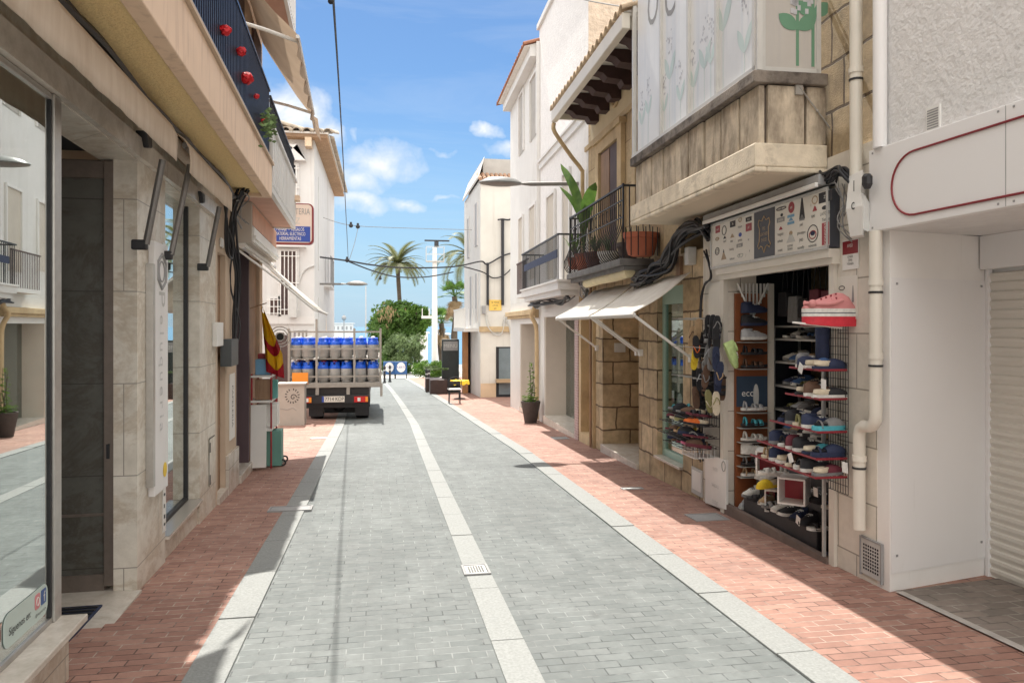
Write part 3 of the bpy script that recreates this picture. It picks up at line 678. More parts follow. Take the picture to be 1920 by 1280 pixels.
goods('large white panel leaning at the bottom of the left rack', 10.82, 10.86, .03, .24, g0+.05, g0+.92, m_whitep, .05)
goods('green box at the bottom of the left rack', 11.1, 11.4, .1, .42, g0+.02, g0+.52, M('seagreen', (.14,.32,.27), .6))
goods('white box on the lowest shelf of the left rack', 11.1, 11.45, .08, .36, g0+.585, g0+.9, m_whitep)
goods('blue box on top of the left rack', 10.95, 11.2, .08, .30, g0+1.335, g0+1.55, m_skyb)
goods('red and white packet on top of the left rack', 11.22, 11.5, .08, .34, g0+1.335, g0+1.62, m_redp)
t = thing('small_fan', 'round white fan head on top of the left display rack', 'fan', base(L, 11.9, .35, g0+1.3))
m = MB(L)
for r_ in (.15, .11, .06): m.tube([(11.62+.0, .35+r_*math.cos(a*PI/10), g0+1.86+r_*math.sin(a*PI/10)) for a in range(21)], .008, 5)
m.tube([(11.62,.35,g0+1.71),(11.62,.35,g0+1.5)], .014, 6); m.build('cage', m_whitep, t)
MB(L).box(11.63, 11.69, .29, .41, g0+1.80, g0+1.92).build('motor', m_blackp, t, bevel=.02)
t = thing('folded_pushchair', 'small black and blue folded pushchair at the foot of the left rack', 'pushchair', base(L, 11.3, .5))
m = MB(L)
for a in (11.2, 11.45):
    m.tube([(a,.30,g0+.05),(a+.02,.33,g0+.30)], .01, 6); m.tube([(a,.42,g0+.05),(a+.02,.32,g0+.28)], .01, 6)
m.build('frame', m_blackp, t)
m = MB(L); m.box(11.2,11.46,.31,.38,g0+.12,g0+.28); m.build('seat', m_navy, t, bevel=.03)
for a in (11.17, 11.48):
    for b in (.31, .43):
        m = MB(L); m.tube([(a, b+.04*math.cos(k*PI/8), g0+.055+.04*math.sin(k*PI/8)) for k in range(17)], .013, 6); m.build('wheel', m_black, t)
# projecting hardware shop sign
F_ = Fr(-1.9, 13.9, PI/2, 1)
t = thing('projecting_sign', 'white projecting shop sign with dark red frame and blue panel of text', 'sign', (-1.5, 13.9, 2.9))
u0, z1 = F_.at(500, 380); u1, z0 = F_.at(588, 459)
sg = MB(F_); sg.prism(rrect(u0, u1, z0, z1, .09, 0), (0,.0,0)) if False else None
MB(F_).prism(rrect(u0, u1, z0, z1, .09, -.10), (0,.12,0)).build('frame', M('dark_red_frame', (.23,.025,.03), .4), t)
MB(F_).prism(rrect(u0+.02, u1-.03, z0+.03, z1-.02, .07, .021), (0,.004,0)).build('face', M('faded_face', (.72,.62,.56), .5, .04), t)
ub = F_.at(520, 430)[0]; uc = F_.at(582, 430)[0]; zb1 = F_.at(520, 424)[1]; zb0 = F_.at(520, 453)[1]
MB(F_).box(ub-.12, uc, .026, .029, zb0, zb1).build('blue_panel', m_bluep, t)
for i, s in enumerate(('MENAJE  -  REGALOS', 'MATERIAL ELECTRICO', 'HERRAMIENTAS')):
    txt(s, .085, F_, (ub-.12+uc)/2, .030, zb1-(zb1-zb0)*(.2+.3*i), m_whitep, t, sx=.62)
txt('FERRETERIA', .16, F_, u1-.06, .027, F_.at(580, 398)[1], m_grey, t, 'RIGHT', sx=.62)
txt('LOPEZ', .16, F_, F_.at(563, 418)[0], .027, F_.at(563, 415)[1], m_lgrey, t, 'RIGHT', sx=.8)
m = MB(F_); m.tube([(u0,.0,z0+.1),(u0-.45,0,z0+.1)], .02, 6); m.tube([(u0,.0,z1-.1),(u0-.45,0,z1-.1)], .02, 6); m.tube([(u0+.1,-.04,z1),(u0+.1,-.04,z1+.35)], .02, 6); m.build('bracket', m_black, t)
# ================================================================== LEFT: far white house with tiled eaves
F3 = Fr(-2.06, 24.0, PI/2, 1); F3s = Fr(-2.06, 24.0, -.022, 1)
S3 = thing('white_house', 'white house with brick eaves and barred windows beyond the gas lorry', 'building', (-5, 27, gz(27)))
ztop = F3.at(560, 262)[1]
m = MB(); m.box(-9, -2.06, 24, 34, -2.5, ztop-.002); m.build('wall', m_white, S3)
m = MB(F3); u0 = -7
pts = []
m.box(-7, .42, 0, .40, ztop, ztop+.10); m.box(.0, .42, -10.2, 0, ztop, ztop+.10); m.build('eaves', m_brick2, S3)
m = MB(F3); k = -7
while k < .7: m.box(k, k+.2, .02, .4, ztop-.28, ztop-.002); k += 1.35
m.build('corbel', m_tilep, S3)
m = MB(F3); k = -7
while k < .6:                                 # half-round tiles, ends showing
    r_ = .14; n = 7; rings = []
    for w, z in ((.54, ztop+.12), (-3.5, ztop+1.1)):
        rings.append([(k+r_*math.cos(PI*j/n), w, z+r_*math.sin(PI*j/n)) for j in range(n+1)])
    m.loft(rings, caps=False, closed=False); k += .31
w = -.5
while w > -10:
    r_ = .14; rings = []
    for uu, z in ((.58, ztop+.12), (-3.0, ztop+1.1)):
        rings.append([(uu, w+r_*math.cos(PI*j/7), z+r_*math.sin(PI*j/7)) for j in range(8)])
    m.loft(rings, caps=False, closed=False); w -= .31
o = m.build('roof_tiles', M('lichen_tiles', (.40,.33,.25), .9, .3, 5, .3, 20, dirt=(.22,.20,.17), dsc=4, damt=.45), S3, smooth=True); x = o.modifiers.new('t','SOLIDIFY'); x.thickness = .03
m = MB(F3); m.prism([(-7,.44,ztop+.1),(.46,.44,ztop+.1),(.46,-9.5,ztop+.1),(-7,-9.5,ztop+.1)], (0,0,.06)); m.build('roof_deck', m_mortar, S3)
def barred_window(fr, S, pa, pb, n, mat=m_dbrown, bars=True, dep=.12, hood=False):
    ua, za = fr.at(*pa); ub, zb = fr.at(*pb); u0, u1 = min(ua, ub), max(ua, ub); z0, z1 = min(za, zb), max(za, zb)
    m = MB(fr); m.box(u0, u1, .0, .02, z0, z1); w = m.build('window', mat, S)
    m = MB(fr)
    for a, b, c, d in ((u0-.08,u0,z0-.08,z1+.08),(u1,u1+.08,z0-.08,z1+.08),(u0,u1,z1,z1+.08),(u0,u1,z0-.08,z0)): m.box(a, b, 0, .045, c, d)
    m.build('frame', m_white2, w)
    if bars:
        m = MB(fr)
        for i in range(n+1): m.tube([(u0+(u1-u0)*i/n, dep, z0), (u0+(u1-u0)*i/n, dep, z1)], .016, 5)
        for k in (.08, .5, .92): m.tube([(u0-.1, dep, z0+(z1-z0)*k), (u1+.1, dep, z0+(z1-z0)*k)], .014, 5)
        m.build('bars', m_whitep, w)
    if hood:
        m = MB(fr); m.prism([(u0-.3,0,z1+.12),(u1+.3,0,z1+.12),(u1-.2,0,z1+.6),(u0+.2,0,z1+.6)], (0,.25,0)); m.build('hood', m_white2, w)
    return w
barred_window(F3, S3, (527,471), (556,590), 4, hood=True)
barred_window(F3, S3, (546,310), (556,395), 2, m_dark, hood=True)
barred_window(F3, S3, (507,560), (522,590), 2)
m = MB(F3); a = F3.at(507,628); b = F3.at(541,740); m.box(a[0], b[0], .0, .03, gz(24), a[1]); m.build('door', m_dbrown, S3)
m = MB(F3); z = F3.at(540,600)[1]; m.box(-7, .02, 0, .06, z-.12, z+.12); m.build('string_course', m_white2, S3)
for u, za, zb in ((1.5, 3.5, 6.6), (3.6, 3.4, 6.4), (1.5, .2, 2.6), (3.6, .2, 2.4), (6.5, 3.4, 6.3)):
    w = MB(F3s); w.box(u, u+.9, .0, .02, za, zb); w = w.build('window', m_dark, S3)
    m = MB(F3s); m.box(u-.05, u+.0, 0, .05, za, zb); m.box(u+.9, u+.95, 0, .05, za, zb); m.build('frame', m_lgrey, w)
for u, za in ((5.2, 3.2), (5.2, .0)):
    m = MB(F3s); m.box(u-1.2, u+1.6, 0, .34, za-.1, za); sl = m.build('balcony_slab', m_white2, S3)
    m = MB(F3s)
    for k in range(22): m.box(u-1.2+k*.13, u-1.185+k*.13, .32, .335, za, za+1.0)
    for k in range(4): m.box(u-1.2, u-1.185, .05+k*.09, .065+k*.09, za, za+1)
    m.box(u-1.2, u+1.6, .31, .345, za+1.0, za+1.03); m.build('railing', m_grey, sl)
cables('wall_cable', 'thin grey cable looping over the white house front', F3, [(-.55,.02,2.2),(-.5,.03,2.9),(-.3,.03,3.4),(.0,.03,3.55)], 1, .03, .0, m_lgrey)
# loose shade cloth and post by the far house
m = MB(F3); a = F3.at(500,555); rings = [[(-3.0+.25*i, 3.0, 2.45-.16*i+.05*math.sin(i)), (-3.0+.25*i, 3.3, 2.25-.14*i)] for i in range(6)]; m.loft(rings, caps=False, closed=False)
tag(m.build('shade_cloth', m_canvasw), 'white shade cloth hanging beside the far barred window', 'shade cloth')
wallbox_thing('upright_sign', 'grey upright box on a bracket below the barred window', 'box', 541, 545, 556, 595, .25, m_lgrey, F3)
# lamp on far left house
def street_lamp(label, tip, head_r, wallp, arm_r, mat, sx):
    t = thing('street_lamp', label, 'street lamp', wallp)
    d = (Vector(wallp)-Vector(tip)); d.z = 0; ln = d.length; d.normalize(); hl = head_r*2
    c = Vector(tip)+d*head_r
    m = MB(); prof = [(.02, .105), (head_r*.45, .098), (head_r*.72, .07), (head_r*.93, .025), (head_r, 0), (head_r*.96, -.018)]
    m.lathe(tuple(c), prof[::-1], 26, 1, .55); m.build('lamp_hood', mat, t, smooth=True)
    m = MB(); m.lathe((c.x, c.y, c.z-.045), [(head_r*.55, 0), (head_r*.9, .026)], 24, 1, .55); m.build('diffuser', m_arm, t, smooth=True)
    m = MB(); a = Vector(tip)+d*(hl-.03); m.tube([tuple(a), tuple(a+d*.18), tuple(Vector(wallp))], [.02, arm_r, arm_r], 10); m.build('arm', m_arm, t, smooth=True)
    return t
street_lamp('dark disc street lamp on a long arm over the road, on the right', (1.72, 13.3, 4.235), .40, (3.56, 13.3, 4.27), .038, M('lamp_grey', (.20,.205,.20), .35, .08, 6), 1)
pt = on_y(690, 533, 26.0)
street_lamp('dark street lamp on the corner of the far white house on the left', (pt.x, 26, pt.z), .38, (-2.05, 26, pt.z), .035, m_arm, 1)
# ================================================================== gas lorry
TY = 18.4; tg = gz(TY+1.5)
T = thing('gas_lorry', 'flatbed lorry with grey cage full of gas bottles, seen from behind', 'lorry', (-1.1, TY+2.2, tg))
FT = Fr(-2.18, TY, PI/2, 1)                   # u to the right across the tail, w towards us
def tz(py): return on_y(600, py, TY).z
def tu(px): return FT.at(px, 700)[0]
bw = tu(715); zb = tz(727); zt = tz(620)
m = MB(); m.box(-2.18, -2.18+bw, TY, TY+4.2, zb, zb+.12); bd = m.build('flatbed', m_rust, T, bevel=.01)
m = MB(FT)
for px in (541, 593, 664, 713): m.box(tu(px)-.02, tu(px)+.03, -.06, 0, zb+.12, zt+(.06 if px != 593 else .28))
for py in (622, 654, 706, 722): m.box(0, bw, -.045, -.012, tz(py)-.02, tz(py)+.018)
for k in range(5):
    for uu in (.0, bw-.05): m.box(uu, uu+.05, -4.15+k*1.0, -4.10+k*1.0, zb+.12, zt)
for py in (622, 654, 706):
    for uu in (.01, bw-.04): m.box(uu, uu+.03, -4.2, -.06, tz(py)-.02, tz(py)+.02)
m.box(bw-.03, bw+.03, -.03, .03, zb-.22, zb+.1); m.build('cage', m_rust, T)
m = MB(FT); m.box(.03, bw-.05, -4.15, -.07, tz(673)-.012, tz(673)+.008); m.build('cage_deck', m_rust, T)
m = MB(FT)
for px in (594, 652): m.box(tu(px)-.03, tu(px)+.05, -.05, .0, zb-.17, zb)
m.build('tail_bracket', m_rust, T)
m = MB(FT); m.box(tu(572), tu(692), -4, -.12, tg+.55, zb-.02); m.build('chassis', m_black, T)
m = MB(FT); m.box(tu(572), tu(692), -.12, -.02, tz(757), tz(741)); bp = m.build('bumper', m_blackp, T, bevel=.01)
m = MB(FT); m.box(tu(572), tu(691), -.30, -.25, tg+.33, tz(758)); m.build('underrun_bar', m_black, T)
m = MB(FT); m.tube([(tu(580),-.75,tg+.34),(tu(688),-.75,tg+.34)], .07, 8); m.ball(FT.d and (tu(632),-.75,tg+.34), .17, 8); m.box(tu(574),tu(689),-1.25,-1.2,tg+.10,tg+.6); m.build('axle_with_shade_sheet', m_black, T)  # axle, plus a dark sheet added for the shade between the wheels
for a, b in ((575, 584), (664, 690)):
    m = MB(FT); m.box(tu(a), tu(b), -.02, .012, tz(755), tz(744)); tl = m.build('tail_light', m_redlamp, T, bevel=.006)
    c = (a+b)/2-5; m = MB(FT); m.box(tu(c)-.02, tu(c)+.05, .012, .016, tz(753), tz(746)); m.build('reversing_lens', m_whitep, tl)
    m = MB(FT); m.box(tu(b)-.06, tu(b), .012, .016, tz(754), tz(745)); m.build('indicator_lens', m_oranget, tl)
pl = MB(FT); pl.box(tu(605), tu(646), -.02, .006, tz(754), tz(743)); pl = pl.build('number_plate', m_signw, T)
txt('7714 KDP', .125, FT, tu(627), .0085, tz(748.5), m_ink, pl, sx=.85)
m = MB(FT); m.box(tu(603.5), tu(607.5), .0065, .009, tz(754), tz(743)); m.build('blue_band', m_bluep, pl)
op = MB(FT); op.box(tu(548), tu(578), -.02+.03, .035, tz(719), tz(698)); op.build('hazard_plate', m_oranget, T)
for uu in (tu(578), tu(690)-.30):
    for yy in (-.75, -3.3):
        wx = uu; c = FT.P(uu, yy, tg+.34)
        m = MB(); rr = .34
        rings = [[(x, c.y+r_*math.cos(k*PI/12), c.z+r_*math.sin(k*PI/12)) for k in range(24)] for x, r_ in ((c.x, .2), (c.x, .31), (c.x+.04, rr), (c.x+.26, rr), (c.x+.30, .31), (c.x+.30, .2))]
        m.loft(rings); wh = m.build('wheel', m_black, T, smooth=True)
        m = MB(); m.loft([[(x, c.y+r_*math.cos(k*PI/9), c.z+r_*math.sin(k*PI/9)) for k in range(18)] for x, r_ in ((c.x-.01, .18), (c.x+.31, .18))]); m.build('rim', m_lgrey, wh, smooth=True)
    m = MB(FT); m.box(uu-.02, uu+.32, -.38, -.36, tg+.12, tg+.62); m.build('mud_flap', m_black, T)
m = MB(FT); m.prism([(.1,-4.3,zb-.3),(.1,-6.0,zb-.3),(.1,-6.0,zb+.3),(.1,-5.4,zb+.98),(.1,-4.3,zb+.98)], (bw-.2,0,0)); cab = m.build('cab', m_whitep, T, bevel=.04)
m = MB(FT); m.box(.3, bw-.3, -4.298, -4.29, zb+.42, zb+.85); m.build('rear_window', m_dark, cab)
m = MB(FT)
for uu in (.092, bw-.1): m.box(uu-.003, uu+.003, -5.5, -4.6, zb+.40, zb+.85)
m.build('side_window', m_dark, cab)
# gas bottles
gr_ = .138
def bottle_proto(loc):
    t = thing('gas_bottle', '', 'gas bottle', loc, 'gas bottles in the lorry cage')
    def part(name, mat, prof, n=18):
        me = MB(); me.lathe((0,0,0), prof, n); x = me.build(name, mat, None, smooth=True); x.parent = t; return x
    h = .52
    part('body', m_gas, [(.09,0),(.115,.004),(.115,.03),(.12,.035),(gr_,.06),(gr_,.30),(gr_*.985,.325)])
    part('shoulder', m_blue, [(gr_*.99,.325),(gr_,.33),(gr_*.99,.375),(gr_*.86,.41),(gr_*.6,.43),(.03,.435)])
    m = MB()
    for a0, a1 in ((.2, 1.25), (1.75, 2.9), (3.3, 4.4), (4.9, 6.0)):
        rings = [[((gr_*.84-o_)*math.cos(a0+(a1-a0)*k/6), (gr_*.84-o_)*math.sin(a0+(a1-a0)*k/6), z) for k in range(7)] for z, o_ in ((.385,0),(.47,.0),(.47,.012),(.385,.012))]
        for k in range(6):
            pass
        m.loft([[r[k] for r in rings] for k in range(7)])
    m.tube([(gr_*.83*math.cos(k*PI/10), gr_*.83*math.sin(k*PI/10), .478) for k in range(21)], .009, 5)
    x = m.build('collar', m_blue, None); x.parent = t
    m = MB(); m.lathe((0,0,0), [(.03,.43),(.03,.46),(.05,.462),(.05,.515),(.01,.52)], 8); x = m.build('valve_cap', m_whitep, None); x.parent = t
    return t
proto = None; names = ['first','second','third','fourth','fifth','sixth','seventh']
centres = [(552,0),(572,0),(608,0),(631,0),(655,0),(680.5,0),(703,0)]
for row, zz in enumerate((zb+.125, tz(673)+.01)):
    for j, pxc in enumerate((554, 575, 605, 627, 649, 676, 699)):
        for k in range(4):
            loc = (FT.P(tu(pxc), 0, 0).x+rnd.uniform(-.006,.006), TY+.24+k*.30, zz)
            lb = ("blue topped gas bottle, %s from the left in the lorry's %s row" % (names[j], 'upper' if row else 'lower')) if k == 0 else 'blue topped gas bottle standing deeper inside the lorry cage, behind the tail row'
            if proto is None: proto = bottle_proto(loc); proto['label'] = lb; b = proto
            else: b = dup(proto, loc, (0,0,rnd.uniform(0,6.28)), lb, {'valve_cap': rnd.choice((m_whitep, m_redp, m_redp, m_whitep, m_oranget))} if row == 0 else None)
# utility cabinet with spiral emblem
c = gnd(550, 798); t = thing('utility_cabinet', 'beige metal utility cabinet with dotted spiral emblem beside the lorry', 'cabinet', c)
FC = Fr(c.x, c.y, PI/2, 1); ua = FC.at(521, 790)[0]; ub = FC.at(571, 790)[0]; zt_ = FC.at(550, 719)[1]
m = MB(FC); m.box(ua, ub, -.42, 0, c.z, zt_-.03); m.build('body', m_boxg, t, bevel=.01)
m = MB(FC); m.box(ua-.03, ub+.03, -.46, .04, zt_-.03, zt_+.01); m.build('lid', m_boxg, t, bevel=.008)
cu, cz = FC.at(548, 742); q = MB(FC)
for k in range(15):
    a = k*.40+.2; r0 = .05+.010*k; x, z = cu+.1+.14*math.cos(PI/2-a)-.1, cz+.15*math.sin(PI/2-a)
    q.prism([(x+.02*math.cos(PI/2-a)-.012*math.sin(PI/2-a), .001, z+.02*math.sin(PI/2-a)+.012*math.cos(PI/2-a)),(x+.02*math.cos(PI/2-a)+.012*math.sin(PI/2-a), .001, z+.02*math.sin(PI/2-a)-.012*math.cos(PI/2-a)),
             (x-.025*math.cos(PI/2-a)+.008*math.sin(PI/2-a), .001, z-.025*math.sin(PI/2-a)-.008*math.cos(PI/2-a)),(x-.025*math.cos(PI/2-a)-.008*math.sin(PI/2-a), .001, z-.025*math.sin(PI/2-a)+.008*math.cos(PI/2-a))], (0,.003,0))
q.tube([(cu+.02+(.075-.0045*k)*math.cos(k*.5), .003, cz-.03+(.075-.0045*k)*math.sin(k*.5)) for k in range(15)], .008, 4)
q.build('spiral_emblem', m_ink, t)
m = MB(FC); m.tube([(ua+.05,.003,cz-.28),(ua+.2,.003,cz-.31),(ua+.32,.003,cz-.27),(ua+.4,.003,cz-.33)], .006, 4); m.build('scribble', m_grey, t)
# ================================================================== RIGHT: nearest white house with shutter
B2 = thing('white_garage_house', 'white house with ivory roller shutter and wide blank fascia, nearest on the right', 'building', R2.P(3, -.5, gz(3)))
m = MB(); m.box(4.345, 9, -6, 4.80, -.8, 2.30); m.build('back_wall', m_white3, B2)
m = MB(); m.prism([(3.385,4.53,-.8),(4.34,4.745,-.8),(4.34,4.86,-.8),(3.385,4.67,-.8)], (0,0,3.1)); m.build('pier', m_white3, B2)
m = MB(); m.prism([(3.392,4.5245,-.02),(4.30,4.7290,-.02),(4.30,4.735,-.02),(3.392,4.5305,-.02)], (0,0,2.0)); m.build('flat_panel', m_boxw, B2)
m = MB(R2); m.box(-6, 4.66, -6, 0, 2.30, 9); m.build('upper_wall', m_stucco, B2)
m = MB(R2); m.box(-6, 4.66, .0, .06, 2.30, 2.86); fb = m.build('fascia_board', m_boxw, B2, bevel=.006)
m = MB(R2); c = rrect(-2.5, 4.43, 2.36, 2.765, .2, .064, 8); m.tube(c+[c[0]], .007, 6); m.build('red_outline', m_redline, fb)
m = MB(); m.box(3.5, 4.35, -6, 4.53, 2.297, 2.30) if False else None
m = MB(); z = -.2; rings = []
zz = -.2
while zz < 2.02:
    for dz, dx in ((0,0),(.028,.012),(.05,.012),(.058,0)): rings.append([(4.325-dx, -5, zz+dz), (4.325-dx, 4.725, zz+dz)])
    zz += .066
m.loft(rings, caps=False, closed=False); m.build('roller_shutter', m_shut, B2)
m = MB(); m.box(4.30, 4.335, 4.70, 4.728, -.3, 2.06); m.box(4.24, 4.335, -5, 4.71, 2.06, 2.298); m.build('shutter_rail', m_boxw, B2)
m = MB()
for X_, z_ in ((3.44,1.94),(4.26,1.94),(3.44,.1),(4.26,.1)): y_ = 4.524+(X_-3.392)*.2252; m.prism([(X_-.008,y_-.004,z_-.008),(X_+.008,y_-.001,z_-.008),(X_+.008,y_-.001,z_+.008),(X_-.008,y_-.004,z_+.008)], (0,-.004,0))
m.build('screw', m_grey, B2)
m = MB(R2)
for uu in (1.1, 3.55): m.box(uu, uu+.004, .0602, .0612, 2.305, 2.855)
for uu in (4.62, 3.6, 3.5, 2.4, 1.15):
    for zz in (2.325, 2.835): m.box(uu-.006, uu+.006, .0602, .063, zz-.006, zz+.006)
m.build('seam', m_grey, fb)
u, z = R2.at(1752, 222); m = MB(R2); m.box(u-.055, u+.055, .0, .012, z-.075, z+.075); v = m.build('wall_vent', m_whitep, B2)
m = MB(R2)
for k in range(8): m.box(u-.045, u+.045, .012, .015, z-.062+k*.016, z-.055+k*.016)
m.build('slot', m_grey, v)
# ================================================================== RIGHT: shoe shop house
B3 = thing('shoe_shop_house', 'stone faced house with glazed balcony above the open shoe shop', 'building', base(RR, 6.2, -.5))
m = MB(RR)
m.box(4.66, 5.20, -.2, 0, -.8, 2.20); m.box(7.02, 7.64, -.3, 0, -.8, 2.20); m.box(4.62, 7.64, -.3, 0, 2.20, 2.95)
m.build('shopfront_wall', brickmat('pale_wall_blocks', (.76,.71,.63), (.70,.66,.58), (.36,.33,.28), .46, .40, .006, .75, True, .08, .3, dirt=(.40,.36,.30), damt=.3), B3)
m = MB(RR); m.box(4.62, 8.3, -4, -.02, 2.95, 8.5); m.build('upper_wall', m_stone, B3)
# shop interior
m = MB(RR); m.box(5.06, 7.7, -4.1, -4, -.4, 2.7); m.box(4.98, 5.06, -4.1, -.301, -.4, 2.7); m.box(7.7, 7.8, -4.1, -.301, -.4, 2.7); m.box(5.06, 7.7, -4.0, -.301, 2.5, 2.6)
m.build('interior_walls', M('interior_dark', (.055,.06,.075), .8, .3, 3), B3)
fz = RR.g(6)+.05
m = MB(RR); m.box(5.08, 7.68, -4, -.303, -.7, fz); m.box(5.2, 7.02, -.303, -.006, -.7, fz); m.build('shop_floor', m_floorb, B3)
m = MB(RR); m.box(5.2, 7.0, -.005, .05, -.6, RR.g(5.3)+.055); m.build('step', M('dark_step', (.17,.125,.105), .8, .2, 6), B3)
m = MB(RR)
m.box(7.02, 7.10, .002, .05, RR.g(7), 2.18); m.box(5.13, 5.20, .002, .03, RR.g(5), 2.18); m.build('shutter_guide', m_pipe, B3)
m = MB(RR); m.box(5.10, 7.12, .002, .06, 2.12, 2.17); m.box(5.10, 7.12, .002, .09, 2.17, 2.235); m.build('shutter_head', m_pipe, B3)
m = MB(RR); m.box(5.20, 5.235, -.25, .0, fz, 2.12); m.build('wooden_jamb', m_orange, B3)
# glazed balcony
m = MB(RR); m.box(5.30, 8.30, 0, .58, 2.84, 2.90); m.build('balcony_soffit', M('cream_soffit', (.66,.57,.44), .9, .04, 3, .1, 60), B3)
m = MB(RR); m.box(5.26, 8.34, .0, .60, 2.87, 3.05); m.box(5.26, 8.34, .50, .60, 2.83, 2.87); m.box(5.26, 5.36, 0, .5, 2.83, 2.87); m.build('balcony_slab', m_slab, B3, bevel=.012)
m = MB(RR); k = 5.30
while k < 8.25: m.box(k, min(k+.315, 8.28), .50, .552+rnd.uniform(-.008,.008), 3.052, 3.50); k += .35
for a, b in ((.0,.16),(.18,.48)): m.box(5.285, 5.32, a, b, 3.052, 3.50)
m.build('cladding_slabs', m_clad, B3, bevel=.006)
m = MB(RR); m.box(5.32, 8.27, .0, .51, 3.052, 3.49); m.build('parapet', M('dirty_joints', (.13,.10,.08), .9, .2), B3)
m = MB(RR); m.box(5.25, 8.32, -.0, .61, 3.505, 3.60); m.build('ledge', m_ledge, B3, bevel=.01)
m = MB(RR)
zt = 6.2
mull = [5.30, 5.47] ; fronts = []
for px in (1422, 1345, 1292, 1240, 1189): fronts.append(RR.at(px, 200, .565)[0])
for u in fronts: m.box(u-.02, u+.02, .54, .585, 3.60, zt)
m.box(5.29, 5.33, .535, .59, 3.60, zt); m.box(5.29, fronts[-1]+.02, .54, .59, 3.602, 3.64); m.box(5.285, 5.31, .06, .50, 3.602, 3.64); m.box(5.285, 5.31, .50, .535, 3.6, zt); m.box(5.285, 5.31, .04, .075, 3.6, zt)
gl = m.build('window_frame', M('aluminium_frame', (.58,.57,.54), .4, .05, 8), B3)
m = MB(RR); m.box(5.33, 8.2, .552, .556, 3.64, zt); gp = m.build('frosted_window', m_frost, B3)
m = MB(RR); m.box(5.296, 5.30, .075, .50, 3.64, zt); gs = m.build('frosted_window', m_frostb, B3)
m = MB(RR); m.box(8.16, 8.2, 0, .55, 3.6, zt); m.build('end_panel', m_whitep, B3)
def leaf(m, fr, w, u, z, ln, wd, ang, side=None):
    pts = []
    for s in (1, -1):
        for k in range(9) if s == 1 else range(7, 0, -1):
            t_ = k/8; x = ln*t_; y = s*wd*math.sin(PI*t_)**.8
            pts.append((u+(x*math.sin(ang)+y*math.cos(ang)), w, z+(x*math.cos(ang)-y*math.sin(ang))))
    m.poly(pts)
class Side(Fr): pass
e0 = RR.P(5.296, 0, 0); FS = Fr(e0.x, e0.y, PI/2+.0215, 1)   # the balcony's side wall, facing the camera
ml = MB(RR); mf = MB(RR); q = random.Random(11)
for px, py, s in ((1255,150,.30),(1275,190,.22),(1300,165,.25),(1320,130,.26),(1355,60,.34),(1395,100,.26),(1215,215,.22),(1203,235,.22),(1245,210,.2),(1332,120,.22)):
    u, z = RR.at(px, py, .56)
    leaf(ml, RR, .5575, u, z, s, s*.16, .5); leaf(ml, RR, .5577, u, z, s, s*.16, -.55)
    ml.box(u-.004, u+.004, .5565, .5572, 3.66, z)
    for _ in range(16):
        a, b = u+q.gauss(0,.035), z+s*1.3+q.uniform(-.12,.12); mf.box(a-.008, a+.008, .5568, .5576, b-.01, b+.012)
ml.build('printed_leaves', m_leafd, gp); mf.build('printed_blossom', m_flowd, gp)
ml = MB(FS); mf = MB(FS)
for px, py, s in ((1495,56,.24),(1524,30,.22)):
    u, z = FS.at(px, py)
    leaf(ml, FS, .004, u, z, s*.8, s*.24, .95); leaf(ml, FS, .0045, u, z, s*.8, s*.24, -.95)
    ml.box(u-.012, u+.012, .001, .0035, 3.66, z+.3)
    for _ in range(18):
        a, b = u+q.gauss(0,.05), z+s*.75+q.uniform(-.06,.1); mf.box(a-.014, a+.014, .0046, .0056, b-.02, b+.02)
ml.build('printed_leaves', m_leafg, gs); mf.build('printed_blossom', m_flowd, gs)
for ch, px, py, sz in (('O',1224,18,.62),('C',1256,2,.62),('I',1278,-28,.5)):
    u, z = RR.at(px, py, .558); txt(ch, sz, RR, u, .5578, z+.03, m_grey, gp, sx=.75)
m = MB(FS); a = FS.at(1495,165); b = FS.at(1562,255); m.tube([(a[0],.03,a[1]),(b[0],.03,b[1])], .006, 5); m.box(a[0]-.03,a[0]+.03,.0,.03,a[1]-.06,a[1]+.03)
m.ball(((a[0]+b[0])/2,.03,(a[1]+b[1])/2), .012, 5); m.build('stay_rod', m_rust, B3)
# downpipes
def downpipe(label, fr, pts, r, name='downpipe', mat=m_pipe, collars=()):
    t = thing(name, label, 'downpipe', base(fr, pts[-1][0]))
    m = MB(fr); m.tube(pts, r, 14); m.build('pipe', mat, t, smooth=True)
    for (u, w, z) in collars:
        m = MB(fr); m.tube([(u,w,z-.02),(u,w,z+.02)], r*1.16, 14); m.build('collar', mat, t, smooth=True)
        m = MB(fr); m.tube([(u,w,z-.075),(u,w,z-.06)], r*1.12, 12); m.build('clamp', m_blackp, t)
    return t
u1 = RR.at(1605,150,.06)[0]; downpipe('thick cream drainpipe on the brown stone beside the glazed balcony', RR, [(u1,.06,9),(u1,.06,2.72)], .043, collars=((u1,.06,3.47),))
u2 = RR.at(1650,100,.05)[0]; downpipe('square white drainpipe at the corner of the stuccoed house', RR, [(u2,.05,9),(u2,.05,2.86)], .045, mat=m_boxw)
u3 = RR.at(1642,600,.06)[0]; u4 = RR.at(1611,860,.06)[0]
zk = RR.at(1630,800,.06)[1]
downpipe('long cream drainpipe with an offset bend by the shoe racks', RR, [(u3,.06,2.30),(u3,.06,zk+.10)]+[(u3+.0,.06,zk+.06),(u3+.03,.06,zk+.015),(u3+.07,.06,zk),(u4-.06,.06,zk),(u4-.02,.06,zk-.02),(u4,.06,zk-.07)]+[(u4,.06,.22)], .042, collars=((u3,.06,1.95),(u3,.06,1.45),(u4,.06,.72)))
t = thing('air_vent_grille', 'grey metal grille at the foot of the wall below the drainpipe', 'grille', base(RR, 4.72))
a = RR.at(1615,1008,.01); b = RR.at(1652,1092,.01); ua, ub = b[0], a[0]; z0, z1 = -.10, .15
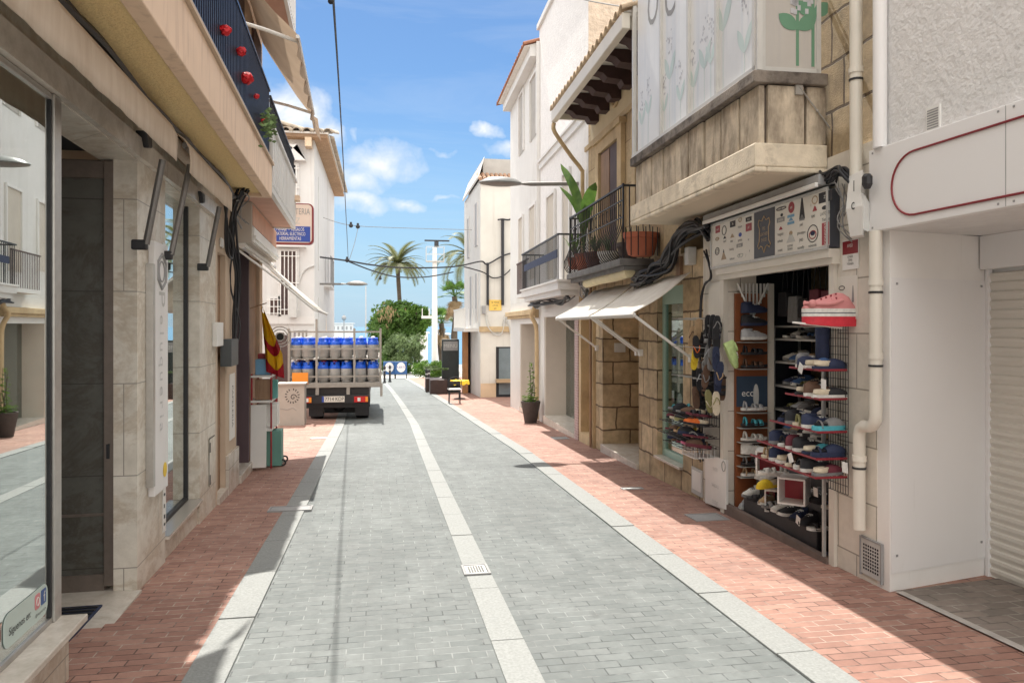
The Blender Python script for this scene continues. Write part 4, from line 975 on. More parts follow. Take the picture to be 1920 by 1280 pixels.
m = MB(RR); m.box(ua, ub, .001, .012, z0, z1); m.build('plate', m_lgrey, t)
m = MB(RR)
for i in range(7):
    for j in range(8): m.box(ua+.02+(ub-ua-.04)*(i+.2)/7, ua+.02+(ub-ua-.04)*(i+.8)/7, .012, .0135, z0+.03+(z1-z0-.06)*(j+.2)/8, z0+.03+(z1-z0-.06)*(j+.8)/8)
m.build('slot', m_dark, t)
m = MB(RR); m.box(ua-.012, ua, .0, .018, z0-.015, z1+.012); m.box(ub, ub+.012, .0, .018, z0-.015, z1+.012); m.box(ua, ub, 0, .018, z1, z1+.012); m.build('frame', m_grey, t)
# lit brand signboard with made small marks
t = thing('shop_signboard', 'long lit signboard of many small shoe logos around a dark leather panel', 'sign', base(RR, 6.1, .1, 2.25))
uL, uR, zB, zT = 7.20, 5.10, 2.245, 2.685; WS = .10
m = MB(RR); m.box(uR, uL, .002, WS-.012, zB, zT); m.build('case', m_slate, t)
m = MB(RR); m.box(uR, uL, WS-.01, WS+.008, zT-.012, zT+.012); m.box(uR, uL, WS-.01, WS+.008, zB-.012, zB+.012); m.box(uL-.012, uL+.012, WS-.01, WS+.008, zB+.012, zT-.012); m.box(uR-.012, uR+.012, WS-.01, WS+.008, zB+.012, zT-.012); m.build('trim', m_galv, t)
ud, ue = RR.at(1414,430,WS)[0], RR.at(1453,430,WS)[0]
m = MB(RR); m.box(ud, uL-.012, WS-.01, WS, zB+.012, zT-.012); m.box(uR+.012, ue, WS-.01, WS, zB+.012, zT-.012); fc = m.build('face', m_signw, t)
m = MB(RR); m.box(ue, ud, WS-.01, WS+.001, zB+.012, zT-.012); dp = m.build('leather_panel', m_slate, t)
m = MB(RR); cu = (ud+ue)/2; cz = (zB+zT)/2; hide = [(0,.155),(.04,.115),(.09,.13),(.105,.09),(.08,.05),(.085,-.06),(.115,-.10),(.095,-.125),(.06,-.105),(.03,-.115),(0,-.165)]
hide = hide+[(-x, y) for x, y in hide[::-1][1:]]
m.tube([(cu+x, WS+.002, cz+y) for x, y in hide], .005, 5); m.build('hide_outline', m_tan, dp)
for i, s in enumerate(('PIEL', 'LEATHER', 'SHOES')): txt(s, .042, RR, cu, WS+.003, cz+.045-.05*i, m_tan, dp, sx=.8)
def mark(kind, px, py, w, h, mat, s=''):
    u, z = RR.at(px, py, WS)
    w *= .0105; h *= .0044                     # source pixels to metres on this board
    if kind == 'box': m = MB(RR); m.box(u-w/2, u+w/2, WS+.0005, WS+.0022, z-h/2, z+h/2); m.build('logo', mat, fc)
    elif kind == 'ell':
        m = MB(RR); m.prism([(u+w/2*math.cos(a*PI/10), WS+.0005, z+h/2*math.sin(a*PI/10)) for a in range(20)], (0,.0015,0)); m.build('logo', mat, fc)
    elif kind == 'ring':
        m = MB(RR); m.tube([(u+w/2*math.cos(a*PI/10), WS+.001, z+h/2*math.sin(a*PI/10)) for a in range(21)], .004, 4); m.build('logo', mat, fc)
    elif kind == 'tri':
        m = MB(RR); m.prism([(u-w/2, WS+.0005, z-h/2),(u+w/2, WS+.0005, z-h/2),(u+w*.1, WS+.0005, z+h/2),(u-w*.1, WS+.0005, z+h/2)], (0,.0015,0)); m.build('logo', mat, fc)
    if s:
        txt(s, .034, RR, u, WS+.003, z, m_ink if kind == 'txt' else (m_signw if kind in ('box','ell') else mat), fc, sx=min(1, w/(.019*len(s))) if kind != 'v' else 1, name='logo_text')
for a in (('box',1346,430,10,16,m_redp,'surf'),('ring',1358,432,9,20,m_ink),('tri',1359,445,6,6,m_ink),('txt',1359,452,10,4,m_ink,'alpes'),('box',1374,420,11,13,m_ink,'76'),('ring',1388,412,6,9,m_tan),('txt',1388,425,12,4,m_lgrey,'hispan'),
          ('box',1404,411,11,9,m_ink,'mm'),('box',1404,426,11,16,m_redp,'pil'),('ell',1345,448,9,9,m_tan,'oak'),('tri',1373,442,8,8,m_tan),('txt',1372,452,9,4,m_lgrey,'casa'),('ell',1388,440,6,9,m_bluep),('txt',1388,450,10,4,m_ink,'paredes'),('txt',1404,449,10,8,m_tan,'xt'),
          ('ring',1345,471,9,16,m_ink),('ring',1345,471,5,8,m_grey),('tri',1357,480,11,16,m_tan),('tri',1357,471,3,8,m_ink),('txt',1372,467,11,5,m_ink,'mustang'),('box',1387,460,12,8,m_grey,'geox'),('txt',1373,485,11,5,m_lgrey,'nobrand'),('ring',1388,479,11,7,m_lgrey),('txt',1387,478,9,4,m_lgrey,'fly'),('txt',1406,471,7,12,m_ink,'F'),('txt',1399,478,3,4,m_lgrey,'j'),
          ('ring',1465,391,15,5,m_ink),('txt',1465,391,12,4,m_ink,'clk'),('ell',1466,403,4,6,m_ink),('box',1464,412,12,9,m_grey,'puma'),('tri',1464,428,6,6,m_redp),('txt',1464,439,13,5,m_ink,'bugatti'),('txt',1463,452,12,4,m_lgrey,'refresh'),('txt',1463,469,12,5,m_tan,'sweet'),
          ('ell',1484,389,9,21,m_redp,'xti'),('box',1483,405,10,5,m_skyb),('tri',1483,411,7,6,m_skyb),('box',1483,418,10,5,m_skyb),('tri',1483,446,13,16,m_lgrey),('ell',1483,437,5,8,m_tan),('txt',1482,460,12,4,m_lgrey,'yumas'),('txt',1482,466,12,3,m_lgrey,'shoes'),
          ('tri',1504,391,8,38,m_ink),('tri',1504,408,8,10,m_grey),('txt',1503,421,14,5,m_ink,'piel'),('txt',1503,436,15,5,m_lgrey,'gioseppo'),('txt',1503,450,14,6,m_ink,'JMD'),('txt',1502,464,14,5,m_ink,'stonefly'),
          ('ring',1528,375,7,13,m_tan),('txt',1521,385,4,26,m_lgrey,'i'),('tri',1528,391,6,9,m_redp),('txt',1525,406,11,8,m_redp,'RM'),('ring',1524,438,14,30,m_ink),('ring',1524,440,9,14,m_redp),('ell',1524,437,6,9,m_navy),('txt',1524,460,16,5,m_ink,'valverde'),
          ('box',1548,369,17,18,m_ink,'ZT'),('ell',1547,389,8,7,m_ink),('txt',1548,400,17,6,m_grey,'LATOSTE'),('txt',1549,411,17,6,m_ink,'Tiempo'),('box',1548,438,9,38,m_redp)): mark(*a)
u, z = RR.at(1548, 438, WS); txt('CONFORT', .034, RR, u, WS+.003, z, m_signw, fc, rot=PI/2, name='logo_text')
t = thing('sign_light', 'grey strip light along the top of the shoe logo signboard', 'light', base(RR, 6.1, .15, 2.74))
m = MB(RR); m.box(5.14, 7.30, .01, .15, 2.715, 2.80); m.build('housing', m_grey, t, bevel=.01)
m = MB(RR); m.box(5.14, 7.26, .15, .175, 2.70, 2.735); m.build('reflector', m_whitep, t, bevel=.005)
# clutter of cables at both ends of the signboard
cables('cable_bundle', 'dark clump of cables above the white awnings left of the signboard', RR, [(7.25,.08,2.62),(7.5,.12,2.72),(7.85,.18,2.66),(8.3,.14,2.45),(8.7,.14,2.33),(9.0,.2,2.25),(9.4,.2,2.22)], 16, .022, .045, seed=21)
cables('cable_bundle', 'knot of black cables between the signboard and the drainpipe', RR, [(5.3,.06,2.78),(5.1,.09,2.76),(4.97,.11,2.79),(4.86,.09,2.74),(4.82,.07,2.66)], 9, .010, .025, m_cable, seed=22)
cables('cable_bundle', 'coiled pale and black wires right of the signboard', RR, [(5.0,.06,2.70),(4.93,.07,2.55),(4.98,.06,2.42),(4.93,.05,2.30)], 5, .006, .03, m_gcable, seed=23)
cables('loose_cable', 'black cable run over the shop wall beside the hanging sandals', RR, [(7.5,.05,2.45),(7.35,.05,2.3),(7.3,.05,2.15),(7.55,.05,2.05),(7.6,.05,1.6),(7.6,.05,.2)], 3, .009, .012, seed=24)
t = thing('junction_box', 'grey junction boxes on the stone among the cable clump', 'junction box', base(RR, 8, .05, 2.3))
u, z = RR.at(1293, 480, .06); m = MB(RR); m.box(u-.06, u+.06, .002, .10, z-.10, z+.10); m.build('box', m_lgrey, t, bevel=.01)
u, z = RR.at(1268, 500, .06); m = MB(RR); m.box(u-.06, u+.06, .002, .04, z-.12, z+.12); m.build('wood_block', m_brown, t)
# bundled banner with letters
t = thing('folded_banner', 'crumpled white banner with black letters tied to the drainpipe', 'banner', base(RR, 4.85, .1, 2.2))
def rp(px, py, w): 
    u, z = RR.at(px, py, w); return (u, w, z)
m = MB(RR); m.loft([[rp(1592,330,.10),rp(1618,318,.10),rp(1622,330,.05),rp(1596,340,.05)],[rp(1588,372,.13),rp(1614,360,.13),rp(1622,372,.05),rp(1596,380,.05)],[rp(1586,392,.15),rp(1618,385,.15),rp(1624,392,.05),rp(1592,400,.05)],[rp(1594,444,.13),rp(1617,440,.13),rp(1622,444,.05),rp(1598,448,.05)]])
m.build('cloth', m_whitep, t)
m = MB(RR)
for k in range(4): m.add([rp(1614+k*3,360+k*4,.13-.015*k),rp(1624+k*3,368+k*6,.10-.015*k),rp(1632,430,.06),rp(1617+k*3,430+k*2,.11-.01*k)], [(0,1,2,3)])
m.build('fold', m_lgrey, t)
for ch, px, py in (('l',1604,350),('c',1602,384)):
    u, z = RR.at(px, py, .14); txt(ch, .11, RR, u, .152, z, m_ink, t)
m = MB(RR); m.lathe((RR.at(1626,340,.12)[0],.12,RR.at(1626,340,.12)[1]-.05), [(.02,0),(.035,.03),(.035,.08),(.02,.1)], 10); m.build('roll_end', m_blackp, t)
# notices on the pier
t = thing('cctv_notice', 'red and white notice beside the signboard above the pink clog', 'notice', base(RR, 4.97, 0, 2.0))
a = rp(1579,452,.01); b = rp(1609,503,.01)
m = MB(RR); m.box(b[0], a[0], .002, .008, b[2], a[2]); m.build('plate', m_whitep, t)
m = MB(RR); m.box(b[0]+.004, a[0]-.004, .008, .0095, a[2]-.105, a[2]-.008); m.build('red_band', m_redline, t)
txt('AVISO', .035, RR, (a[0]+b[0])/2, .0105, a[2]-.045, m_whitep, t, sx=.7)
for i, s in enumerate(('SONRIA', 'ZONA', 'VIGILADA')): txt(s, .026, RR, (a[0]+b[0])/2, .009, a[2]-.125-.026*i, m_ink, t, sx=.7)
t = thing('wall_poster', 'white poster with an oval and a dark bottle shape behind the pink clog', 'poster', base(RR, 4.97, 0, 1.7))
a = rp(1566,520,.008); b = rp(1607,572,.008)
m = MB(RR); m.box(b[0], a[0], .002, .006, b[2]-.1, a[2]); m.build('sheet', m_signw, t)
u, z = RR.at(1578, 540, .008); m = MB(RR); m.tube([(u+.035*math.cos(k*PI/8), .007, z+.015*math.sin(k*PI/8)) for k in range(17)], .003, 4); m.build('oval', m_ink, t)
u, z = RR.at(1599, 548, .008); m = MB(RR); m.prism([(u-.012,.0065,z-.07),(u+.012,.0065,z-.07),(u+.010,.0065,z-.01),(u+.003,.0065,z+.05),(u-.003,.0065,z+.05),(u-.010,.0065,z-.01)], (0,.0015,0)); m.build('bottle_print', m_grey, t)
wallbox_thing('wall_notice', 'small plain white notice with red print left of the shoe shop door', 'notice', 1328, 530, 1352, 595, .012, m_signw, RR)
u, z = RR.at(1340, 562, .0135); txt('SHOES', .05, RR, u, .0135, z, m_redp, None, name='notice_print') if False else None
# ================================================================== RIGHT: stone house with eaves
B4 = thing('stone_house', 'sandstone house with dark rafters, iron balcony and white awnings', 'building', base(RR, 10.5, -.5))
m = MB(RR)
zd = 1.95
m.box(7.645, 8.22, -.6, 0, -.9, 2.5); m.box(9.10, 9.83, -.6, 0, -.9, 2.5); m.box(11.67, 12.10, -.6, 0, -.9, 2.5)
m.box(8.22, 9.10, -.6, 0, -.9, -.02); m.box(8.22, 9.10, -.6, 0, 2.15, 2.5); m.box(9.83, 11.67, -.6, 0, zd, 2.5); m.box(9.83, 11.67, -1.2, -.6, -.9, 2.5)
m.build('ground_floor_wall', m_stone, B4)
m = MB(RR); m.box(8.305, 12.75, -6, -.004, 2.5, 5.30); m.box(7.645, 12.6, -6, -1.3, -.9, 2.5); m.build('upper_wall', brickmat('upper_sandstone', (.50,.385,.235), (.42,.31,.18), (.26,.18,.11), .55, .62, .008, .85, True, .2, .5, dirt=(.28,.20,.12), damt=.35, dist=.02, dsc=2), B4)
m = MB(RR); m.box(9.83, 11.67, -.6, .04, -.9, RR.g(10.5)+.10); m.build('doorstep', m_sill, B4, bevel=.006)
m = MB(RR); m.box(9.86, 10.25, -.598, -.54, RR.g(10)+.1, zd); m.build('door_jamb', m_cream, B4)
o, q4 = wallbox_thing('meter_box', 'small white box on the stone inside the doorway', 'meter box', 1153, 643, 1173, 660, .05, m_lgrey, Fr(*RR.P(11.67,0,0)[:2], PI/2+.0215, 1))
m = MB(RR); m.box(8.22, 9.10, -.13, .05, -.02, .012); m.build('window_sill', m_sill, B4, bevel=.005)
m = MB(RR)
m.box(8.22, 8.27, -.13, -.07, .012, 2.15); m.box(9.03, 9.10, -.13, -.07, .012, 2.15); m.box(8.27, 9.03, -.13, -.07, .012, .10); m.box(8.27, 9.03, -.13, -.07, 1.93, 2.15); m.build('window_frame', m_teal, B4, bevel=.005)
m = MB(RR); m.box(8.27, 9.03, -.105, -.098, .10, 1.93); m.build('display_window', m_glassg, B4)
m = MB(RR); m.box(8.1, 9.2, -1.1, -1.02, -.2, 2.4); m.box(8.1, 9.2, -1.02, -.27, -.2, .02); m.build('display_interior', M('pale_green_interior', (.62,.70,.62), .8, .1), B4)
t = thing('dress_form', 'dark headless display figure behind the green framed window', 'mannequin', base(RR, 8.6, -.6, .02))
m = MB(RR); m.lathe((8.55,-.62,.45), [(.10,0),(.15,.12),(.17,.22),(.12,.42),(.16,.62),(.17,.72),(.09,.82),(.045,.86),(.04,.93)], 12, 1, .7); m.build('torso', m_grey, t, smooth=True)
m = MB(RR); m.tube([(8.55,-.62,.02),(8.55,-.62,.46)], .015, 6); m.lathe((8.55,-.62,.021), [(.14,0),(.14,.02),(.02,.03)], 12); m.build('stand', m_steel, t)
t = thing('gas_meter_door', 'grey framed white meter door low in the stone wall', 'meter door', base(RR, 7.8, 0, .0))
a = rp(1297,873,.01); b = rp(1317,933,.01)
m = MB(RR); m.box(b[0], a[0], .002, .014, b[2], a[2]); m.build('frame', m_lgrey, t); m = MB(RR); m.box(b[0]+.03, a[0]-.03, .014, .018, b[2]+.05, a[2]-.03); m.build('door', m_whitep, t)
# ochre service strip at the far end
m = MB(RR); m.box(12.10, 12.22, -.02, .05, -.9, 2.45); m.box(13.05, 13.2, -.3, .02, -.9, 2.45); m.build('ochre_pilaster', m_stone2, B4)
m = MB(RR); m.box(12.2, 13.05, -.34, -.28, -.9, 2.45); m.build('ochre_door', M('ochre_door', (.42,.29,.15), .6, .1, 3), B4)
m = MB(RR); m.box(12.22, 13.05, -.28, .03, -.9, RR.g(12.5)+.17); m.build('side_step', m_stone2, B4)
m = MB(RR); m.box(12.07, 12.12, .051, .06, RR.g(12), 2.4) if False else None
downpipe('thin dark pipe down the stone beside the awning', RR, [(12.16,.075,2.5),(12.16,.075,RR.g(12.1)+.02)], .02, mat=m_brown)
# eaves
ze = 5.12
m = MB(RR); m.box(8.35, 12.35, .0, .62, ze+.16, ze+.20); m.build('eaves_boards', m_cream, B4)
m = MB(RR); m.box(8.33, 12.40, .60, .70, ze, ze+.19); m.box(12.35, 12.40, 0, .6, ze+.05, ze+.2); m.build('gutter', m_pipe, B4, bevel=.012)
k = 8.75; i = 0
while k < 12.3:
    m = MB(RR); m.prism([(k,.004,ze-.10),(k,.16,ze-.10),(k,.20,ze-.03),(k,.40,ze-.01),(k,.46,ze+.05),(k,.58,ze+.08),(k,.58,ze+.158),(k,.004,ze+.158)], (.22,0,0)); m.build('rafter', m_rafter, B4); k += .62
m = MB(RR); k = 8.35
while k < 12.4:
    rings = []
    for w, z in ((.72, ze+.20), (-2.2, ze+1.2)): rings.append([(k+.085*math.cos(PI*j/6), w, z+.085*math.sin(PI*j/6)) for j in range(7)])
    m.loft(rings, caps=False, closed=False); k += .21
o = m.build('roof_tiles', m_tilep, B4, smooth=True); x = o.modifiers.new('t','SOLIDIFY'); x.thickness = .015
m = MB(RR); m.prism([(8.33,.68,ze+.195),(8.33,-2.3,ze+1.2),(8.33,-2.3,ze+1.0),(8.33,.0,ze+.205)], (4.07,0,0)); m.build('roof_deck', m_mortar, B4)
m = MB(RR); m.box(8.31, 12.76, 0, .03, 4.72, 4.80); m.build('string_course', m_stone2, B4)
m = MB(RR); m.box(8.31, 12.4, 0, .012, 4.80, 5.27); m.build('painted_frieze', M('frieze_plaster', (.60,.50,.33), .9, .06, 3), B4)
u, z = RR.at(1153,178,.03); m = MB(RR); rings = []
m.tube([(u+.17*math.cos(k*PI/12), .03, z+.17*math.sin(k*PI/12)) for k in range(25)], .025, 6)
for k in range(8): m.ball((u+.1*math.cos(k*PI/4), .02, z+.1*math.sin(k*PI/4)), .04, 5)
m.ball((u,.02,z), .05, 5); m.build('rosette', m_stone2, B4)
m = MB(RR); m.box(10.65, 11.7, .0, .02, 2.58, 4.45); uw = m.build('balcony_door', m_dbrown, B4)
m = MB(RR); m.box(10.45, 10.65, 0, .07, 2.58, 4.62); m.box(11.7, 11.9, 0, .07, 2.58, 4.62); m.box(10.65, 11.7, 0, .07, 4.45, 4.62); m.box(10.4, 11.95, 0, .11, 4.62, 4.70); m.build('door_surround', m_stone2, uw)
m = MB(RR); m.box(11.2, 11.68, .02, .03, 2.6, 4.42); m.build('shutter', m_brown, uw)
m = MB(RR); m.box(9.0, 9.8, .0, .02, 3.4, 4.45); uw2 = m.build('upper_window', m_dbrown, B4)
m = MB(RR); m.box(8.85, 9.0, 0, .07, 3.3, 4.6); m.box(9.8, 9.95, 0, .07, 3.3, 4.6); m.box(9.0, 9.8, 0, .07, 4.45, 4.6); m.build('window_surround', m_stone2, uw2)
downpipe('ochre downpipe slanting back from the gutter of the stone house', RR, spline([(12.37,.66,5.1),(12.38,.64,4.95),(12.6,.3,4.6),(12.72,.09,4.4),(12.73,.07,4.2),(12.73,.07,2.5)], 4), .036, mat=m_stone2)
# iron balcony
m = MB(RR); m.box(9.22, 12.28, 0, .46, 2.44, 2.53); m.box(9.25, 12.25, 0, .40, 2.38, 2.44); m.build('balcony_slab', M('grey_slab', (.16,.155,.15), .9, .2, 6), B4, bevel=.01)
m = MB(RR)
def bar(u, w): return [(u, w, 3.46), (u, w, 3.05), (u, w+.03, 2.90), (u, w+.09, 2.76), (u, w+.10, 2.66), (u, w+.05, 2.57), (u, w, 2.535)]
k = 9.27
while k <= 12.27: m.tube(spline(bar(k, .40), 3), .0075, 4); k += .10
for w in (.05,.14,.23,.32):
    for uu, s in ((9.25,-1),(12.25,1)):
        m.tube(spline([(uu+s*(b[1]-.4)*.7, w, b[2]) for b in bar(0, .4)], 3), .0075, 4)
rb = m.build('balcony_railing', m_black, B4)
m = MB(RR); m.box(9.23, 12.27, .385, .42, 3.46, 3.485); m.box(9.23, 9.26, .0, .385, 3.46, 3.485); m.box(12.24, 12.27, 0, .385, 3.46, 3.485); m.box(9.25,12.25,.395,.41,3.28,3.295); m.box(9.25,12.25,.395,.41,3.06,3.075)
for uu in (9.25, 12.25): m.box(uu-.012, uu+.012, .39, .414, 2.53, 3.5)
m.build('handrail', m_black, rb)
m = MB(RR); k = 9.35
while k < 12.2:
    m.tube([(k+.045+.04*math.cos(a*PI/6), .403, 3.17+.08*math.sin(a*PI/6)) for a in range(13)], .005, 4); k += .2
    m.build('scroll', m_black, rb); m = MB(RR)
# ---- pots and plants on the iron balcony
t = thing('terracotta_planter', 'wide terracotta pot held at the near end of the iron balcony', 'planter', RR.P(9.1, .25, 2.53))
m = MB(RR); m.lathe((9.08,.22,2.54), [(.12,0),(.17,.02),(.20,.14),(.215,.23),(.23,.235),(.235,.30),(.21,.30),(.19,.24)], 20, .75, 1); m.build('pot', m_terra, t, smooth=True)
m = MB(RR)
for k in range(9):
    a = PI+PI*(k/8)-.0; m.tube(spline([(9.08+.185*math.sin(a)*1.0, .22+.245*math.cos(a), z) for z in (2.54,2.7,2.9)], 2), .007, 4)
m.build('iron_hoop', m_black, t)
def potted(name, label, cat, fr, u, w, z, r, h, mat, pl):
    t = thing(name, label, cat, fr.P(u, w, z)); m = MB(fr)
    m.lathe((u,w,z), [(r*.7,0),(r*.95,h*.75),(r*1.05,h*.76),(r*1.05,h),(r*.9,h),(r*.85,h*.85)], 16); m.build('pot', mat, t, smooth=True); pl(t); return t
def bananas(t):
    for px, py, w, bend, wd in ((1037,322,.42,.10,.085),(1070,328,.34,.02,.075),(1117,342,.16,-.06,.10),(1050,350,.5,.12,.06),(1094,372,.30,.03,.07)):
        ut, zt_ = RR.at(px, py, w); b0 = Vector((11.95,.24,2.85)); tp = Vector((ut, w, zt_)); m = MB(RR); rings = []; q = random.Random(px)
        ut = min(max(ut, 11.3), 12.9); tp.x = ut
        sd = Vector((.35, 1, .1)).normalized()
        for i in range(11):
            k = i/10; c = b0.lerp(tp, k)+Vector((0, -bend*math.sin(PI*k), .10*math.sin(PI*k)))
            h = .010 if k < .32 else wd*math.sin(PI*min(1, (k-.32)/.68))**.55+.004
            rings.append([tuple(c-sd*h+Vector((.02*math.sin(k*9),0,h*.25))), tuple(c), tuple(c+sd*h+Vector((.02*math.sin(k*8),0,h*.25)))])
        m.loft(rings, caps=False, closed=False); m.build('leaf', m_hedge if px in (1037,1050) else m_leaf, t, smooth=True)
potted('potted_banana_plant', 'tall broad leaved plant at the far end of the iron balcony', 'potted plant', RR, 11.95, .22, 2.53, .17, .32, m_terra, bananas)
def spiky(u, w, z, n, ln, mat, seed):
    def f(t):
        q = random.Random(seed); m = MB(RR)
        for i in range(n):
            a = q.uniform(0, 6.28); l = ln*q.uniform(.6, 1); sp = q.uniform(.3, .9); wd = .022
            c_ = [(u+math.cos(a)*l*sp*k*.8, w+math.sin(a)*l*sp*k*.6, z+l*(k-.55*sp*k*k)) for k in (0,.35,.7,1)]
            m.loft([[(c[0]-math.sin(a)*wd*(1-j*.3), c[1]+math.cos(a)*wd*(1-j*.3), c[2]), (c[0]+math.sin(a)*wd*(1-j*.3), c[1]-math.cos(a)*wd*(1-j*.3), c[2])] for j, c in enumerate(c_)], caps=False, closed=False)
        m.build('foliage', mat, t)
    return f
potted('potted_fern', 'bright spiky plant spilling over the far end of the iron balcony', 'potted plant', RR, 12.35, .30, 2.62, .12, .2, m_terra, spiky(12.35,.3,2.85,40,.55,m_hedge,4))
potted('potted_aloe', 'pale spiky plant inside the middle of the iron balcony', 'potted plant', RR, 10.6, .22, 2.53, .15, .22, m_lgrey, spiky(10.6,.22,2.75,26,.35,m_leaf2,5))
potted('potted_aloe', 'dark pot plant at the near end inside the iron balcony', 'potted plant', RR, 9.7, .2, 2.53, .15, .25, m_woven, spiky(9.7,.2,2.75,26,.3,m_leaf,6))
potted('potted_shrub', 'bushy green plant in a dark red pot inside the iron balcony', 'potted plant', RR, 11.3, .22, 2.53, .17, .28, M('oxblood_pot', (.10,.03,.025), .6), spiky(11.3,.22,2.8,44,.4,m_leaf,7))
# awnings of the stone house
def white_awning(label, ua, ub):
    t = thing('white_awning', label, 'awning', base(RR, (ua+ub)/2, .3, 2.1), 'white awnings on the stone house')
    m = MB(RR); rings = []
    for i in range(17):
        u = ua+(ub-ua)*i/16; rings.append([(u, .05+.66*k/6, 2.25-.45*k/6-.025*math.sin(PI*k/6)+.008*math.sin(u*9+k)) for k in range(7)]+[(u,.715,1.775),(u,.71,1.745)])
    m.loft(rings, caps=False, closed=False); o = m.build('fabric', m_canvasw, t, smooth=True); x = o.modifiers.new('t','SOLIDIFY'); x.thickness = .006
    m = MB(RR); m.tube([(ua,.70,1.785),(ub,.70,1.785)], .02, 8); m.build('front_bar', m_whitep, t)
    for uu in (ua+.04, ub-.04):
        m = MB(RR); m.tube([(uu,.69,1.775),(uu,.03,1.30)], .016, 8); a = m.build('arm', m_whitep, t, smooth=True)
        m = MB(RR); m.box(uu-.03,uu+.03,.0,.05,1.25,1.34); m.build('bracket', m_whitep, a)
white_awning('far white fabric awning on slanting arms above the stone doorway', 9.80, 11.98)
white_awning('near white fabric awning on slanting arms above the green window', 7.88, 9.72)
t = thing('awning_box', 'cream padded roll above the white awnings under the iron balcony', 'awning roll', base(RR, 10.4, .1, 2.3))
m = MB(RR); m.tube(spline([(9.3,.30,2.36),(10,.3,2.345),(10.8,.3,2.35),(11.6,.28,2.34)], 4), .075, 10); m.build('roll', M('cream_vinyl', (.66,.57,.36), .7, .1, 6, .2, 20), t, smooth=True)
cables('cable_bundle', 'messy white and black wires at the far end of the cream roll', RR, [(11.5,.2,2.42),(11.8,.25,2.36),(12.1,.2,2.42),(12.3,.15,2.3),(12.2,.1,2.15)], 9, .013, .05, m_gcable, seed=31)
# ================================================================== RIGHT: tall white house
B5 = thing('tall_white_house', 'tall white house with tiled eaves and black balcony past the stone house', 'building', base(RR, 17, -.5))
m = MB(RR)
m.box(13.205, 13.62, -.6, 0, -1.1, 2.3); m.box(16.55, 17.25, -.6, 0, -1.1, 2.3); m.box(13.62, 16.55, -.6, 0, 1.86, 2.3)
m.box(19.95, 21.7, -.6, 0, -1.3, 2.3); m.box(17.25, 19.95, -.6, 0, 1.72, 2.3)
m.box(13.205, 21.7, -6, -1.2, -1.3, 2.3); m.build('ground_floor_wall', m_white2, B5)
m = MB(RR); m.box(13.62, 16.55, -1.2, -.55, -1.1, 1.86) if False else None
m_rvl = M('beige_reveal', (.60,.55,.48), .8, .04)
m = MB(RR); m.box(16.50, 16.55, -.6, -.02, -1.1, 1.86); m.build('reveal', m_rvl, B5)
m = MB(RR); m.box(19.90, 19.95, -.6, -.02, -1.3, 1.72); m.build('reveal', m_rvl, B5)
m = MB(RR); m.box(12.6, 17.15, -6, -.002, 2.3, 8.6); uw = m.build('upper_wall', m_stucco, B5)
m = MB(RR); m.box(17.15, 21.7, -6, .002, 2.3, 8.15); m.build('far_upper_wall', m_white, B5)
m = MB(RR); m.box(12.58, 12.598, -6, -.002, 5.2, 8.6); m.build('gable_plaster', M('coarse_cream_plaster', (.62,.53,.44), .95, .15, 9, .9, 18, dirt=(.48,.40,.32), dsc=2, damt=.4, bd=.03), B5)
m = MB(RR); m.box(12.6, 17.18, -.02, .06, 8.6, 8.72); m.build('parapet_moulding', m_white2, B5); m = MB(RR); m.box(12.7, 16.95, .0, .05, 5.28, 5.42); m.box(12.7,16.95,.0,.09,5.42,5.47); m.build('moulding', m_white2, B5)
m = MB(RR); m.box(17.05, 17.12, .005, .08, 2.3, 8.3); m.build('corner_pipe', m_white2, B5)
m = MB(RR); m.box(17.15, 21.72, .004, .22, 7.98, 8.2); m.build('cornice', m_white2, B5)
m = MB(RR); k = 17.2
while k < 21.9:
    rings = []
    for w, z in ((.38, 8.22), (-2.5, 9.1)): rings.append([(k+.1*math.cos(PI*j/6), w, z+.1*math.sin(PI*j/6)) for j in range(7)])
    m.loft(rings, caps=False, closed=False); k += .235
o = m.build('roof_tiles', M('red_clay_tiles', (.30,.13,.075), .85, .25, 8, .3, 30), B5, smooth=True); x = o.modifiers.new('t','SOLIDIFY'); x.thickness = .02
m = MB(RR); m.prism([(17.15,.36,8.205),(17.15,-2.5,9.1),(17.15,-2.5,8.9),(17.15,.0,8.2)], (4.6,0,0)); m.build('roof_deck', m_mortar, B5)
m_rev = M('recess_beige', (.50,.46,.40), .8, .05)  # even beige tone of the lower windows
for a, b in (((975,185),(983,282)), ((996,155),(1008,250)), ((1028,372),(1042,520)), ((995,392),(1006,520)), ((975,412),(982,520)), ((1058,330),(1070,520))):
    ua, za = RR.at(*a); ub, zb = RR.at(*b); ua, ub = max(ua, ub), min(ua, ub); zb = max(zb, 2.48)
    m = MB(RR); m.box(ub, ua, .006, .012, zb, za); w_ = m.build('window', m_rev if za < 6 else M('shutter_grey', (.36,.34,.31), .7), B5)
    m = MB(RR); m.box(ub-.06, ub, .006, .05, zb, za); m.box(ua, ua+.06, .006, .05, zb, za); m.box(ub-.06, ua+.06, .006, .05, za, za+.06); m.build('frame', m_white2, w_)
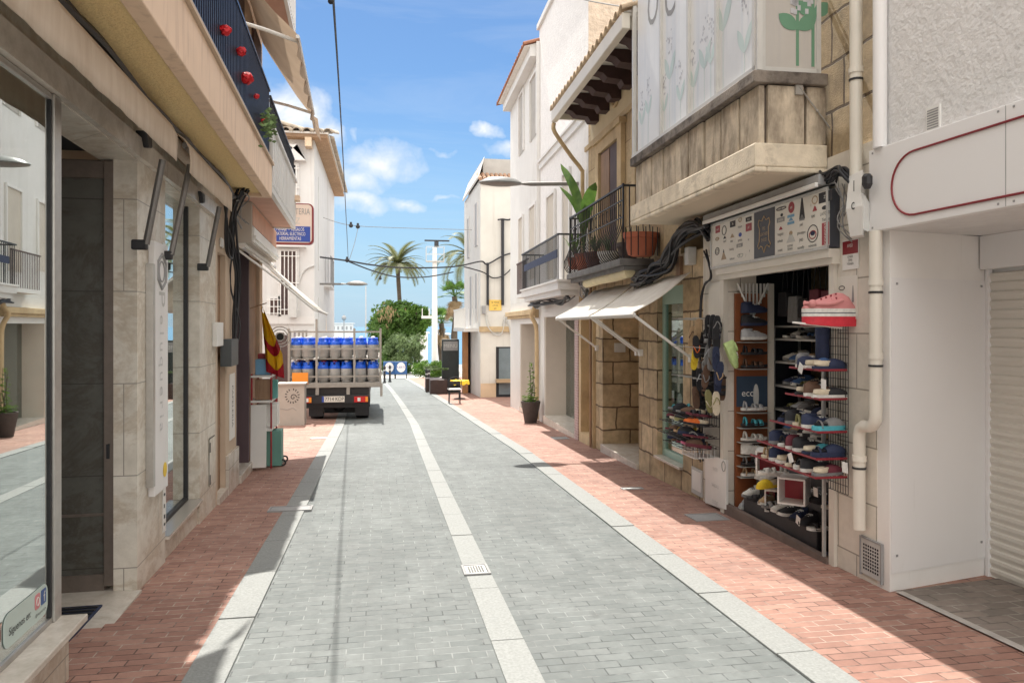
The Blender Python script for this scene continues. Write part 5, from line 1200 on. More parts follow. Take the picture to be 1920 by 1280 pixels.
# windows on the ground floor
m = MB(RR); m.box(13.62, 16.5, -.50, -.494, -.35, 1.86); m.build('display_window', m_glassd, B5)
m = MB(RR); m.box(17.25, 19.9, -.50, -.494, -.5, 1.72); m.build('display_window', m_glassd, B5)
m = MB(RR); m.box(13.62, 13.70, -.52, -.46, -.35, 1.86); m.box(15.2, 15.26, -.52, -.46, -.35, 1.86); m.box(18.5, 18.56, -.52, -.46, -.5, 1.72); m.build('window_post', m_whitep, B5)
m = MB(RR); m.box(13.6, 20, -1.19, -1.1, -1.1, 1.9); m.build('shop_curtain', M('pale_curtain', (.40,.40,.38), .9, .15, 1, stretch=(6,6,.2)), B5)
m = MB(RR); m.box(13.5, 16.55, -.6, .03, -1.1, RR.g(15)+.14); m.box(17.2, 19.95, -.6, .02, -1.2, RR.g(18.5)+.1); m.build('shop_sill', m_sill, B5)
m = MB(RR); m.box(13.24, 13.5, .001, .03, RR.g(13.3)+.0, 1.9); m.build('mosaic_pilaster', brickmat('mauve_mosaic', (.42,.27,.25), (.36,.23,.22), (.55,.45,.42), .05, .05, .005, .6, True, .1, .3), B5)
m = MB(RR); m.box(17.2, 21.7, .0, .16, 1.93, 2.06); m.box(17.2, 21.7, .0, .10, 1.86, 1.93); m.build('ochre_cornice', m_stone2, B5, bevel=.01)
# balcony
m = MB(RR); m.box(12.70, 16.6, 0, .52, 2.30, 2.44); m.box(12.75, 16.55, 0, .46, 2.20, 2.30); m.box(12.66,16.64,0,.55,2.44,2.475); bs5 = m.build('balcony_slab', m_white2, B5)
m = MB(RR); k = 12.72
while k < 16.6: m.box(k, k+.012, .50, .512, 2.475, 3.25); k += .105
for w in (.1,.2,.3,.4):
    for uu in (12.72, 16.58): m.box(uu, uu+.012, w, w+.012, 2.475, 3.25)
m.box(12.7, 16.6, .49, .522, 3.25, 3.28); m.box(12.7, 12.73, 0, .49, 3.25, 3.28); m.box(16.57, 16.6, 0, .49, 3.25, 3.28)
m.build('railing', m_black, bs5)
m = MB(RR); m.box(12.74, 16.2, .515, .53, 2.86, 3.0); m.build('dark_band', m_navy, bs5)
m = MB(RR); m.box(16.9, 18.6, 0, .32, 2.36, 2.45); b2 = m.build('small_balcony_slab', m_white2, B5)
m = MB(RR); k = 16.92
while k < 18.6: m.box(k, k+.012, .30, .312, 2.45, 3.2); k += .1
m.box(16.9, 18.6, .29, .32, 3.2, 3.23); m.build('railing', m_dbrown, b2)
cables('cable_bundle', 'dark wires tucked under the black railed balcony', RR, [(12.8,.3,2.15),(13.8,.25,2.12),(15,.3,2.15),(16.2,.25,2.12),(17.2,.2,2.2)], 7, .018, .04, seed=41)
downpipe('ochre downpipe bending round the cornice beside the black wicker pot', RR, spline([(16.95,.12,2.2),(16.98,.16,2.05),(17.1,.2,1.9),(17.1,.09,1.65),(17.1,.07,1.2),(17.1,.07,RR.g(17)+.05)], 4), .05, mat=m_stone2)
# wicker pot with thin plant
c = gnd(995, 793); t = thing('wicker_planter', 'tall dark wicker planter with a thin straggly plant on the sunlit pavement', 'planter', c)
m = MB(); m.lathe(tuple(c), [(.13,0),(.14,.01),(.215,.45),(.225,.47),(.225,.50),(.19,.50),(.18,.46)], 20); m.build('pot', m_woven, t, smooth=True)
q = random.Random(5); m = MB(); ml = MB()
for k in range(5):
    x, y = c.x+q.uniform(-.06,.06), c.y+q.uniform(-.06,.06); h = q.uniform(.45,1.05); p = [(x,y,c.z+.45)]
    for i in range(4): p.append((p[-1][0]+q.uniform(-.03,.03), p[-1][1]+q.uniform(-.03,.03), c.z+.45+h*(i+1)/4))
    m.tube(p, [.010,.008,.007,.006,.003], 5)
    for i in range(26):
        z = c.z+.45+h*q.random(); r_ = .10*(1-.5*(z-c.z-.45)); a = q.uniform(0,6.28); X = x+r_*math.cos(a)*q.random(); Y = y+r_*math.sin(a)*q.random(); s = .028
        ml.add([(X-s,Y,z),(X,Y-s*.4,z+s*.5),(X+s,Y,z+.01),(X,Y+s*.4,z-s*.3)], [(0,1,2,3)])
for i in range(70):
    a = q.uniform(0,6.28); r_ = .2*q.random()**.5; X, Y, z = c.x+r_*math.cos(a), c.y+r_*math.sin(a), c.z+.5+q.uniform(0,.12); s = .035
    ml.add([(X-s,Y,z),(X,Y-s*.5,z+s*.4),(X+s,Y,z+.01),(X,Y+s*.5,z-s*.2)], [(0,1,2,3)])
m.build('stem', m_bark, t); ml.build('foliage', m_hedge, t)
# ================================================================== RIGHT: end house
B6 = thing('end_house', 'cream sided white house with cables at the end of the street', 'building', (5, 28, gz(28)))
F6 = Fr(3.47, 26.3, PI/2, 1); F6s = Fr(3.47, 26.3, 0.0, -1)
def z6(py): return F6.at(930, py)[1]
m = MB(); m.box(3.47, 9, 26.3, 31.5, -3, z6(336)); m.build('wall', m_cream, B6)
m = MB(); m.box(3.46, 3.468, 26.3, 31.5, -1, z6(336)); m.build('street_render', m_white, B6)
m = MB(); m.box(3.62, 9, 26.75, 31.4, z6(336), z6(293)); m.build('attic', M('bare_concrete', (.42,.40,.37), .9, .1, 3, .3, 30), B6)
m = MB(); k = 3.45
while k < 6: m.tube([(k,26.15,z6(338)),(k,26.8,z6(322))], .07, 7); m.tube([(k+.1,26.2,z6(345)),(k+.1,26.5,z6(340))], .05, 6); k += .16
m.build('tile_edge', m_tile, B6)
m = MB(); m.prism([(3.38,26.28,z6(336)-.02),(3.66,26.7,z6(292)),(3.66,26.7,z6(292)+.05),(3.34,26.28,z6(336)+.03)], (0,4.9,0)); m.build('verge', m_white2, B6)
m = MB(F6); m.box(-.05, 4, .0, .07, z6(622), z6(612)); m.build('cornice', m_stone2, B6)
a = F6.at(930,650); b = F6.at(957,770)
m = MB(F6); m.box(a[0], b[0]+.3, .001, .02, gz(26.3), a[1]); dk_ = m.build('doorway', m_dark, B6)
m = MB(F6); m.box(a[0]+.1, b[0]+.3, .021, .026, gz(26.3)+.1, a[1]-.05); m.build('door_glass', M('grey_blue_pane', (.16,.20,.22), .15), dk_)
zc = F6.at(940,713)[1]; m = MB(F6); m.box(a[0]-.02, b[0]+.3, .0, .3, zc-.06, zc+.06); m.build('serving_counter', m_tan, B6)
m = MB(F6); m.box(-.0, a[0], .0, .012, gz(26.3), gz(26.3)+.5); m.build('plinth', M('ochre_plinth', (.66,.50,.34), .9, .08), B6)
for y0_, y1_, za, zb in ((27.0,27.7,4.6,6.2),(28.6,29.3,1.7,3.6),(27.0,27.6,1.8,3.6),(29.6,30.2,4.4,6.0)):
    m = MB(); m.box(3.44, 3.459, y0_, y1_, za, zb); w_ = m.build('window', M('grey_blind', (.36,.36,.37), .7), B6)
    m = MB(); m.box(3.42, 3.459, y0_-.08, y0_, za, zb); m.box(3.42, 3.459, y1_, y1_+.08, za, zb); m.build('frame', m_white2, w_)
m = MB(); m.box(2.95, 3.46, 26.9, 31, z6(622), z6(615)); sl = m.build('balcony_slab', m_white2, B6)
m = MB()
for k in range(26): m.box(2.96, 2.975, 26.9+k*.16, 26.915+k*.16, z6(615), z6(578))
for k in range(4): m.box(2.98+k*.13, 2.995+k*.13, 26.9, 26.915, z6(615), z6(578))
m.box(2.95, 2.985, 26.9, 31, z6(578), z6(576)); m.build('railing', m_whitep, sl)
t = thing('yellow_plate', 'yellow notice plate with writing on the cream end wall', 'sign', F6.P(.4, .02, 2.2))
a = F6.at(917,562); b = F6.at(940,582); m = MB(F6); m.box(a[0], b[0], .01, .03, b[1], a[1]); m.build('plate', m_yel2, t)
for i, s in enumerate(('SE VENDE','LOCAL','609 ')): txt(s, .085, F6, (a[0]+b[0])/2, .0315, a[1]-.09-.11*i, m_ink, t, sx=.75)
wallbox_thing('meter_box', 'small grey meter box left of the yellow notice', 'meter box', 904, 573, 911, 588, .12, m_grey, F6)
def pole_cable(px, y0, y1, r, label):
    a = F6.at(px, y0); b = F6.at(px, y1); m = MB(F6); m.tube([(a[0],.06,a[1]),(b[0],.06,b[1])], r, 8)
    return tag(m.build('cable_conduit', m_cable), label, 'conduit')
pole_cable(942, 411, 572, .055, 'thick black conduit up the cream end wall'); pole_cable(914, 493, 572, .045, 'shorter black conduit left of the thick one on the end wall')
cables('loose_cable', 'pale wires looping below the yellow notice', F6, [(.2,.04,2.1),(.25,.05,1.7),(.5,.05,1.4),(.75,.05,1.5),(.9,.05,2.0),(1.2,.05,1.3),(1.5,.05,1.5)], 4, .014, .06, m_lgrey, seed=51)
def wcable(name, label, pts, r, mat=m_cable, sag=0):
    m = MB(); m.tube(spline(pts, 8), r, 6); return tag(m.build(name, mat, smooth=True), label, 'cable')
def pt(px, py, Y): return tuple(on_y(px, py, Y))
wcable('overhead_cable', 'black cable looping across the end wall up to the thick conduit', [pt(870,497,25.9), pt(902,490,26.1), pt(914,495,26.2), pt(942,480,26.2), pt(962,474,26.2)], .028)
wcable('overhead_cable', 'lower black cable looping across the end wall', [pt(870,500,25.9), pt(905,510,26.1), pt(925,521,26.2), pt(945,516,26.2), pt(960,502,26.2)], .022)
wcable('overhead_cable', 'short cable from the top of the thick conduit to the tall white house', [pt(934,412,26.1), pt(942,411,26.2), pt(955,412,26.2), pt(964,404,26.0)], .03)
# ================================================================== cables over the street
wcable('street_cable', 'long dark cable running down the street high overhead', [pt(625,0,4.6), pt(636,170,7.6), pt(645,330,12.5), pt(653,488,24.5)], .0075)
wcable('cross_cable', 'thick dark cable sagging across the street in front of the palm', [pt(600,482,24.2), pt(652,489,24.5), pt(700,497,25), pt(760,502,25.4), pt(835,501,26.0), pt(870,497,25.9)], .028)
wcable('cross_cable', 'lower sagging cable across the street in front of the palm', [pt(655,491,24.5), pt(700,508,25), pt(745,519,25.3), pt(800,519,25.6), pt(850,510,25.9)], .022)
wcable('thin_wire', 'thin wire high across the street between the two white houses', [pt(606,408,24.2), pt(655,422,24.6), pt(740,427,25.4), pt(885,431,26)], .010, m_gcable)
wcable('thin_wire', 'thin stay wire from the lamp cable up to the thin high wire', [pt(655,487,24.5), pt(665,455,24.6), pt(671,428,24.7)], .009, m_gcable)
wcable('thin_wire', 'thin wire over the roof of the stone house at top of the street', [pt(1040,-14,11), pt(1110,3,10.2), pt(1175,14,9.4)], .010, m_gcable)
def gadget(label, px, py, Y, s):
    p = on_y(px, py, Y); m = MB(); m.ball(tuple(p), s, 6); m.box(p.x-s*.5, p.x+s*.5, p.y-s*.5, p.y+s*.5, p.z+s*.6, p.z+s*1.6)
    tag(m.build('hanging_connector', m_cable), label, 'connector', 'connectors on the overhead wires')
gadget('dark connector where the long street cable meets the thick cross cable', 651, 488, 24.5, .07)
gadget('small round connector on the thin high wire, left one', 658, 423, 24.6, .07)
gadget('small round connector on the thin high wire, right one', 671, 425, 24.7, .07)
gadget('dark hook hanging from the lower sagging cable', 713, 522, 25, .05)
gadget('dark fitting at the top edge of the sky on the long street cable', 620, 3, 4.7, .018)
# ================================================================== furniture at the end of the street
def bollard(px, py, label):
    c = gnd(px, py); t = thing('bollard', label, 'bollard', c, 'dark bollards at the end of the street')
    m = MB(); m.lathe(tuple(c), [(.09,0),(.09,.06),(.06,.09),(.055,.75),(.075,.77),(.075,.83),(.05,.88),(.01,.92)], 12); m.build('post', m_black, t, smooth=True)
    m = MB(); m.lathe((c.x,c.y,c.z+.64), [(.058,0),(.062,.01),(.062,.05),(.058,.06)], 12); m.build('band', m_lgrey, t)
bollard(721, 718, 'dark bollard in front of the left blue board'); bollard(731, 716, 'dark bollard between the two blue boards'); bollard(800, 730, 'dark bollard left of the flower boxes, nearer one'); bollard(804, 728, 'dark bollard left of the flower boxes, farther one')
def plant_mesh(c, rx, ry, rz, n, s, seed, flat=0):
    q = random.Random(seed); m = MB(); cl = []
    for k in range(max(6, n//90)):
        v = Vector((q.gauss(0,1), q.gauss(0,1), q.gauss(0,1))).normalized()*q.uniform(.55, .95); cl.append((v, q.uniform(.22, .42)))
    for i in range(n):
        v, r_ = q.choice(cl); g = Vector((q.gauss(0,1), q.gauss(0,1), q.gauss(0,1)))
        p = v+g.normalized()*r_*q.random()**.35
        if p.length > 1.25: continue
        P = Vector((c[0]+p.x*rx, c[1]+p.y*ry, max(c[2]+p.z*rz, flat)))
        a = Vector((q.gauss(0,1), q.gauss(0,1), q.gauss(0,1)+.5)).normalized(); b = a.orthogonal().normalized(); d = a.cross(b); k = s*q.uniform(.6, 1.3)
        m.add([tuple(P-b*k), tuple(P-d*k*.45+a*k*.2), tuple(P+b*k), tuple(P+d*k*.45+a*k*.2)], [(0,1,2,3)])
    return m
def flowerbox(px, py, label, seed):
    c = gnd(px, py); t = thing('flower_box', label, 'flower box', c, 'dark square flower boxes')
    w = .33; m = MB(); m.box(c.x-w, c.x+w, c.y, c.y+2*w, c.z, c.z+.55); m.build('box', M('dark_wood_box', (.055,.03,.025), .6, .2), t, bevel=.02)
    plant_mesh((c.x, c.y+w, c.z+.72), .4, .4, .25, 420, .06, seed).build('foliage', m_leaf2, t)
flowerbox(823, 739, 'nearer dark flower box with pale green plants', 3); flowerbox(814, 735, 'farther dark flower box half hidden by the nearer one', 4)
def blueboard(px, py, label):
    c = gnd(px, py); t = thing('blue_board', label, 'sign', c, 'blue boards with round white faces')
    k = (c.y)/FPX; w = 11*k; h = 24*k
    m = MB(); m.box(c.x-w, c.x+w, c.y, c.y+.12, c.z+.25, c.z+.25+h); m.build('board', M('board_blue', (.025,.10,.27), .5), t, bevel=.02)
    m = MB(); r_ = 8*k; m.prism([(c.x+r_*math.cos(a*PI/12), c.y-.004, c.z+.25+h*.55+r_*1.15*math.sin(a*PI/12)) for a in range(24)], (0,-.01,0)); m.build('white_disc', m_whitep, t)
    m = MB(); m.box(c.x-w, c.x-w+.06, c.y, c.y+.1, c.z, c.z+.25); m.box(c.x+w-.06, c.x+w, c.y, c.y+.1, c.z, c.z+.25); m.build('leg', m_black, t)
    txt('TAXI' if px < 740 else 'PUERTO', .2, Fr(c.x, c.y-.016, PI/2, 1), 0, .0, c.z+.25+h*.55, m_bluep, t, sx=.8)
blueboard(730, 709.5, 'left blue board with round white face beside the lorry'); blueboard(752, 709.5, 'right blue board with round white face in front of the hedge')
c = gnd(855, 742); t = thing('menu_board', 'tall dark menu board standing by the end house', 'menu board', c)
w = .34; h = 2.05; m = MB(); m.box(c.x-w, c.x+w, c.y+2.2, c.y+2.34, c.z-.08, c.z+h); m.build('panel', M('blackboard', (.018,.028,.03), .4, .3, 3), t, bevel=.02)
m = MB(); m.box(c.x-w+.05, c.x+w-.05, c.y+2.19, c.y+2.2, c.z+h-.45, c.z+h-.08); m.build('header', m_grey, t)
txt('MENU', .2, Fr(c.x, c.y+2.185, PI/2, 1), 0, 0, c.z+h-.27, m_lgrey, t)
c2 = on_y(872, 690, c.y+1.6); t = thing('awning_post', 'orange brown wooden post beside the menu board', 'post', (c2.x, c2.y, gz(c2.y)))
m = MB(); m.box(c2.x-.11, c2.x+.11, c2.y-.1, c2.y+.1, gz(c2.y), 1.5); m.build('post', M('orange_wood', (.40,.20,.085), .6, .15, 4), t, bevel=.01)
m = MB(); m.box(c2.x+.12, c2.x+.28, c2.y+.2, c2.y+.3, gz(c2.y), 1.45); m.build('dark_panel', m_dark, t)
c3 = gnd(862, 748); t = thing('bar_table', 'small table with a yellow cloth by the end house', 'table', c3)
zt_ = on_y(862, 713, c3.y).z
m = MB(); m.lathe((c3.x, c3.y, zt_-.03), [(.30,0),(.32,.01),(.32,.03),(.30,.035)], 14); m.build('top', m_yellow, t)
m = MB(); rings = [[(c3.x+r_*math.cos(k*PI/10), c3.y+r_*math.sin(k*PI/10), z+.03*math.sin(k*2.3)) for k in range(20)] for r_, z in ((.322,zt_),(.335,zt_-.06),(.345,zt_-.12))]; m.loft(rings, caps=False); m.build('cloth_edge', m_yellow, t)
m = MB(); m.tube([(c3.x,c3.y,c3.z),(c3.x,c3.y,zt_-.03)], .035, 8); m.lathe(tuple(c3), [(.2,0),(.2,.03),(.05,.05)], 12); m.build('pedestal', m_black, t)
c4 = gnd(852, 757); t = thing('bistro_chair', 'dark metal chair with pale seat in front of the yellow table', 'chair', c4)
for dx in (-.17, .17):
    for dy in (-.17, .17):
        m = MB(); m.tube([(c4.x+dx, c4.y+dy, c4.z),(c4.x+dx*.9, c4.y+dy*.9, c4.z+.45)], .014, 6); m.build('leg', m_black, t)
m = MB(); m.box(c4.x-.2, c4.x+.2, c4.y-.2, c4.y+.2, c4.z+.45, c4.z+.48); m.build('seat', m_whitep, t, bevel=.01)
m = MB(); m.tube(spline([(c4.x-.19,c4.y-.18,c4.z+.47),(c4.x-.19,c4.y-.2,c4.z+.75),(c4.x,c4.y-.21,c4.z+.86),(c4.x+.19,c4.y-.2,c4.z+.75),(c4.x+.19,c4.y-.18,c4.z+.47)], 4), .014, 6); m.box(c4.x-.17,c4.x+.17,c4.y-.205,c4.y-.19,c4.z+.62,c4.z+.72); m.build('backrest', m_black, t)
# ---- vegetation
zp = gz(50)
def shrub(name, label, px, py, Y, wpx, hpx, mat, n, s, seed, cat='shrub', grp=None, trunk=True):
    p = on_y(px, py, Y); k = Y/FPX; t = thing(name, label, cat, (p.x, Y, zp), grp)
    plant_mesh((p.x, Y, p.z), wpx*k*.5, wpx*k*.42, hpx*k*.5, n, s, seed, zp+.08).build('crown' if trunk else 'foliage', mat, t)
    if trunk:
        m = MB(); q = random.Random(seed)
        for i in range(4): m.tube(spline([(p.x+q.uniform(-.2,.2),Y+q.uniform(-.2,.2),zp),(p.x+q.uniform(-.4,.4)*k*wpx*.3,Y,(zp+p.z)/2),(p.x+q.uniform(-1,1)*k*wpx*.3,Y+q.uniform(-.5,.5),p.z+k*hpx*.25)], 4), [.09]*4+[.06]*4+[.03], 6)
        m.build('trunk', m_bark, t)
    return t
big_tree = shrub('broad_tree', 'large rounded dark green tree at the street end, left of the white mast', 752, 600, 55, 100, 72, m_leaf, 6500, .16, 61, 'tree')
shrub('broad_tree', 'smaller dark tree behind the left edge of the large rounded tree', 722, 625, 57, 62, 70, m_leaf, 3000, .16, 62, 'tree')
shrub('broad_tree', 'bright green upper bush crown beside the palm trunk', 782, 600, 54.5, 50, 60, m_hedge, 1800, .15, 66, 'tree')
shrub('oleander_bush', 'pale leaved oleander bush in front of the dark trees', 757, 652, 52.5, 78, 56, m_leaf2, 3600, .12, 63, trunk=False)
shrub('oleander_bush', 'dark low bush between the blue boards and the trees', 745, 680, 53.5, 90, 40, m_leaf, 2600, .13, 64, trunk=False)
shrub('clipped_hedge', 'bright green clipped round hedge in front of the white mast', 806, 693, 47.5, 62, 34, m_hedge, 4200, .075, 65, 'hedge', trunk=False)
# dry fronds hanging in the tree
p = on_y(724, 588, 54.6); m = MB(); q = random.Random(8)
for i in range(70):
    x = p.x+q.gauss(0,.42); y = p.y-1.4+q.gauss(0,.2); z = p.z+q.gauss(0,.34); l = q.uniform(.2,.42); m.add([(x,y,z),(x+.05,y,z),(x+.03+q.uniform(-.08,.08),y,z-l)], [(0,1,2)])
m.build('dry_foliage', m_dead, big_tree)
def palm(label, px, ptop, Y, nf, ln, seed, droop=1.0, tr=.17, skirt=0):
    p = on_y(px, ptop, Y); t = thing('palm_tree', label, 'palm tree', (p.x, Y, zp), 'palm trees on the sea front'); q = random.Random(seed)
    m = MB(); H = p.z-zp; n = 14; m.tube([(p.x+.12*math.sin(i*.3), Y, zp+H*i/n) for i in range(n+1)], [tr*(1.25 if i == 0 else 1)*(1.0+.06*(i % 2)) for i in range(n)]+[tr*1.5], 10); m.build('trunk', m_bark, t)
    top = Vector((p.x+.12*math.sin(n*.3), Y, p.z))
    fm = MB(); dm = MB()
    for k in range(nf+skirt):
        dead = k >= nf; a = k*2.4+q.uniform(-.3,.3); el = q.uniform(-.35, 1.25) if not dead else q.uniform(-1.3,-.9); l = ln*q.uniform(.8, 1.08)*(.55 if dead else 1)
        d = Vector((math.cos(a), math.sin(a), 0)); pts = []; pos = top.copy(); e = el
        for i in range(13):
            pts.append(pos.copy()); pos = pos+(d*math.cos(e)+Vector((0,0,math.sin(e))))*l/12; e -= droop*(.06+.012*i)*(1 if not dead else .15)
        mm = dm if dead else fm; sd = d.cross(Vector((0,0,1)))
        mm.tube([tuple(x) for x in pts], [.035*(1-i/14) for i in range(13)], 4)
        for i in range(1, 13):
            for j in range(4):
                b = pts[i-1].lerp(pts[i], j/4); tdir = (pts[i]-pts[i-1]).normalized(); up = sd.cross(tdir)
                ll = l*.20*math.sin(PI*(.12+.85*(i+j/4)/13))**.7
                for s in (1, -1):
                    tip = b+(sd*s*.75+tdir*.55-Vector((0,0,1))*.28+up*.25)*ll; w = tdir*.028
                    mm.add([tuple(b-w), tuple(b+w), tuple(tip)], [(0,1,2)])
    fm.build('crown', m_palm, t)
    if skirt: dm.build('dead_frond_skirt', m_dead, t)
palm('tall date palm with a full crown in the middle of the sky', 748, 493, 58, 52, 2.7, 71, .82, .16)
palm('tall palm half hidden behind the left edge of the end house', 884, 478, 52, 34, 3.3, 72, 1.2, .18)
def fanpalm(label, px, ptop, Y, seed):
    p = on_y(px, ptop, Y); t = thing('fan_palm', label, 'palm tree', (p.x, Y, zp), 'palm trees on the sea front'); q = random.Random(seed)
    m = MB(); H = p.z-zp; m.tube([(p.x+.05*math.sin(i), Y, zp+H*i/10) for i in range(11)], [.24]*6+[.2]*5, 9); m.build('trunk', m_bark, t)
    fm = MB(); dm = MB()
    for k in range(34):
        dead = k > 22; a = k*2.4; el = q.uniform(-.1,1.3) if not dead else q.uniform(-1.5,-1.05); d = Vector((math.cos(a)*math.cos(el), math.sin(a)*math.cos(el), math.sin(el)))
        hub = Vector((p.x,Y,p.z))+d*(q.uniform(.7,1.0) if not dead else q.uniform(.3,1.3)); mm = dm if dead else fm; mm.tube([(p.x,Y,p.z), tuple(hub)], .02, 4)
        sd = d.orthogonal().normalized() if abs(d.z) > .95 else d.cross(Vector((0,0,1))).normalized(); up = sd.cross(d)
        for j in range(15):
            b = -1.5+3*j/14; v = (d*math.cos(b)+sd*math.sin(b))*q.uniform(.6,.8)-Vector((0,0,.15)); w = (sd*math.cos(b)-d*math.sin(b))*.045
            mm.add([tuple(hub-w*.3), tuple(hub+v*.5-w), tuple(hub+v), tuple(hub+v*.5+w)], [(0,1,2,3)])
    fm.build('crown', m_leaf, t); dm.build('dead_frond_skirt', m_dead, t)
fanpalm('shaggy fan palm beside the left edge of the end house', 853, 556, 54, 73)
fanpalm('low fan palm behind the white mast', 828, 606, 57, 74)
# ---- white mast with cross arms
p = on_y(815, 690, 48.5); ym = 48.5; km = ym/FPX
t = thing('signal_mast', 'tall white mast with top basket, cross arm and dark crown plate', 'mast', (p.x, ym, zp))
def mz(py): return on_y(815, py, ym).z
m = MB(); m.loft([[(p.x+r_*math.cos(k*PI/6), ym+r_*math.sin(k*PI/6), z) for k in range(12)] for r_, z in ((.20,zp),(.185,mz(600)),(.15,mz(520)),(.14,mz(464)))]); m.build('pole', m_white2, t, smooth=True)
m = MB(); m.box(p.x-.85, p.x+.1, ym-.1, ym+.1, mz(597), mz(592))
for dx in (-.8, -.35): m.tube([(p.x+dx,ym,mz(594)),(p.x+dx,ym,mz(578))], .03, 6)
m.build('cross_arm', m_white2, t)
m = MB(); a0, a1, b0, b1 = p.x-.55, p.x+.6, mz(490), mz(463)
for x in (a0, a1):
    m.tube([(x,ym-.3,b0),(x,ym-.3,b1)], .014, 5); m.tube([(x,ym+.3,b0),(x,ym+.3,b1)], .014, 5)
for zz in (b0, (b0+b1)/2, b1):
    m.tube([(a0,ym-.3,zz),(a1,ym-.3,zz),(a1,ym+.3,zz),(a0,ym+.3,zz),(a0,ym-.3,zz)], .012, 5)
m.box(a0, a1, ym-.3, ym+.3, b0-.04, b0); m.build('basket', m_galv, t)
m = MB(); m.box(p.x-.65, p.x+.95, ym-.08, ym+.08, mz(452.5), mz(450)); m.box(p.x-.02, p.x+.25, ym-.1, ym+.1, mz(463), mz(453)); m.build('crown_plate', m_black, t)
# ---- distance: harbour shapes between lorry and trees
def far_box(name, label, cat, px0, px1, py0, py1, Y, mat):
    a = on_y(px0, py0, Y); b = on_y(px1, py1, Y); t = thing(name, label, cat, ((a.x+b.x)/2, Y, -3.6))
    m = MB(); m.box(a.x, b.x, Y, Y+4, -3.6, a.z); m.build('wall', mat, t)
    m = MB(); n = 5
    for i in range(n): x = a.x+(b.x-a.x)*(i+.3)/n; m.box(x, x+(b.x-a.x)*.08, Y-.05, Y-.01, a.z-.9, a.z-.4)
    m.build('window', m_grey, t)
    m = MB(); m.box(a.x-.2, b.x+.2, Y-.2, Y+4.2, a.z, a.z+.15); m.build('roof', mat, t)
far_box('harbour_building', 'low white harbour building beyond the gas lorry', 'building', 622, 662, 607, 640, 120, m_white2)
far_box('beach_kiosk', 'low white beach kiosk right of the white mast', 'building', 818, 842, 627, 665, 95, m_white2)
far_box('beach_kiosk', 'small white kiosk behind the trees left of the mast', 'building', 776, 802, 625, 660, 88, m_white2)
p = on_y(645, 612, 110); t = thing('harbour_lamp', 'slim mast standing at the harbour above the lorry', 'mast', (p.x, 110, -3.6))
m = MB(); m.tube([(p.x,110,-3.6),(p.x,110,on_y(645,590,110).z)], .09, 6); m.build('pole', m_grey, t); m = MB(); m.ball((p.x,110,on_y(645,596,110).z), .35, 6); m.build('head', m_grey, t)
p = on_y(686, 560, 40); t = thing('lamp_post', 'thin pale post rising behind the lorry under the far lamp', 'post', (p.x, 40, gz(40)))
m = MB(); m.tube([(p.x,40,gz(40)),(p.x,40,on_y(686,536,40).z)], .025, 6); m.build('pole', m_lgrey, t); m = MB(); m.lathe((p.x,40,gz(40)), [(.12,0),(.12,.02),(.03,.05)], 10); m.build('foot', m_lgrey, t)
# ================================================================== SHOES
def sm(name, col, r=.7): return M('shoe_'+name, col, r, .15, 30)
SC = {'black': sm('black',(.018,.018,.022)), 'navy': sm('navy',(.02,.03,.075)), 'brown': sm('brown',(.12,.065,.04)), 'grey': sm('grey',(.22,.22,.22)), 'white': sm('white',(.70,.69,.65)),
      'tan': sm('tan',(.45,.31,.18)), 'blue': sm('blue',(.06,.14,.33)), 'cream': sm('cream',(.66,.58,.44)), 'orange': sm('orange',(.75,.16,.025)), 'pink': sm('pink',(.62,.16,.28)),
      'yellow': sm('yellow',(.72,.52,.03)), 'lime': sm('lime',(.55,.72,.30)), 'turquoise': sm('turquoise',(.08,.42,.50)), 'olive': sm('olive',(.28,.27,.12)), 'maroon': sm('maroon',(.14,.025,.04)), 'silver': sm('silver',(.42,.43,.45), .4)}
def soleprof(x):                              # half width of a sole along its length
    return .030+.014*math.sin(PI*min(1,max(0,x*1.02)))-.005*math.sin(PI*max(0,min(1,(.75-x)*2.0)))*.8
XS = [0,.06,.15,.3,.45,.6,.75,.88,.96,1]
def wx(x): return soleprof(x)*(1 if .08 < x < .92 else (.42 if x in (0,1) else .80))
def sole_mb(h, ln=.27, rise=0, m=None):
    m = m or MB()
    rings = []
    for x in XS:
        w = wx(x); z = rise*max(0, x-.7)**2*8
        X = -ln/2+ln*x; rings.append([(X,-w,z),(X,w,z),(X,w*1.02,z+h),(X,-w*1.02,z+h)])
    return m.loft(rings)
def upper_mb(hs, z0, ln=.27, x0=0, x1=1, k=.95, m=None):
    m = m or MB(); rings = []; n = len(hs)
    for i, h in enumerate(hs):
        x = x0+(x1-x0)*i/(n-1); w = wx(min(XS, key=lambda q: abs(q-x)))*k; X = -ln/2+ln*x
        rings.append([(X, w*math.cos(PI*j/8), z0+h*math.sin(PI*j/8)**.8) for j in range(9)])
    return m.loft(rings)
def strap_mb(x, h, wd, ln=.27, z0=.02, m=None):
    m = m or MB(); w = soleprof(x); X = -ln/2+ln*x
    return m.loft([[(X-wd/2, w*1.0*math.cos(PI*j/8)*(1.03), z0*.4+h*math.sin(PI*j/8)) for j in range(9)], [(X+wd/2, w*1.03*math.cos(PI*j/8), z0*.4+h*.9*math.sin(PI*j/8)) for j in range(9)]], caps=False, closed=False)
def mk(name, parts):
    t = thing(name, '', 'shoe', (0,0,0))
    for n, m, mat, solid in parts:
        o = m.build(n, mat, None, smooth=True); o.parent = t
        if solid: x = o.modifiers.new('t','SOLIDIFY'); x.thickness = solid
    return t
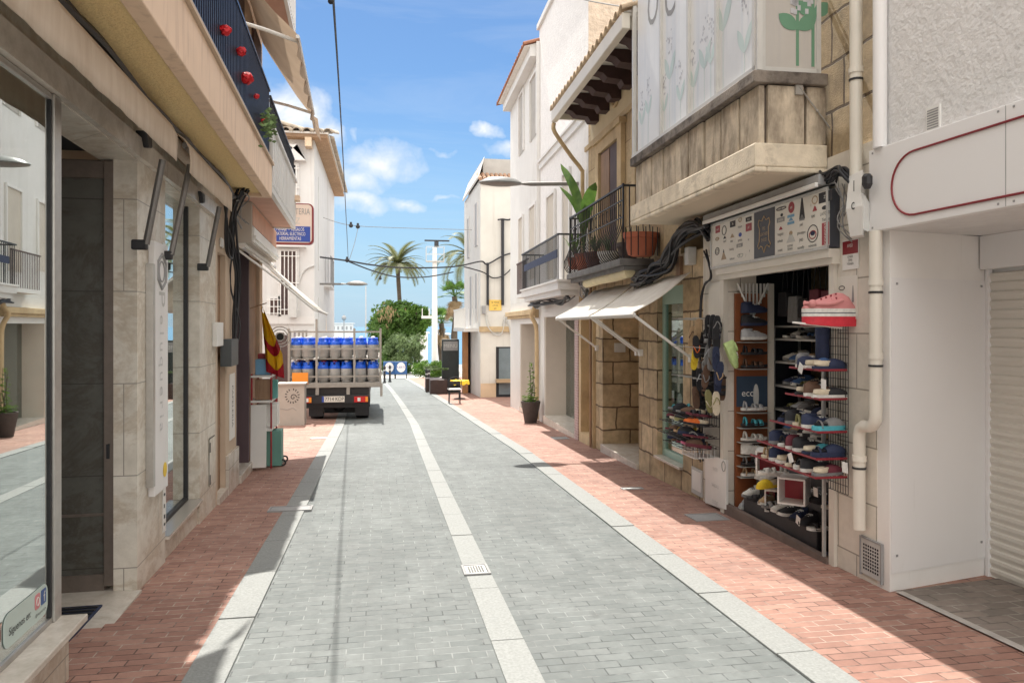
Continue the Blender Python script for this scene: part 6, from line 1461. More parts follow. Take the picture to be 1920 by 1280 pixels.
def protos():
    P = {}
    m = MB()
    for x, h in ((.08,.10),(.2,.105)): pass
    P['sneaker'] = mk('sneaker', [('sole', sole_mb(.028, rise=.02), SC['white'], 0), ('upper', upper_mb((.07,.088,.082,.066,.06,.062,.045,.036,.022), .026), SC['black'], 0),
        ('collar', MB().lathe((-.065,0,.092), [(.030,.0),(.034,.014),(.026,.018),(.022,.004)], 10, 1.5, .8), SC['grey'], 0),
        ('laces', MB().box(-.01,.004,-.02,.02,.078,.09).box(.012,.024,-.02,.02,.076,.088).box(.034,.046,-.018,.018,.070,.082), SC['white'], 0)])
    P['clog'] = mk('clog', [('sole', sole_mb(.035), SC['white'], 0), ('upper', upper_mb((.035,.056,.062,.056,.042,.022), .033, x0=.40, x1=1), SC['navy'], 0), ('insole', MB().lathe((-.06,0,.036), [(.001,0),(.030,.001),(.034,.016),(.029,.018),(.026,.003)], 12, 1.9, .95), SC['black'], 0), ('strap', strap_mb(.22, .058, .016, z0=.05), SC['navy'], .005)])
    P['slipper'] = mk('slipper', [('sole', sole_mb(.022), SC['white'], 0), ('upper', upper_mb((.038,.056,.058,.052,.040,.022), .02, x0=.42, x1=1), SC['navy'], 0), ('lining', MB().lathe((-.055,0,.03), [(.030,-.008),(.038,.004),(.035,.030),(.024,.032),(.018,.006)], 14, 1.9, .95), SC['cream'], 0)])
    P['sandal'] = mk('sandal', [('sole', sole_mb(.024, rise=.01), SC['white'], 0), ('strap', strap_mb(.72, .055, .045), SC['black'], .004), ('strap', strap_mb(.5, .06, .03), SC['black'], .004), ('ankle_strap', strap_mb(.15, .085, .02), SC['black'], .004)])
    m = MB().tube(spline([(-.01,-.036,.02),(.03,-.025,.05),(.068,0,.03),(.03,.025,.05),(-.01,.036,.02)], 4), .006, 5)
    P['flip_flop'] = mk('flip_flop', [('sole', sole_mb(.018), SC['black'], 0), ('strap', m, SC['grey'], 0)])
    return P
PR = protos(); used = set()
ORD = ['first','second','third','fourth','fifth','sixth','seventh','eighth','ninth','tenth']
def shoe(kind, pos, rot, label, up='black', so='white', st=None, scale=1.0, group='shoes on display'):
    st = st or up; mats = {'upper': SC[up], 'strap': SC[st], 'ankle_strap': SC[st], 'sole': SC[so], 'collar': SC[up], 'laces': SC['white' if up != 'white' else 'grey']}
    p = PR[kind]
    if kind not in used:
        used.add(kind); p.location = pos; p.rotation_euler = rot; p.scale = (scale,)*3; p['label'] = label; p['group'] = group
        for c in p.children:
            k = c.name.split('.')[0]
            if k in mats: c.material_slots[0].link = 'OBJECT'; c.material_slots[0].material = mats[k]
        return p
    return dup(p, pos, rot, label, mats, group, scale)
q = random.Random(17)
# ---- orange panel with shoes on the far side of the doorway
oo = RR.P(6.96, 0, 0); FO = Fr(oo.x, oo.y, PI/2+.0215, 1)
zo0, zo1 = fz+.0, 2.08
t = thing('shoe_stand', 'tall orange stand carrying shoes on the far side of the shop doorway', 'display panel', (oo.x, oo.y, fz))
u0 = FO.at(1379,700)[0]; u1 = FO.at(1439,700)[0]
m = MB(FO); m.box(u0, u1, -.03, 0, zo0, zo1-.1); m.build('board', m_orange, t)
m = MB(FO); m.box(u1+.002, u1+.065, -.04, .012, zo0, zo1); m.build('white_post', m_pipe, t)
m = MB(FO); zt = FO.at(1400,705)[1]; zb_ = FO.at(1400,762)[1]; m.box(u0+.01, u1-.005, .0, .008, zb_, zt); po = m.build('navy_poster', M('poster_blue', (.035,.06,.10), .5), t)
u, z = FO.at(1398, 737, .009); txt('ecco', .10, FO, (u0+u1)/2-.02, .0095, z, m_whitep, po, sx=.95)
m = MB(FO); uu, zz = FO.at(1417, 742, .01); m.prism([(uu+.028*math.cos(a*PI/10), .0105, zz+.12*math.sin(a*PI/10)) for a in range(20)], (0,.012,0)); m.build('sole_print', m_lgrey, po)
m = MB(FO)
for k in range(9):
    x = u0+.02+(u1-u0-.03)*k/8; m.box(x, x+.014, .002, .02, zo1-.03-.30*(1-abs(k-4)/4.6), zo1)
a_ = (u0+.01, .024, zo1); b_ = ((u0+u1)/2, .024, zo1-.34); m.tube([a_, b_], .012, 4); m.tube([(u1-.005,.024,zo1), b_], .012, 4); m.build('folding_grille', m_whitep, t)
m = MB(FO)
for py in (640, 690, 772, 800, 827, 852, 872, 892):
    z = FO.at(1410, py, .05)[1]; m = MB(FO); m.box(u0+.01, u1-.01, .0, .10, z-.012, z-.006); m.build('small_shelf', m_galv, t)
for py, kind, up, so, lab in ((586,'sneaker','navy','navy','topmost navy'),(610,'sneaker','black','navy','second, black'),(636,'sneaker','silver','white','white soled grey'),(664,'sandal','black','black','upper black'),(688,'sandal','brown','black','dark brown'),
        (768,'sandal','silver','white','white soled silver'),(797,'sandal','turquoise','black','turquoise strapped'),(824,'sandal','white','white','pure white'),(849,'sneaker','white','white','all white'),(869,'sandal','grey','black','grey strapped'),(890,'sandal','tan','white','lowest tan')):
    z = FO.at(1410, py, .05)[1]; p = FO.P((u0+u1)/2+.0, .055, z-.004)
    shoe(kind, p, (0,0,0), '%s %s in profile on the orange panel' % (lab, kind.replace('_',' ')), up, so, scale=1.02, group='shoes on the orange panel')
# ---- red wire rack by the drainpipe
t = thing('red_wire_rack', 'wire rack with red shelves of shoes beside the drainpipe', 'rack', RR.P(5.2, .12, RR.g(5.2)))
m = MB(RR); zr0, zr1 = .42, 1.72
for k in range(9): m.box(4.945+k*.032, 4.948+k*.032, .03, .034, zr0, zr1)
k = zr0
while k <= zr1: m.box(4.94, 5.21, .034, .038, k, k+.004); k += .06
m.build('wire_grid', m_black, t)
LV = [(1.665, 5.20, .26), (1.335, 5.36, .26), (1.125, 5.42, .26), (.885, 5.65, .27), (.69, 5.85, .28), (.555, 5.95, .29)]
for zz, uf, wd in LV:
    m = MB(RR)
    for j in range(5): m.box(4.95, uf, .045+(wd-.05)*j/4, .052+(wd-.05)*j/4, zz-.006, zz)
    kk = 4.95
    while kk < uf: m.box(kk, kk+.005, .045, wd, zz-.012, zz-.006); kk += .055
    m.box(4.945, uf, wd, wd+.006, zz-.008, zz+.006); m.box(4.945, 4.951, .04, wd, zz-.008, zz+.006)
    m.build('shelf', M('shelf_red', (.24,.02,.03), .5), t)
for uu in (5.25,):
    m = MB(RR); m.box(uu, uu+.022, .02, .042, fz-.05, 1.60); m.build('upright', m_galv, t)
def onshelf(i, j, kind, up, so, st=None, sc=1.0, du=.0, lift=0):
    zz, uf, wd = LV[i]; u = 5.02+j*.125+du
    shoe(kind, RR.P(u, wd*.52, zz+.002+lift), (0,0,R(q.uniform(-9,9)) if kind != 'clog' or i else 0), '%s %s, %s red shelf from the top, %s from the drainpipe' % (up, kind.replace('_',' '), ORD[i], ORD[j]), up, so, st, sc, 'shoes on the red wire rack')
onshelf(1,0,'slipper','navy','navy'); onshelf(1,1,'slipper','blue','white'); onshelf(1,2,'sneaker','grey','white')
onshelf(2,0,'slipper','black','white'); onshelf(2,1,'sneaker','brown','white'); onshelf(2,2,'slipper','grey','black'); 
for j, a in enumerate((('clog','grey','turquoise'),('sneaker','navy','white'),('sandal','olive','cream'),('sneaker','black','grey'),('clog','navy','navy'))): onshelf(3, j, *a)
for j, a in enumerate((('clog','navy','navy'),('slipper','turquoise','navy'),('sneaker','black','white'),('sneaker','maroon','white'),('sandal','black','white'),('sneaker','navy','grey'))): onshelf(4, j, *a)
for j, a in enumerate((('slipper','maroon','grey'),('sneaker','black','white'),('clog','grey','white'),('sandal','black','cream'),('slipper','brown','white'),('sneaker','navy','white'),('sandal','tan','cream'))): onshelf(5, j, *a)
def price(label, px, py, w, u_, rz=0):
    u, z = RR.at(px, py, w); m = MB(RR); s = .03
    m.prism([(u-s*math.cos(rz)-s*1.2*math.sin(rz)*-1, w, z-s*math.sin(rz)-s*1.2*math.cos(rz)),(u+s*math.cos(rz)+s*1.2*math.sin(rz), w, z+s*math.sin(rz)-s*1.2*math.cos(rz)),(u+s*math.cos(rz)-s*1.2*math.sin(rz), w+.004, z+s*math.sin(rz)+s*1.2*math.cos(rz)),(u-s*math.cos(rz)-s*1.2*math.sin(rz), w+.004, z-s*math.sin(rz)+s*1.2*math.cos(rz))], (0,.003,0))
    tag(m.build('price_tag', m_whitep), label, 'price tag', 'white price tags in the shoe shop')
price('white price tag tilted below the navy slipper', 1502, 690, .30, 0, .5); price('white price tag at the near end of the lowest red shelf', 1585, 876, .31, 0); price('white price tag among the shoes left of the red shelves', 1478, 832, .2, 0); price('white price tag hanging in the middle of the lowest shelves', 1483, 858, .3, 0, -.4); price('white price tag on the second red shelf beside the boot', 1545, 720, .27, 0, .1); price('white price tag low on the shoes at the shop threshold', 1497, 975, .03, 0, .3); price('white price tag dangling low inside the doorway', 1530, 922, -.05, 0)
# big pink clog
cp = RR.P(4.97, .13, 1.70)
t = thing('giant_clog', 'oversized pink and white clog with red tread on the top red shelf', 'display shoe', cp)
s = 1.80; ln = .27*s
def big(fn): return fn
m = MB(); rings = []
for x in XS: w = wx(x)*s*1.05; X = ln/2-ln*x; z = -.02+.03*abs(x-.42)**2*2; rings.append([(cp.x+X,cp.y-w,cp.z+z-.03),(cp.x+X,cp.y+w,cp.z+z-.03),(cp.x+X,cp.y+w*1.04,cp.z+.022),(cp.x+X,cp.y-w*1.04,cp.z+.022)])
m.loft(rings); m.build('tread', M('red_tread', (.60,.03,.05), .6, .1, 30, .4, 60), t, smooth=True)
def layer(name, z0, z1, k, mat):
    m = MB(); m.loft([[(cp.x+ln/2-ln*x,cp.y-wx(x)*s*k,cp.z+z0),(cp.x+ln/2-ln*x,cp.y+wx(x)*s*k,cp.z+z0),(cp.x+ln/2-ln*x,cp.y+wx(x)*s*k,cp.z+z1),(cp.x+ln/2-ln*x,cp.y-wx(x)*s*k,cp.z+z1)] for x in XS]); m.build(name, mat, t, smooth=True)
layer('white_band', .0225, .045, 1.12, SC['white']); layer('navy_line', .0452, .051, 1.10, SC['navy']); layer('white_band', .0512, .080, 1.12, SC['white'])
mpk = M('pale_pink_foam', (.62,.25,.25), .6, .05, 10)
m = MB(); rings = []
for x, h in ((.0,.018),(.08,.03),(.18,.034),(.26,.06),(.31,.135),(.38,.165),(.46,.168),(.56,.15),(.66,.125),(.76,.10),(.86,.075),(.94,.052),(1,.02)):
    w = wx(min(XS, key=lambda v: abs(v-x)))*s*1.0; X = ln/2-ln*x; rings.append([(cp.x+X, cp.y+w*math.cos(PI*j/10), cp.z+.0802+.70*h*math.sin(PI*j/10)**.7) for j in range(11)])
m.loft(rings); up_ = m.build('upper', mpk, t, smooth=True)
m = MB(); m.tube(spline([(cp.x+.02,cp.y-.072,cp.z+.14),(cp.x-.08,cp.y-.092,cp.z+.115),(cp.x-.19,cp.y-.06,cp.z+.115),(cp.x-.235,cp.y,cp.z+.12)], 4), [.014]*12+[.02], 8); m.ball((cp.x-.205,cp.y-.055,cp.z+.115), .03, 8); m.build('heel_strap', mpk, t, smooth=True)
m = MB()
for i in range(4):
    for j in range(3): m.ball((cp.x-.02-.035*i, cp.y-.062+.006*i+.004*j, cp.z+.125+.03*j-.012*i), .0075, 5)
m.build('vent_hole', m_redline, t)
m = MB(); m.tube([(cp.x-.34,cp.y-.02,cp.z-.02),(cp.x+.05,cp.y-.02,cp.z-.06)], .008, 6); m.build('hook', m_whitep, t)
t = thing('boot', 'tall dark navy boot standing below the pink clog', 'boot', RR.P(5.2, .14, 1.337))
b0 = RR.P(5.20,.13,1.337); m = MB(); m.lathe((b0.x+.05,b0.y,b0.z+.03), [(.045,0),(.052,.05),(.05,.16),(.055,.27),(.045,.275)], 12); m.build('shaft', SC['navy'], t, smooth=True)
m = MB(); upper_mb((.05,.07,.07,.06,.05,.045,.035,.02), .02, m=m); m.v = [v*1.0+Vector((b0.x-.02,b0.y,b0.z)) for v in m.v]; m.build('foot', SC['navy'], t, smooth=True)
m = MB(); sole_mb(.02, m=m); m.v = [v+Vector((b0.x-.02,b0.y,b0.z)) for v in m.v]; m.build('sole', SC['black'], t)
# ---- rack inside the shop
wI = -.55; ui0 = RR.at(1546,700,wI)[0]; ui1 = RR.at(1452,700,wI)[0]
t = thing('inside_shelf_unit', 'pale metal shelf unit of shoes standing inside the dark shop', 'shelf unit', RR.P((ui0+ui1)/2, wI, fz))
m = MB(RR)
for uu in (ui0, ui1-.02):
    for ww in (wI, wI-.28): m.box(uu, uu+.02, ww, ww+.02, fz, 1.66)
m.box(ui0, ui1, wI, wI+.02, 1.64, 1.66); m.build('post', m_galv, t)
IL = [1.53, 1.30, 1.06, .82, .60, .38]
for zz in IL:
    m = MB(RR); m.box(ui0+.02, ui1-.02, wI-.28, wI+.02, zz-.02, zz); m.build('shelf', m_lgrey, t)
cols = list(SC)
for i, zz in enumerate(IL):
    n = int((ui1-ui0-.1)/.125)
    for j in range(n):
        up = q.choice(('black','navy','blue','grey','silver','white','olive','black','tan')); kd = q.choice(('sneaker','sneaker','slipper','sandal','clog'))
        shoe(kd, RR.P(ui0+.08+j*.125, wI-.12, zz+.002), (0,0,PI+R(q.uniform(-8,8))), '%s %s inside the shop, %s shelf down, %s from the near end' % (up, kd, ORD[i], ORD[j]), up, q.choice(('white','white','grey','black')), group='shoes on the shelf unit inside the shop')
t = thing('wall_shelf_boxes', 'stack of white shoe boxes high at the back of the dark shop', 'shoe boxes', RR.P(6.4, -2.2, 1.6))
for k in range(5):
    u, z = RR.at(1524, 560-13*k, -1.6); m = MB(RR); m.box(u-.2, u+.2+.03*(k % 2), -1.9, -1.62, z-.05, z+.035); m.build('box', m_lgrey if k % 2 else m_whitep, t)
m = MB(RR); u, z = RR.at(1524, 565, -1.6); m.box(u-.4, u+.4, -1.95, -1.6, z-.08, z-.055); m.build('shelf', m_galv, t)
t = thing('stack_of_boxes', 'pile of closed shoe boxes at the foot of the dark shop wall', 'shoe boxes', RR.P(6.6,-1.4,fz))
for k in range(7):
    m = MB(RR); a = 6.1+(k % 3)*.36; m.box(a, a+.33, -1.6, -1.3, fz+.135*(k//3), fz+.13+.135*(k//3)); m.build('box', (m_lgrey, m_grey, m_navy)[k % 3], t)
# ---- stepped table heaped with shoes between the orange stand and the red rack
t = thing('stepped_display', 'low dark stepped bench heaped with shoes in the middle of the shop doorway', 'display bench', RR.P(6.0, -.2, fz))
STP = [(-.02, .16), (-.15, .33), (-.28, .50)]
for w_, h_ in STP:
    m = MB(RR); m.box(5.45, 6.72, w_-.13, w_, fz, fz+h_); m.build('step', m_blackp, t, bevel=.005)
for r_, (w_, h_) in enumerate(STP):
    for j in range(9):
        up = q.choice(('black','navy','brown','black','grey','silver','tan','black','white')); kd = q.choice(('sneaker','sneaker','sandal','sneaker','slipper'))
        shoe(kd, RR.P(5.52+j*.142+q.uniform(-.02,.02), w_-.07, fz+h_+.002), (0,0,PI/2*0+PI+R(q.uniform(-25,25))), '%s %s on the stepped bench, %s step up, %s from the drainpipe side' % (up, kd, ORD[r_], ORD[j]), up, q.choice(('white','black','white','grey')), scale=.98, group='shoes on the stepped bench')
t = thing('hanging_bags', 'row of dark handbags hanging high inside the shop doorway', 'bags', RR.P(6.1, -.5, 1.75))
m = MB(RR); m.tube([(5.3,-.5,2.20),(6.95,-.5,2.20)], .012, 6); m.build('rail', m_galv, t)
for j in range(8):
    a = 5.4+j*.19; h_ = q.uniform(.16,.26); z_ = 2.0-q.uniform(0,.12); m = MB(RR)
    m.prism([(a,-.46,z_),(a+.15,-.46,z_),(a+.17,-.46,z_-h_),(a-.02,-.46,z_-h_)], (0,-.07,0)); b_ = m.build('bag', SC[q.choice(('navy','black','brown','grey','navy','maroon'))], t, bevel=.012)
    m = MB(RR); m.tube(spline([(a+.02,-.495,z_),(a+.04,-.497,2.15),(a+.075,-.5,2.205),(a+.11,-.497,2.15),(a+.13,-.495,z_)], 3), .005, 5); m.build('handle', SC['black'], b_)
# ---- white display cubes and shoes on the threshold
def cube(label, px, py, w, s, rz, open_=True):
    u, z = RR.at(px, py, w); c = RR.P(u, w, z); t = thing('display_cube', label, 'display cube', c); ca, sa = math.cos(rz), math.sin(rz)
    def tr(m): m.v = [Vector((c.x+v.x*ca-v.y*sa, c.y+v.x*sa+v.y*ca, c.z+v.z)) for v in m.v]; return m
    e = .014; m = MB(); h = s/2
    m.box(-h,-h+e,-h,h,-h,h).box(h-e,h,-h,h,-h,h).box(-h+e,h-e,-h,h,h-e,h).box(-h+e,h-e,-h,h,-h,-h+e); tr(m).build('shell', m_whitep, t)
    m = MB(); m.box(-h+e,h-e,h-e,h,-h+e,h-e); tr(m).build('back', m_redp, t)
    return c
c1 = cube('white display cube tilted towards the street on the shop threshold', 1489, 917, .02, .22, -.75)
c2 = cube('white display cube with a red back, upper of the two on the threshold', 1443, 865, -.05, .22, -.6); c5 = cube('white display cube half hidden at the foot of the orange panel', 1455, 935, -.12, .2, -.5)
u, z = RR.at(1440, 905, .05); shoe('slipper', RR.P(u,.05,z-.04), (0,0,R(200)), 'yellow slipper balanced by the white cube on the threshold', 'yellow','yellow')
u, z = RR.at(1450, 885, .0); shoe('sandal', RR.P(u,.0,z-.02), (0,0,R(170)), 'white sandal on top of the upper white cube', 'white','white')
u, z = RR.at(1458, 845, .0); shoe('sandal', RR.P(u,.0,z-.02), (0,0,R(190)), 'cream sandal beside the orange panel above the white cubes', 'cream','cream')
for px, py, kd, up, so, rz, lab in ((1400,952,'sneaker','silver','white',215,'left silver running shoe on the shop floor by the orange panel'),(1420,958,'sneaker','grey','white',215,'middle grey running shoe on the shop floor by the orange panel'),(1436,962,'sneaker','silver','grey',220,'right silver running shoe on the shop floor by the white cubes'),
        (1462,980,'sneaker','black','white',235,'black trainer with white sole on the blue shop floor'),(1492,975,'sandal','tan','cream',200,'tan sandal with a tag on the blue shop floor'),(1552,1003,'sneaker','navy','white',180,'navy trainer at the foot of the red rack')):
    d = ray(px, py); k = (fz-EYE)/d.z; shoe(kd, Vector((d.x*k, d.y*k, fz)), (0,0,R(rz)), lab, up, so, group='shoes on the shop floor')
# ---- hanging grid left of the doorway
t = thing('hanging_grid', 'black wire grid hung with sandals left of the shop doorway', 'rack', RR.P(7.5, .05, .9))
m = MB(RR)
for k in range(12): m.box(7.16+k*.06, 7.164+k*.06, .03, .034, .62, 1.74)
k = .62
while k < 1.75: m.box(7.15, 7.84, .034, .038, k, k+.004); k += .08
m.build('wire_grid', m_black, t)
m = MB(RR)
for zz in (1.72, 1.42, 1.10): 
    for uu in (7.2, 7.4, 7.6, 7.8): m.tube([(uu,.036,zz),(uu,.30,zz+.02)], .004, 4)
m.build('hook', m_galv, t)
hang = [(1308,618,'tan','tan'),(1300,632,'brown','tan'),(1312,650,'orange','black'),(1328,612,'black','black'),(1340,612,'black','black'),(1350,614,'grey','black'),(1334,632,'black','black'),(1346,634,'navy','black'),
        (1309,672,'yellow','yellow'),(1327,665,'silver','grey'),(1337,672,'brown','grey'),(1349,672,'navy','navy'),(1303,708,'black','black'),(1315,712,'silver','black'),(1330,705,'grey','brown'),(1345,715,'navy','navy'),(1352,700,'tan','navy'),(1311,745,'brown','brown'),(1329,752,'cream','olive'),(1346,756,'olive','cream')]
for i, (px, py, up, so) in enumerate(hang):
    u, z = RR.at(px, py, .16); rz = RR.d; 
    shoe('flip_flop', RR.P(u, .16+.02*(i % 3), z), (R(90), R(-90 if i % 2 else 90)+R(q.uniform(-8,8)), R(-8)), '%s flip flop with %s strap on the hanging grid, %s of the %s half' % (so, up, ORD[i % 10], 'upper' if i < 10 else 'lower'), up, so, up, .88, 'flip flops hanging on the black grid')
for i in range(14):
    px, py = q.uniform(1304,1356), q.uniform(612,745); u, z = RR.at(px, py, .10); up = q.choice(('black','black','navy','brown','grey','black')); so = q.choice(('black','black','brown','grey','navy'))
    shoe('sandal', RR.P(u, .09+.004*i, z), (R(90), R(90 if i % 2 else -90)+R(q.uniform(-14,14)), R(q.uniform(-20,10))), '%s %s sandal behind the flip flops on the hanging grid, about %s from the top' % (up, so, ORD[min(9, int((py-612)/14))]), up, so, up, 1.0, 'sandals behind the flip flops on the hanging grid')
u, z = RR.at(1366, 664, .10); shoe('sneaker', RR.P(u,.10,z-.02), (0,R(68),R(-10)), 'lime green trainer hanging on the white shutter guide', 'lime','lime')
t = thing('tiered_basket', 'tiered wire basket full of colourful sandals sticking out from the wall', 'rack', RR.P(7.5, .2, .5))
TL = [(775,.10,.40),(792,.11,.44),(815,.10,.46),(835,.08,.40)]
zts = []
for py, a, b in TL:
    zz = RR.at(1330, py+8, .2)[1]; zts.append(zz); m = MB(RR)
    for j in range(5): m.box(7.12, 7.80, a+(b-a)*j/4-.003, a+(b-a)*j/4+.003, zz-.012, zz-.006)
    for j in range(8): m.box(7.12+.095*j, 7.125+.095*j, .03, b, zz-.018, zz-.012)
    m.build('tier', m_black, t)
m = MB(RR)
for uu in (7.12, 7.79): m.box(uu, uu+.012, .03, .044, .3, 1.0)
m.build('upright', m_black, t)
bc = [('black','maroon'),('brown','black'),('black','grey'),('black','black'),('turquoise','grey'),('orange','black'),('navy','black'),('black','olive'),('tan','cream'),('maroon','black'),('grey','maroon'),('black','navy'),('yellow','tan'),('brown','black'),('maroon','maroon'),('brown','maroon'),('navy','pink'),('black','maroon'),('black','brown'),('grey','navy')]
i = 0
for r_, zz in enumerate(zts):
    for j in range(5):
        up, so = bc[i]; i += 1
        shoe(('sandal','slipper','flip_flop','clog')[(r_+j) % 4], RR.P(7.2+j*.13, TL[r_][2]*.55+.02, zz-.004), (0,R(-8),PI+R(q.uniform(-12,12))), '%s and %s summer shoe, %s basket tier from the top, %s from the doorway' % (up, so, ORD[r_], ORD[j]), up, so, group='summer shoes in the tiered basket')
t = thing('leaning_board', 'white scuffed board with faint print leaning on the wall under the tiered basket', 'board', RR.P(7.3,.1,RR.g(7.3)))
a = RR.at(1323,850,.05); b = RR.at(1362,955,.05)
m = MB(RR); m.prism([(b[0],.03,b[1]),(a[0],.03,RR.g(7.6)+.03),(a[0],.03,a[1]),(b[0],.03,a[1]+.02)], (0,.025,0)); m.build('board', m_whitep, t)
for k, s in enumerate(('SHOES', 'SANDALS', 'OUTLET')): txt(s, .05, RR, (a[0]+b[0])/2, .0565, a[1]-.12-.17*k, m_lgrey, t, sx=.8)
m = MB(RR); m.tube([(b[0]+.05+.04*math.cos(k*PI/8),.058,a[1]-.05+.05*math.sin(k*PI/8)) for k in range(17)], .004, 4); m.build('scuff', m_grey, t)
t = thing('wire_crate', 'small white wire crate under the tiered basket', 'crate', RR.P(7.35,.15,.3)); m = MB(RR)
for k in range(9): m.box(7.2+k*.04,7.205+k*.04,.28,.285,.30,.42); 
for k in range(4): m.box(7.2,7.525,.28,.285,.30+k*.04,.305+k*.04); 
for k in range(6): m.box(7.2,7.205,.06+k*.04,.065+k*.04,.30,.42); m.box(7.52,7.525,.06+k*.04,.065+k*.04,.30,.42)
m.box(7.2,7.525,.05,.285,.295,.30); m.build('wire', m_whitep, t)
for k_, p_ in PR.items():
    if k_ not in used: bpy.data.objects.remove(p_)
# ================================================================== SKY, SUN, CAMERA
w = bpy.data.worlds.new('World'); sc.world = w; w.use_nodes = True; nt = w.node_tree
for n in list(nt.nodes): nt.nodes.remove(n)
out = N(nt, 'ShaderNodeOutputWorld'); bg = N(nt, 'ShaderNodeBackground'); bg.inputs['Strength'].default_value = SKY_STR
sky = N(nt, 'ShaderNodeTexSky'); sky.sky_type = 'NISHITA'; sky.sun_disc = False; sky.sun_elevation = SUN_EL; sky.sun_rotation = R(-2); sky.altitude = 0; sky.air_density = 1.0; sky.dust_density = .4; sky.ozone_density = 2.2
tc = N(nt, 'ShaderNodeTexCoord'); sp = N(nt, 'ShaderNodeSeparateXYZ'); nt.links.new(tc.outputs['Generated'], sp.inputs[0])
def mth(op, a, b=None, c=None):
    n = N(nt, 'ShaderNodeMath', operation=op)
    for i, v in enumerate((a, b, c)):
        if v is None: continue
        if isinstance(v, (int, float)): n.inputs[i].default_value = v
        else: nt.links.new(v, n.inputs[i])
    return n.outputs[0]
yy = mth('MAXIMUM', sp.outputs[1], .02); U = mth('DIVIDE', sp.outputs[0], yy); V = mth('DIVIDE', sp.outputs[2], yy)
cv = N(nt, 'ShaderNodeCombineXYZ'); nt.links.new(U, cv.inputs[0]); nt.links.new(V, cv.inputs[1])
def wn(scale, det, rough, dist=0, s3=(1,1,1)):
    mp = N(nt, 'ShaderNodeMapping'); mp.inputs['Scale'].default_value = s3; nt.links.new(cv.outputs[0], mp.inputs[0])
    n = N(nt, 'ShaderNodeTexNoise'); n.inputs['Scale'].default_value = scale; n.inputs['Detail'].default_value = det; n.inputs['Roughness'].default_value = rough; n.inputs['Distortion'].default_value = dist
    nt.links.new(mp.outputs[0], n.inputs[0]); return n
warp = wn(7, 5, .6); ws = N(nt, 'ShaderNodeSeparateColor'); nt.links.new(warp.outputs['Color'], ws.inputs[0])
Uw = mth('MULTIPLY_ADD', mth('SUBTRACT', ws.outputs[0], .5), .13, U); Vw = mth('MULTIPLY_ADD', mth('SUBTRACT', ws.outputs[1], .5), .10, V)
mask = None
for px, py, rx, ry, st in ((712,300,78,46,1.0),(668,335,70,40,.85),(745,312,55,28,.8),(672,390,60,26,.95),(765,393,45,20,.85),(842,377,28,8,.5),(902,241,28,18,1.0),(930,280,45,20,.75),(555,215,55,42,1.2),(600,245,40,35,.9),(520,200,60,50,1.0),(667,242,12,12,.35),(826,275,30,8,.35)):
    d = ray(px, py); cu, cw = d.x/d.y, d.z/d.y
    e = mth('SQRT', mth('ADD', mth('POWER', mth('DIVIDE', mth('SUBTRACT', Uw, cu), rx/FPX*.93), 2), mth('POWER', mth('DIVIDE', mth('SUBTRACT', Vw, cw), ry/FPX*.93), 2)))
    k = mth('MULTIPLY', mth('MAXIMUM', mth('SUBTRACT', 1.25, e), 0), st)
    mask = k if mask is None else mth('MAXIMUM', mask, k)
fine = wn(22, 8, .62, .4)
cl = mth('MULTIPLY', mask, mth('MULTIPLY_ADD', fine.outputs['Fac'], 2.4, -.40))
cl = mth('MINIMUM', mth('MAXIMUM', mth('SUBTRACT', cl, .10), 0), 1)
wis = wn(5, 6, .6, .8, (.5, 3, 1)); wi = mth('MULTIPLY', mth('MAXIMUM', mth('SUBTRACT', wis.outputs['Fac'], .46), 0), .55)
cl = mth('MINIMUM', mth('ADD', mth('POWER', cl, .8), wi), 1)
far = N(nt, 'ShaderNodeTexNoise'); far.inputs['Scale'].default_value = 2.6; far.inputs['Detail'].default_value = 7; far.inputs['Roughness'].default_value = .6; nt.links.new(tc.outputs['Generated'], far.inputs[0])
def sstep(v, a, b):
    n = N(nt, 'ShaderNodeMapRange', interpolation_type='SMOOTHSTEP'); n.inputs['From Min'].default_value = a; n.inputs['From Max'].default_value = b; nt.links.new(v, n.inputs[0]); return n.outputs[0]
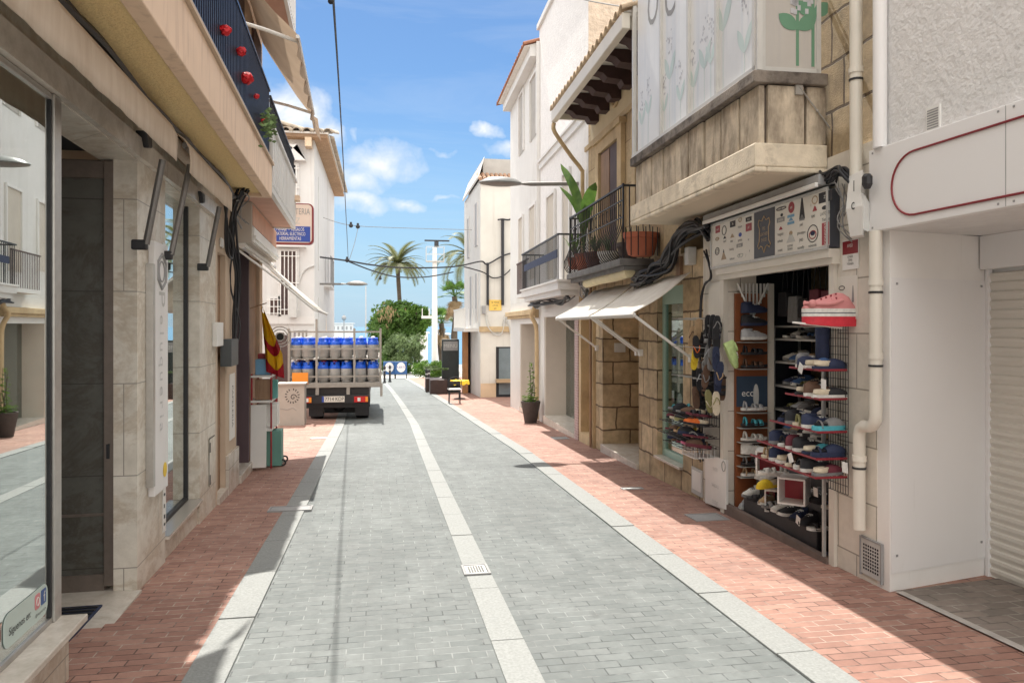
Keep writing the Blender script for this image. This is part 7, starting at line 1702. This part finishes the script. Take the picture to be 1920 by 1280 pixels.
# unseen bright cloud overhead and behind, added as fill light for the shade
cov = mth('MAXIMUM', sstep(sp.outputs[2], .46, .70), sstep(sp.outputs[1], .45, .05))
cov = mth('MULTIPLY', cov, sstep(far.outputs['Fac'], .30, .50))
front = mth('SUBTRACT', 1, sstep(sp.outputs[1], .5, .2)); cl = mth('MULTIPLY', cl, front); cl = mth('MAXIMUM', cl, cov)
mx = N(nt, 'ShaderNodeMix'); mx.data_type = 'RGBA'; nt.links.new(cl, mx.inputs[0])
hs = N(nt, 'ShaderNodeHueSaturation'); hs.inputs['Saturation'].default_value = SKY_SAT; hs.inputs['Value'].default_value = SKY_VAL; nt.links.new(sky.outputs[0], hs.inputs['Color'])
hz = N(nt, 'ShaderNodeMix'); hz.data_type = 'RGBA'; nt.links.new(mth('MULTIPLY', sstep(sp.outputs[2], .30, .0), .8), hz.inputs[0]); nt.links.new(hs.outputs[0], hz.inputs[6]); hz.inputs[7].default_value = HORIZON
nt.links.new(hz.outputs[2], mx.inputs[6]); 
cm = N(nt, 'ShaderNodeMix'); cm.data_type = 'RGBA'; nt.links.new(cov, cm.inputs[0]); cm.inputs[6].default_value = CLOUD; cm.inputs[7].default_value = CLOUD_FILL; nt.links.new(cm.outputs[2], mx.inputs[7])
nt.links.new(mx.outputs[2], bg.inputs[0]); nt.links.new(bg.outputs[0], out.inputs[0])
sl = bpy.data.lights.new('sun', 'SUN'); sl.energy = SUN_STR; sl.angle = R(.5); sl.color = (1, .95, .87)
so = bpy.data.objects.new('sun', sl); COL.objects.link(so); sd = Vector((-.026, math.cos(SUN_EL), math.sin(SUN_EL)))
so.rotation_euler = sd.to_track_quat('Z', 'Y').to_euler()
cd = bpy.data.cameras.new('camera'); cam = bpy.data.objects.new('camera', cd); COL.objects.link(cam); sc.camera = cam
cam.location = (0, 0, EYE); cam.rotation_euler = (R(90), 0, -TH); cd.sensor_width = 36; cd.lens = FPX*36/1920; cd.shift_y = -(640-HY)/1920; cd.clip_start = .05; cd.clip_end = 20000
sc.view_settings.view_transform = 'Standard'; sc.view_settings.look = 'None'; sc.view_settings.exposure = EXPO; sc.view_settings.gamma = 1
sc.render.engine = 'CYCLES'
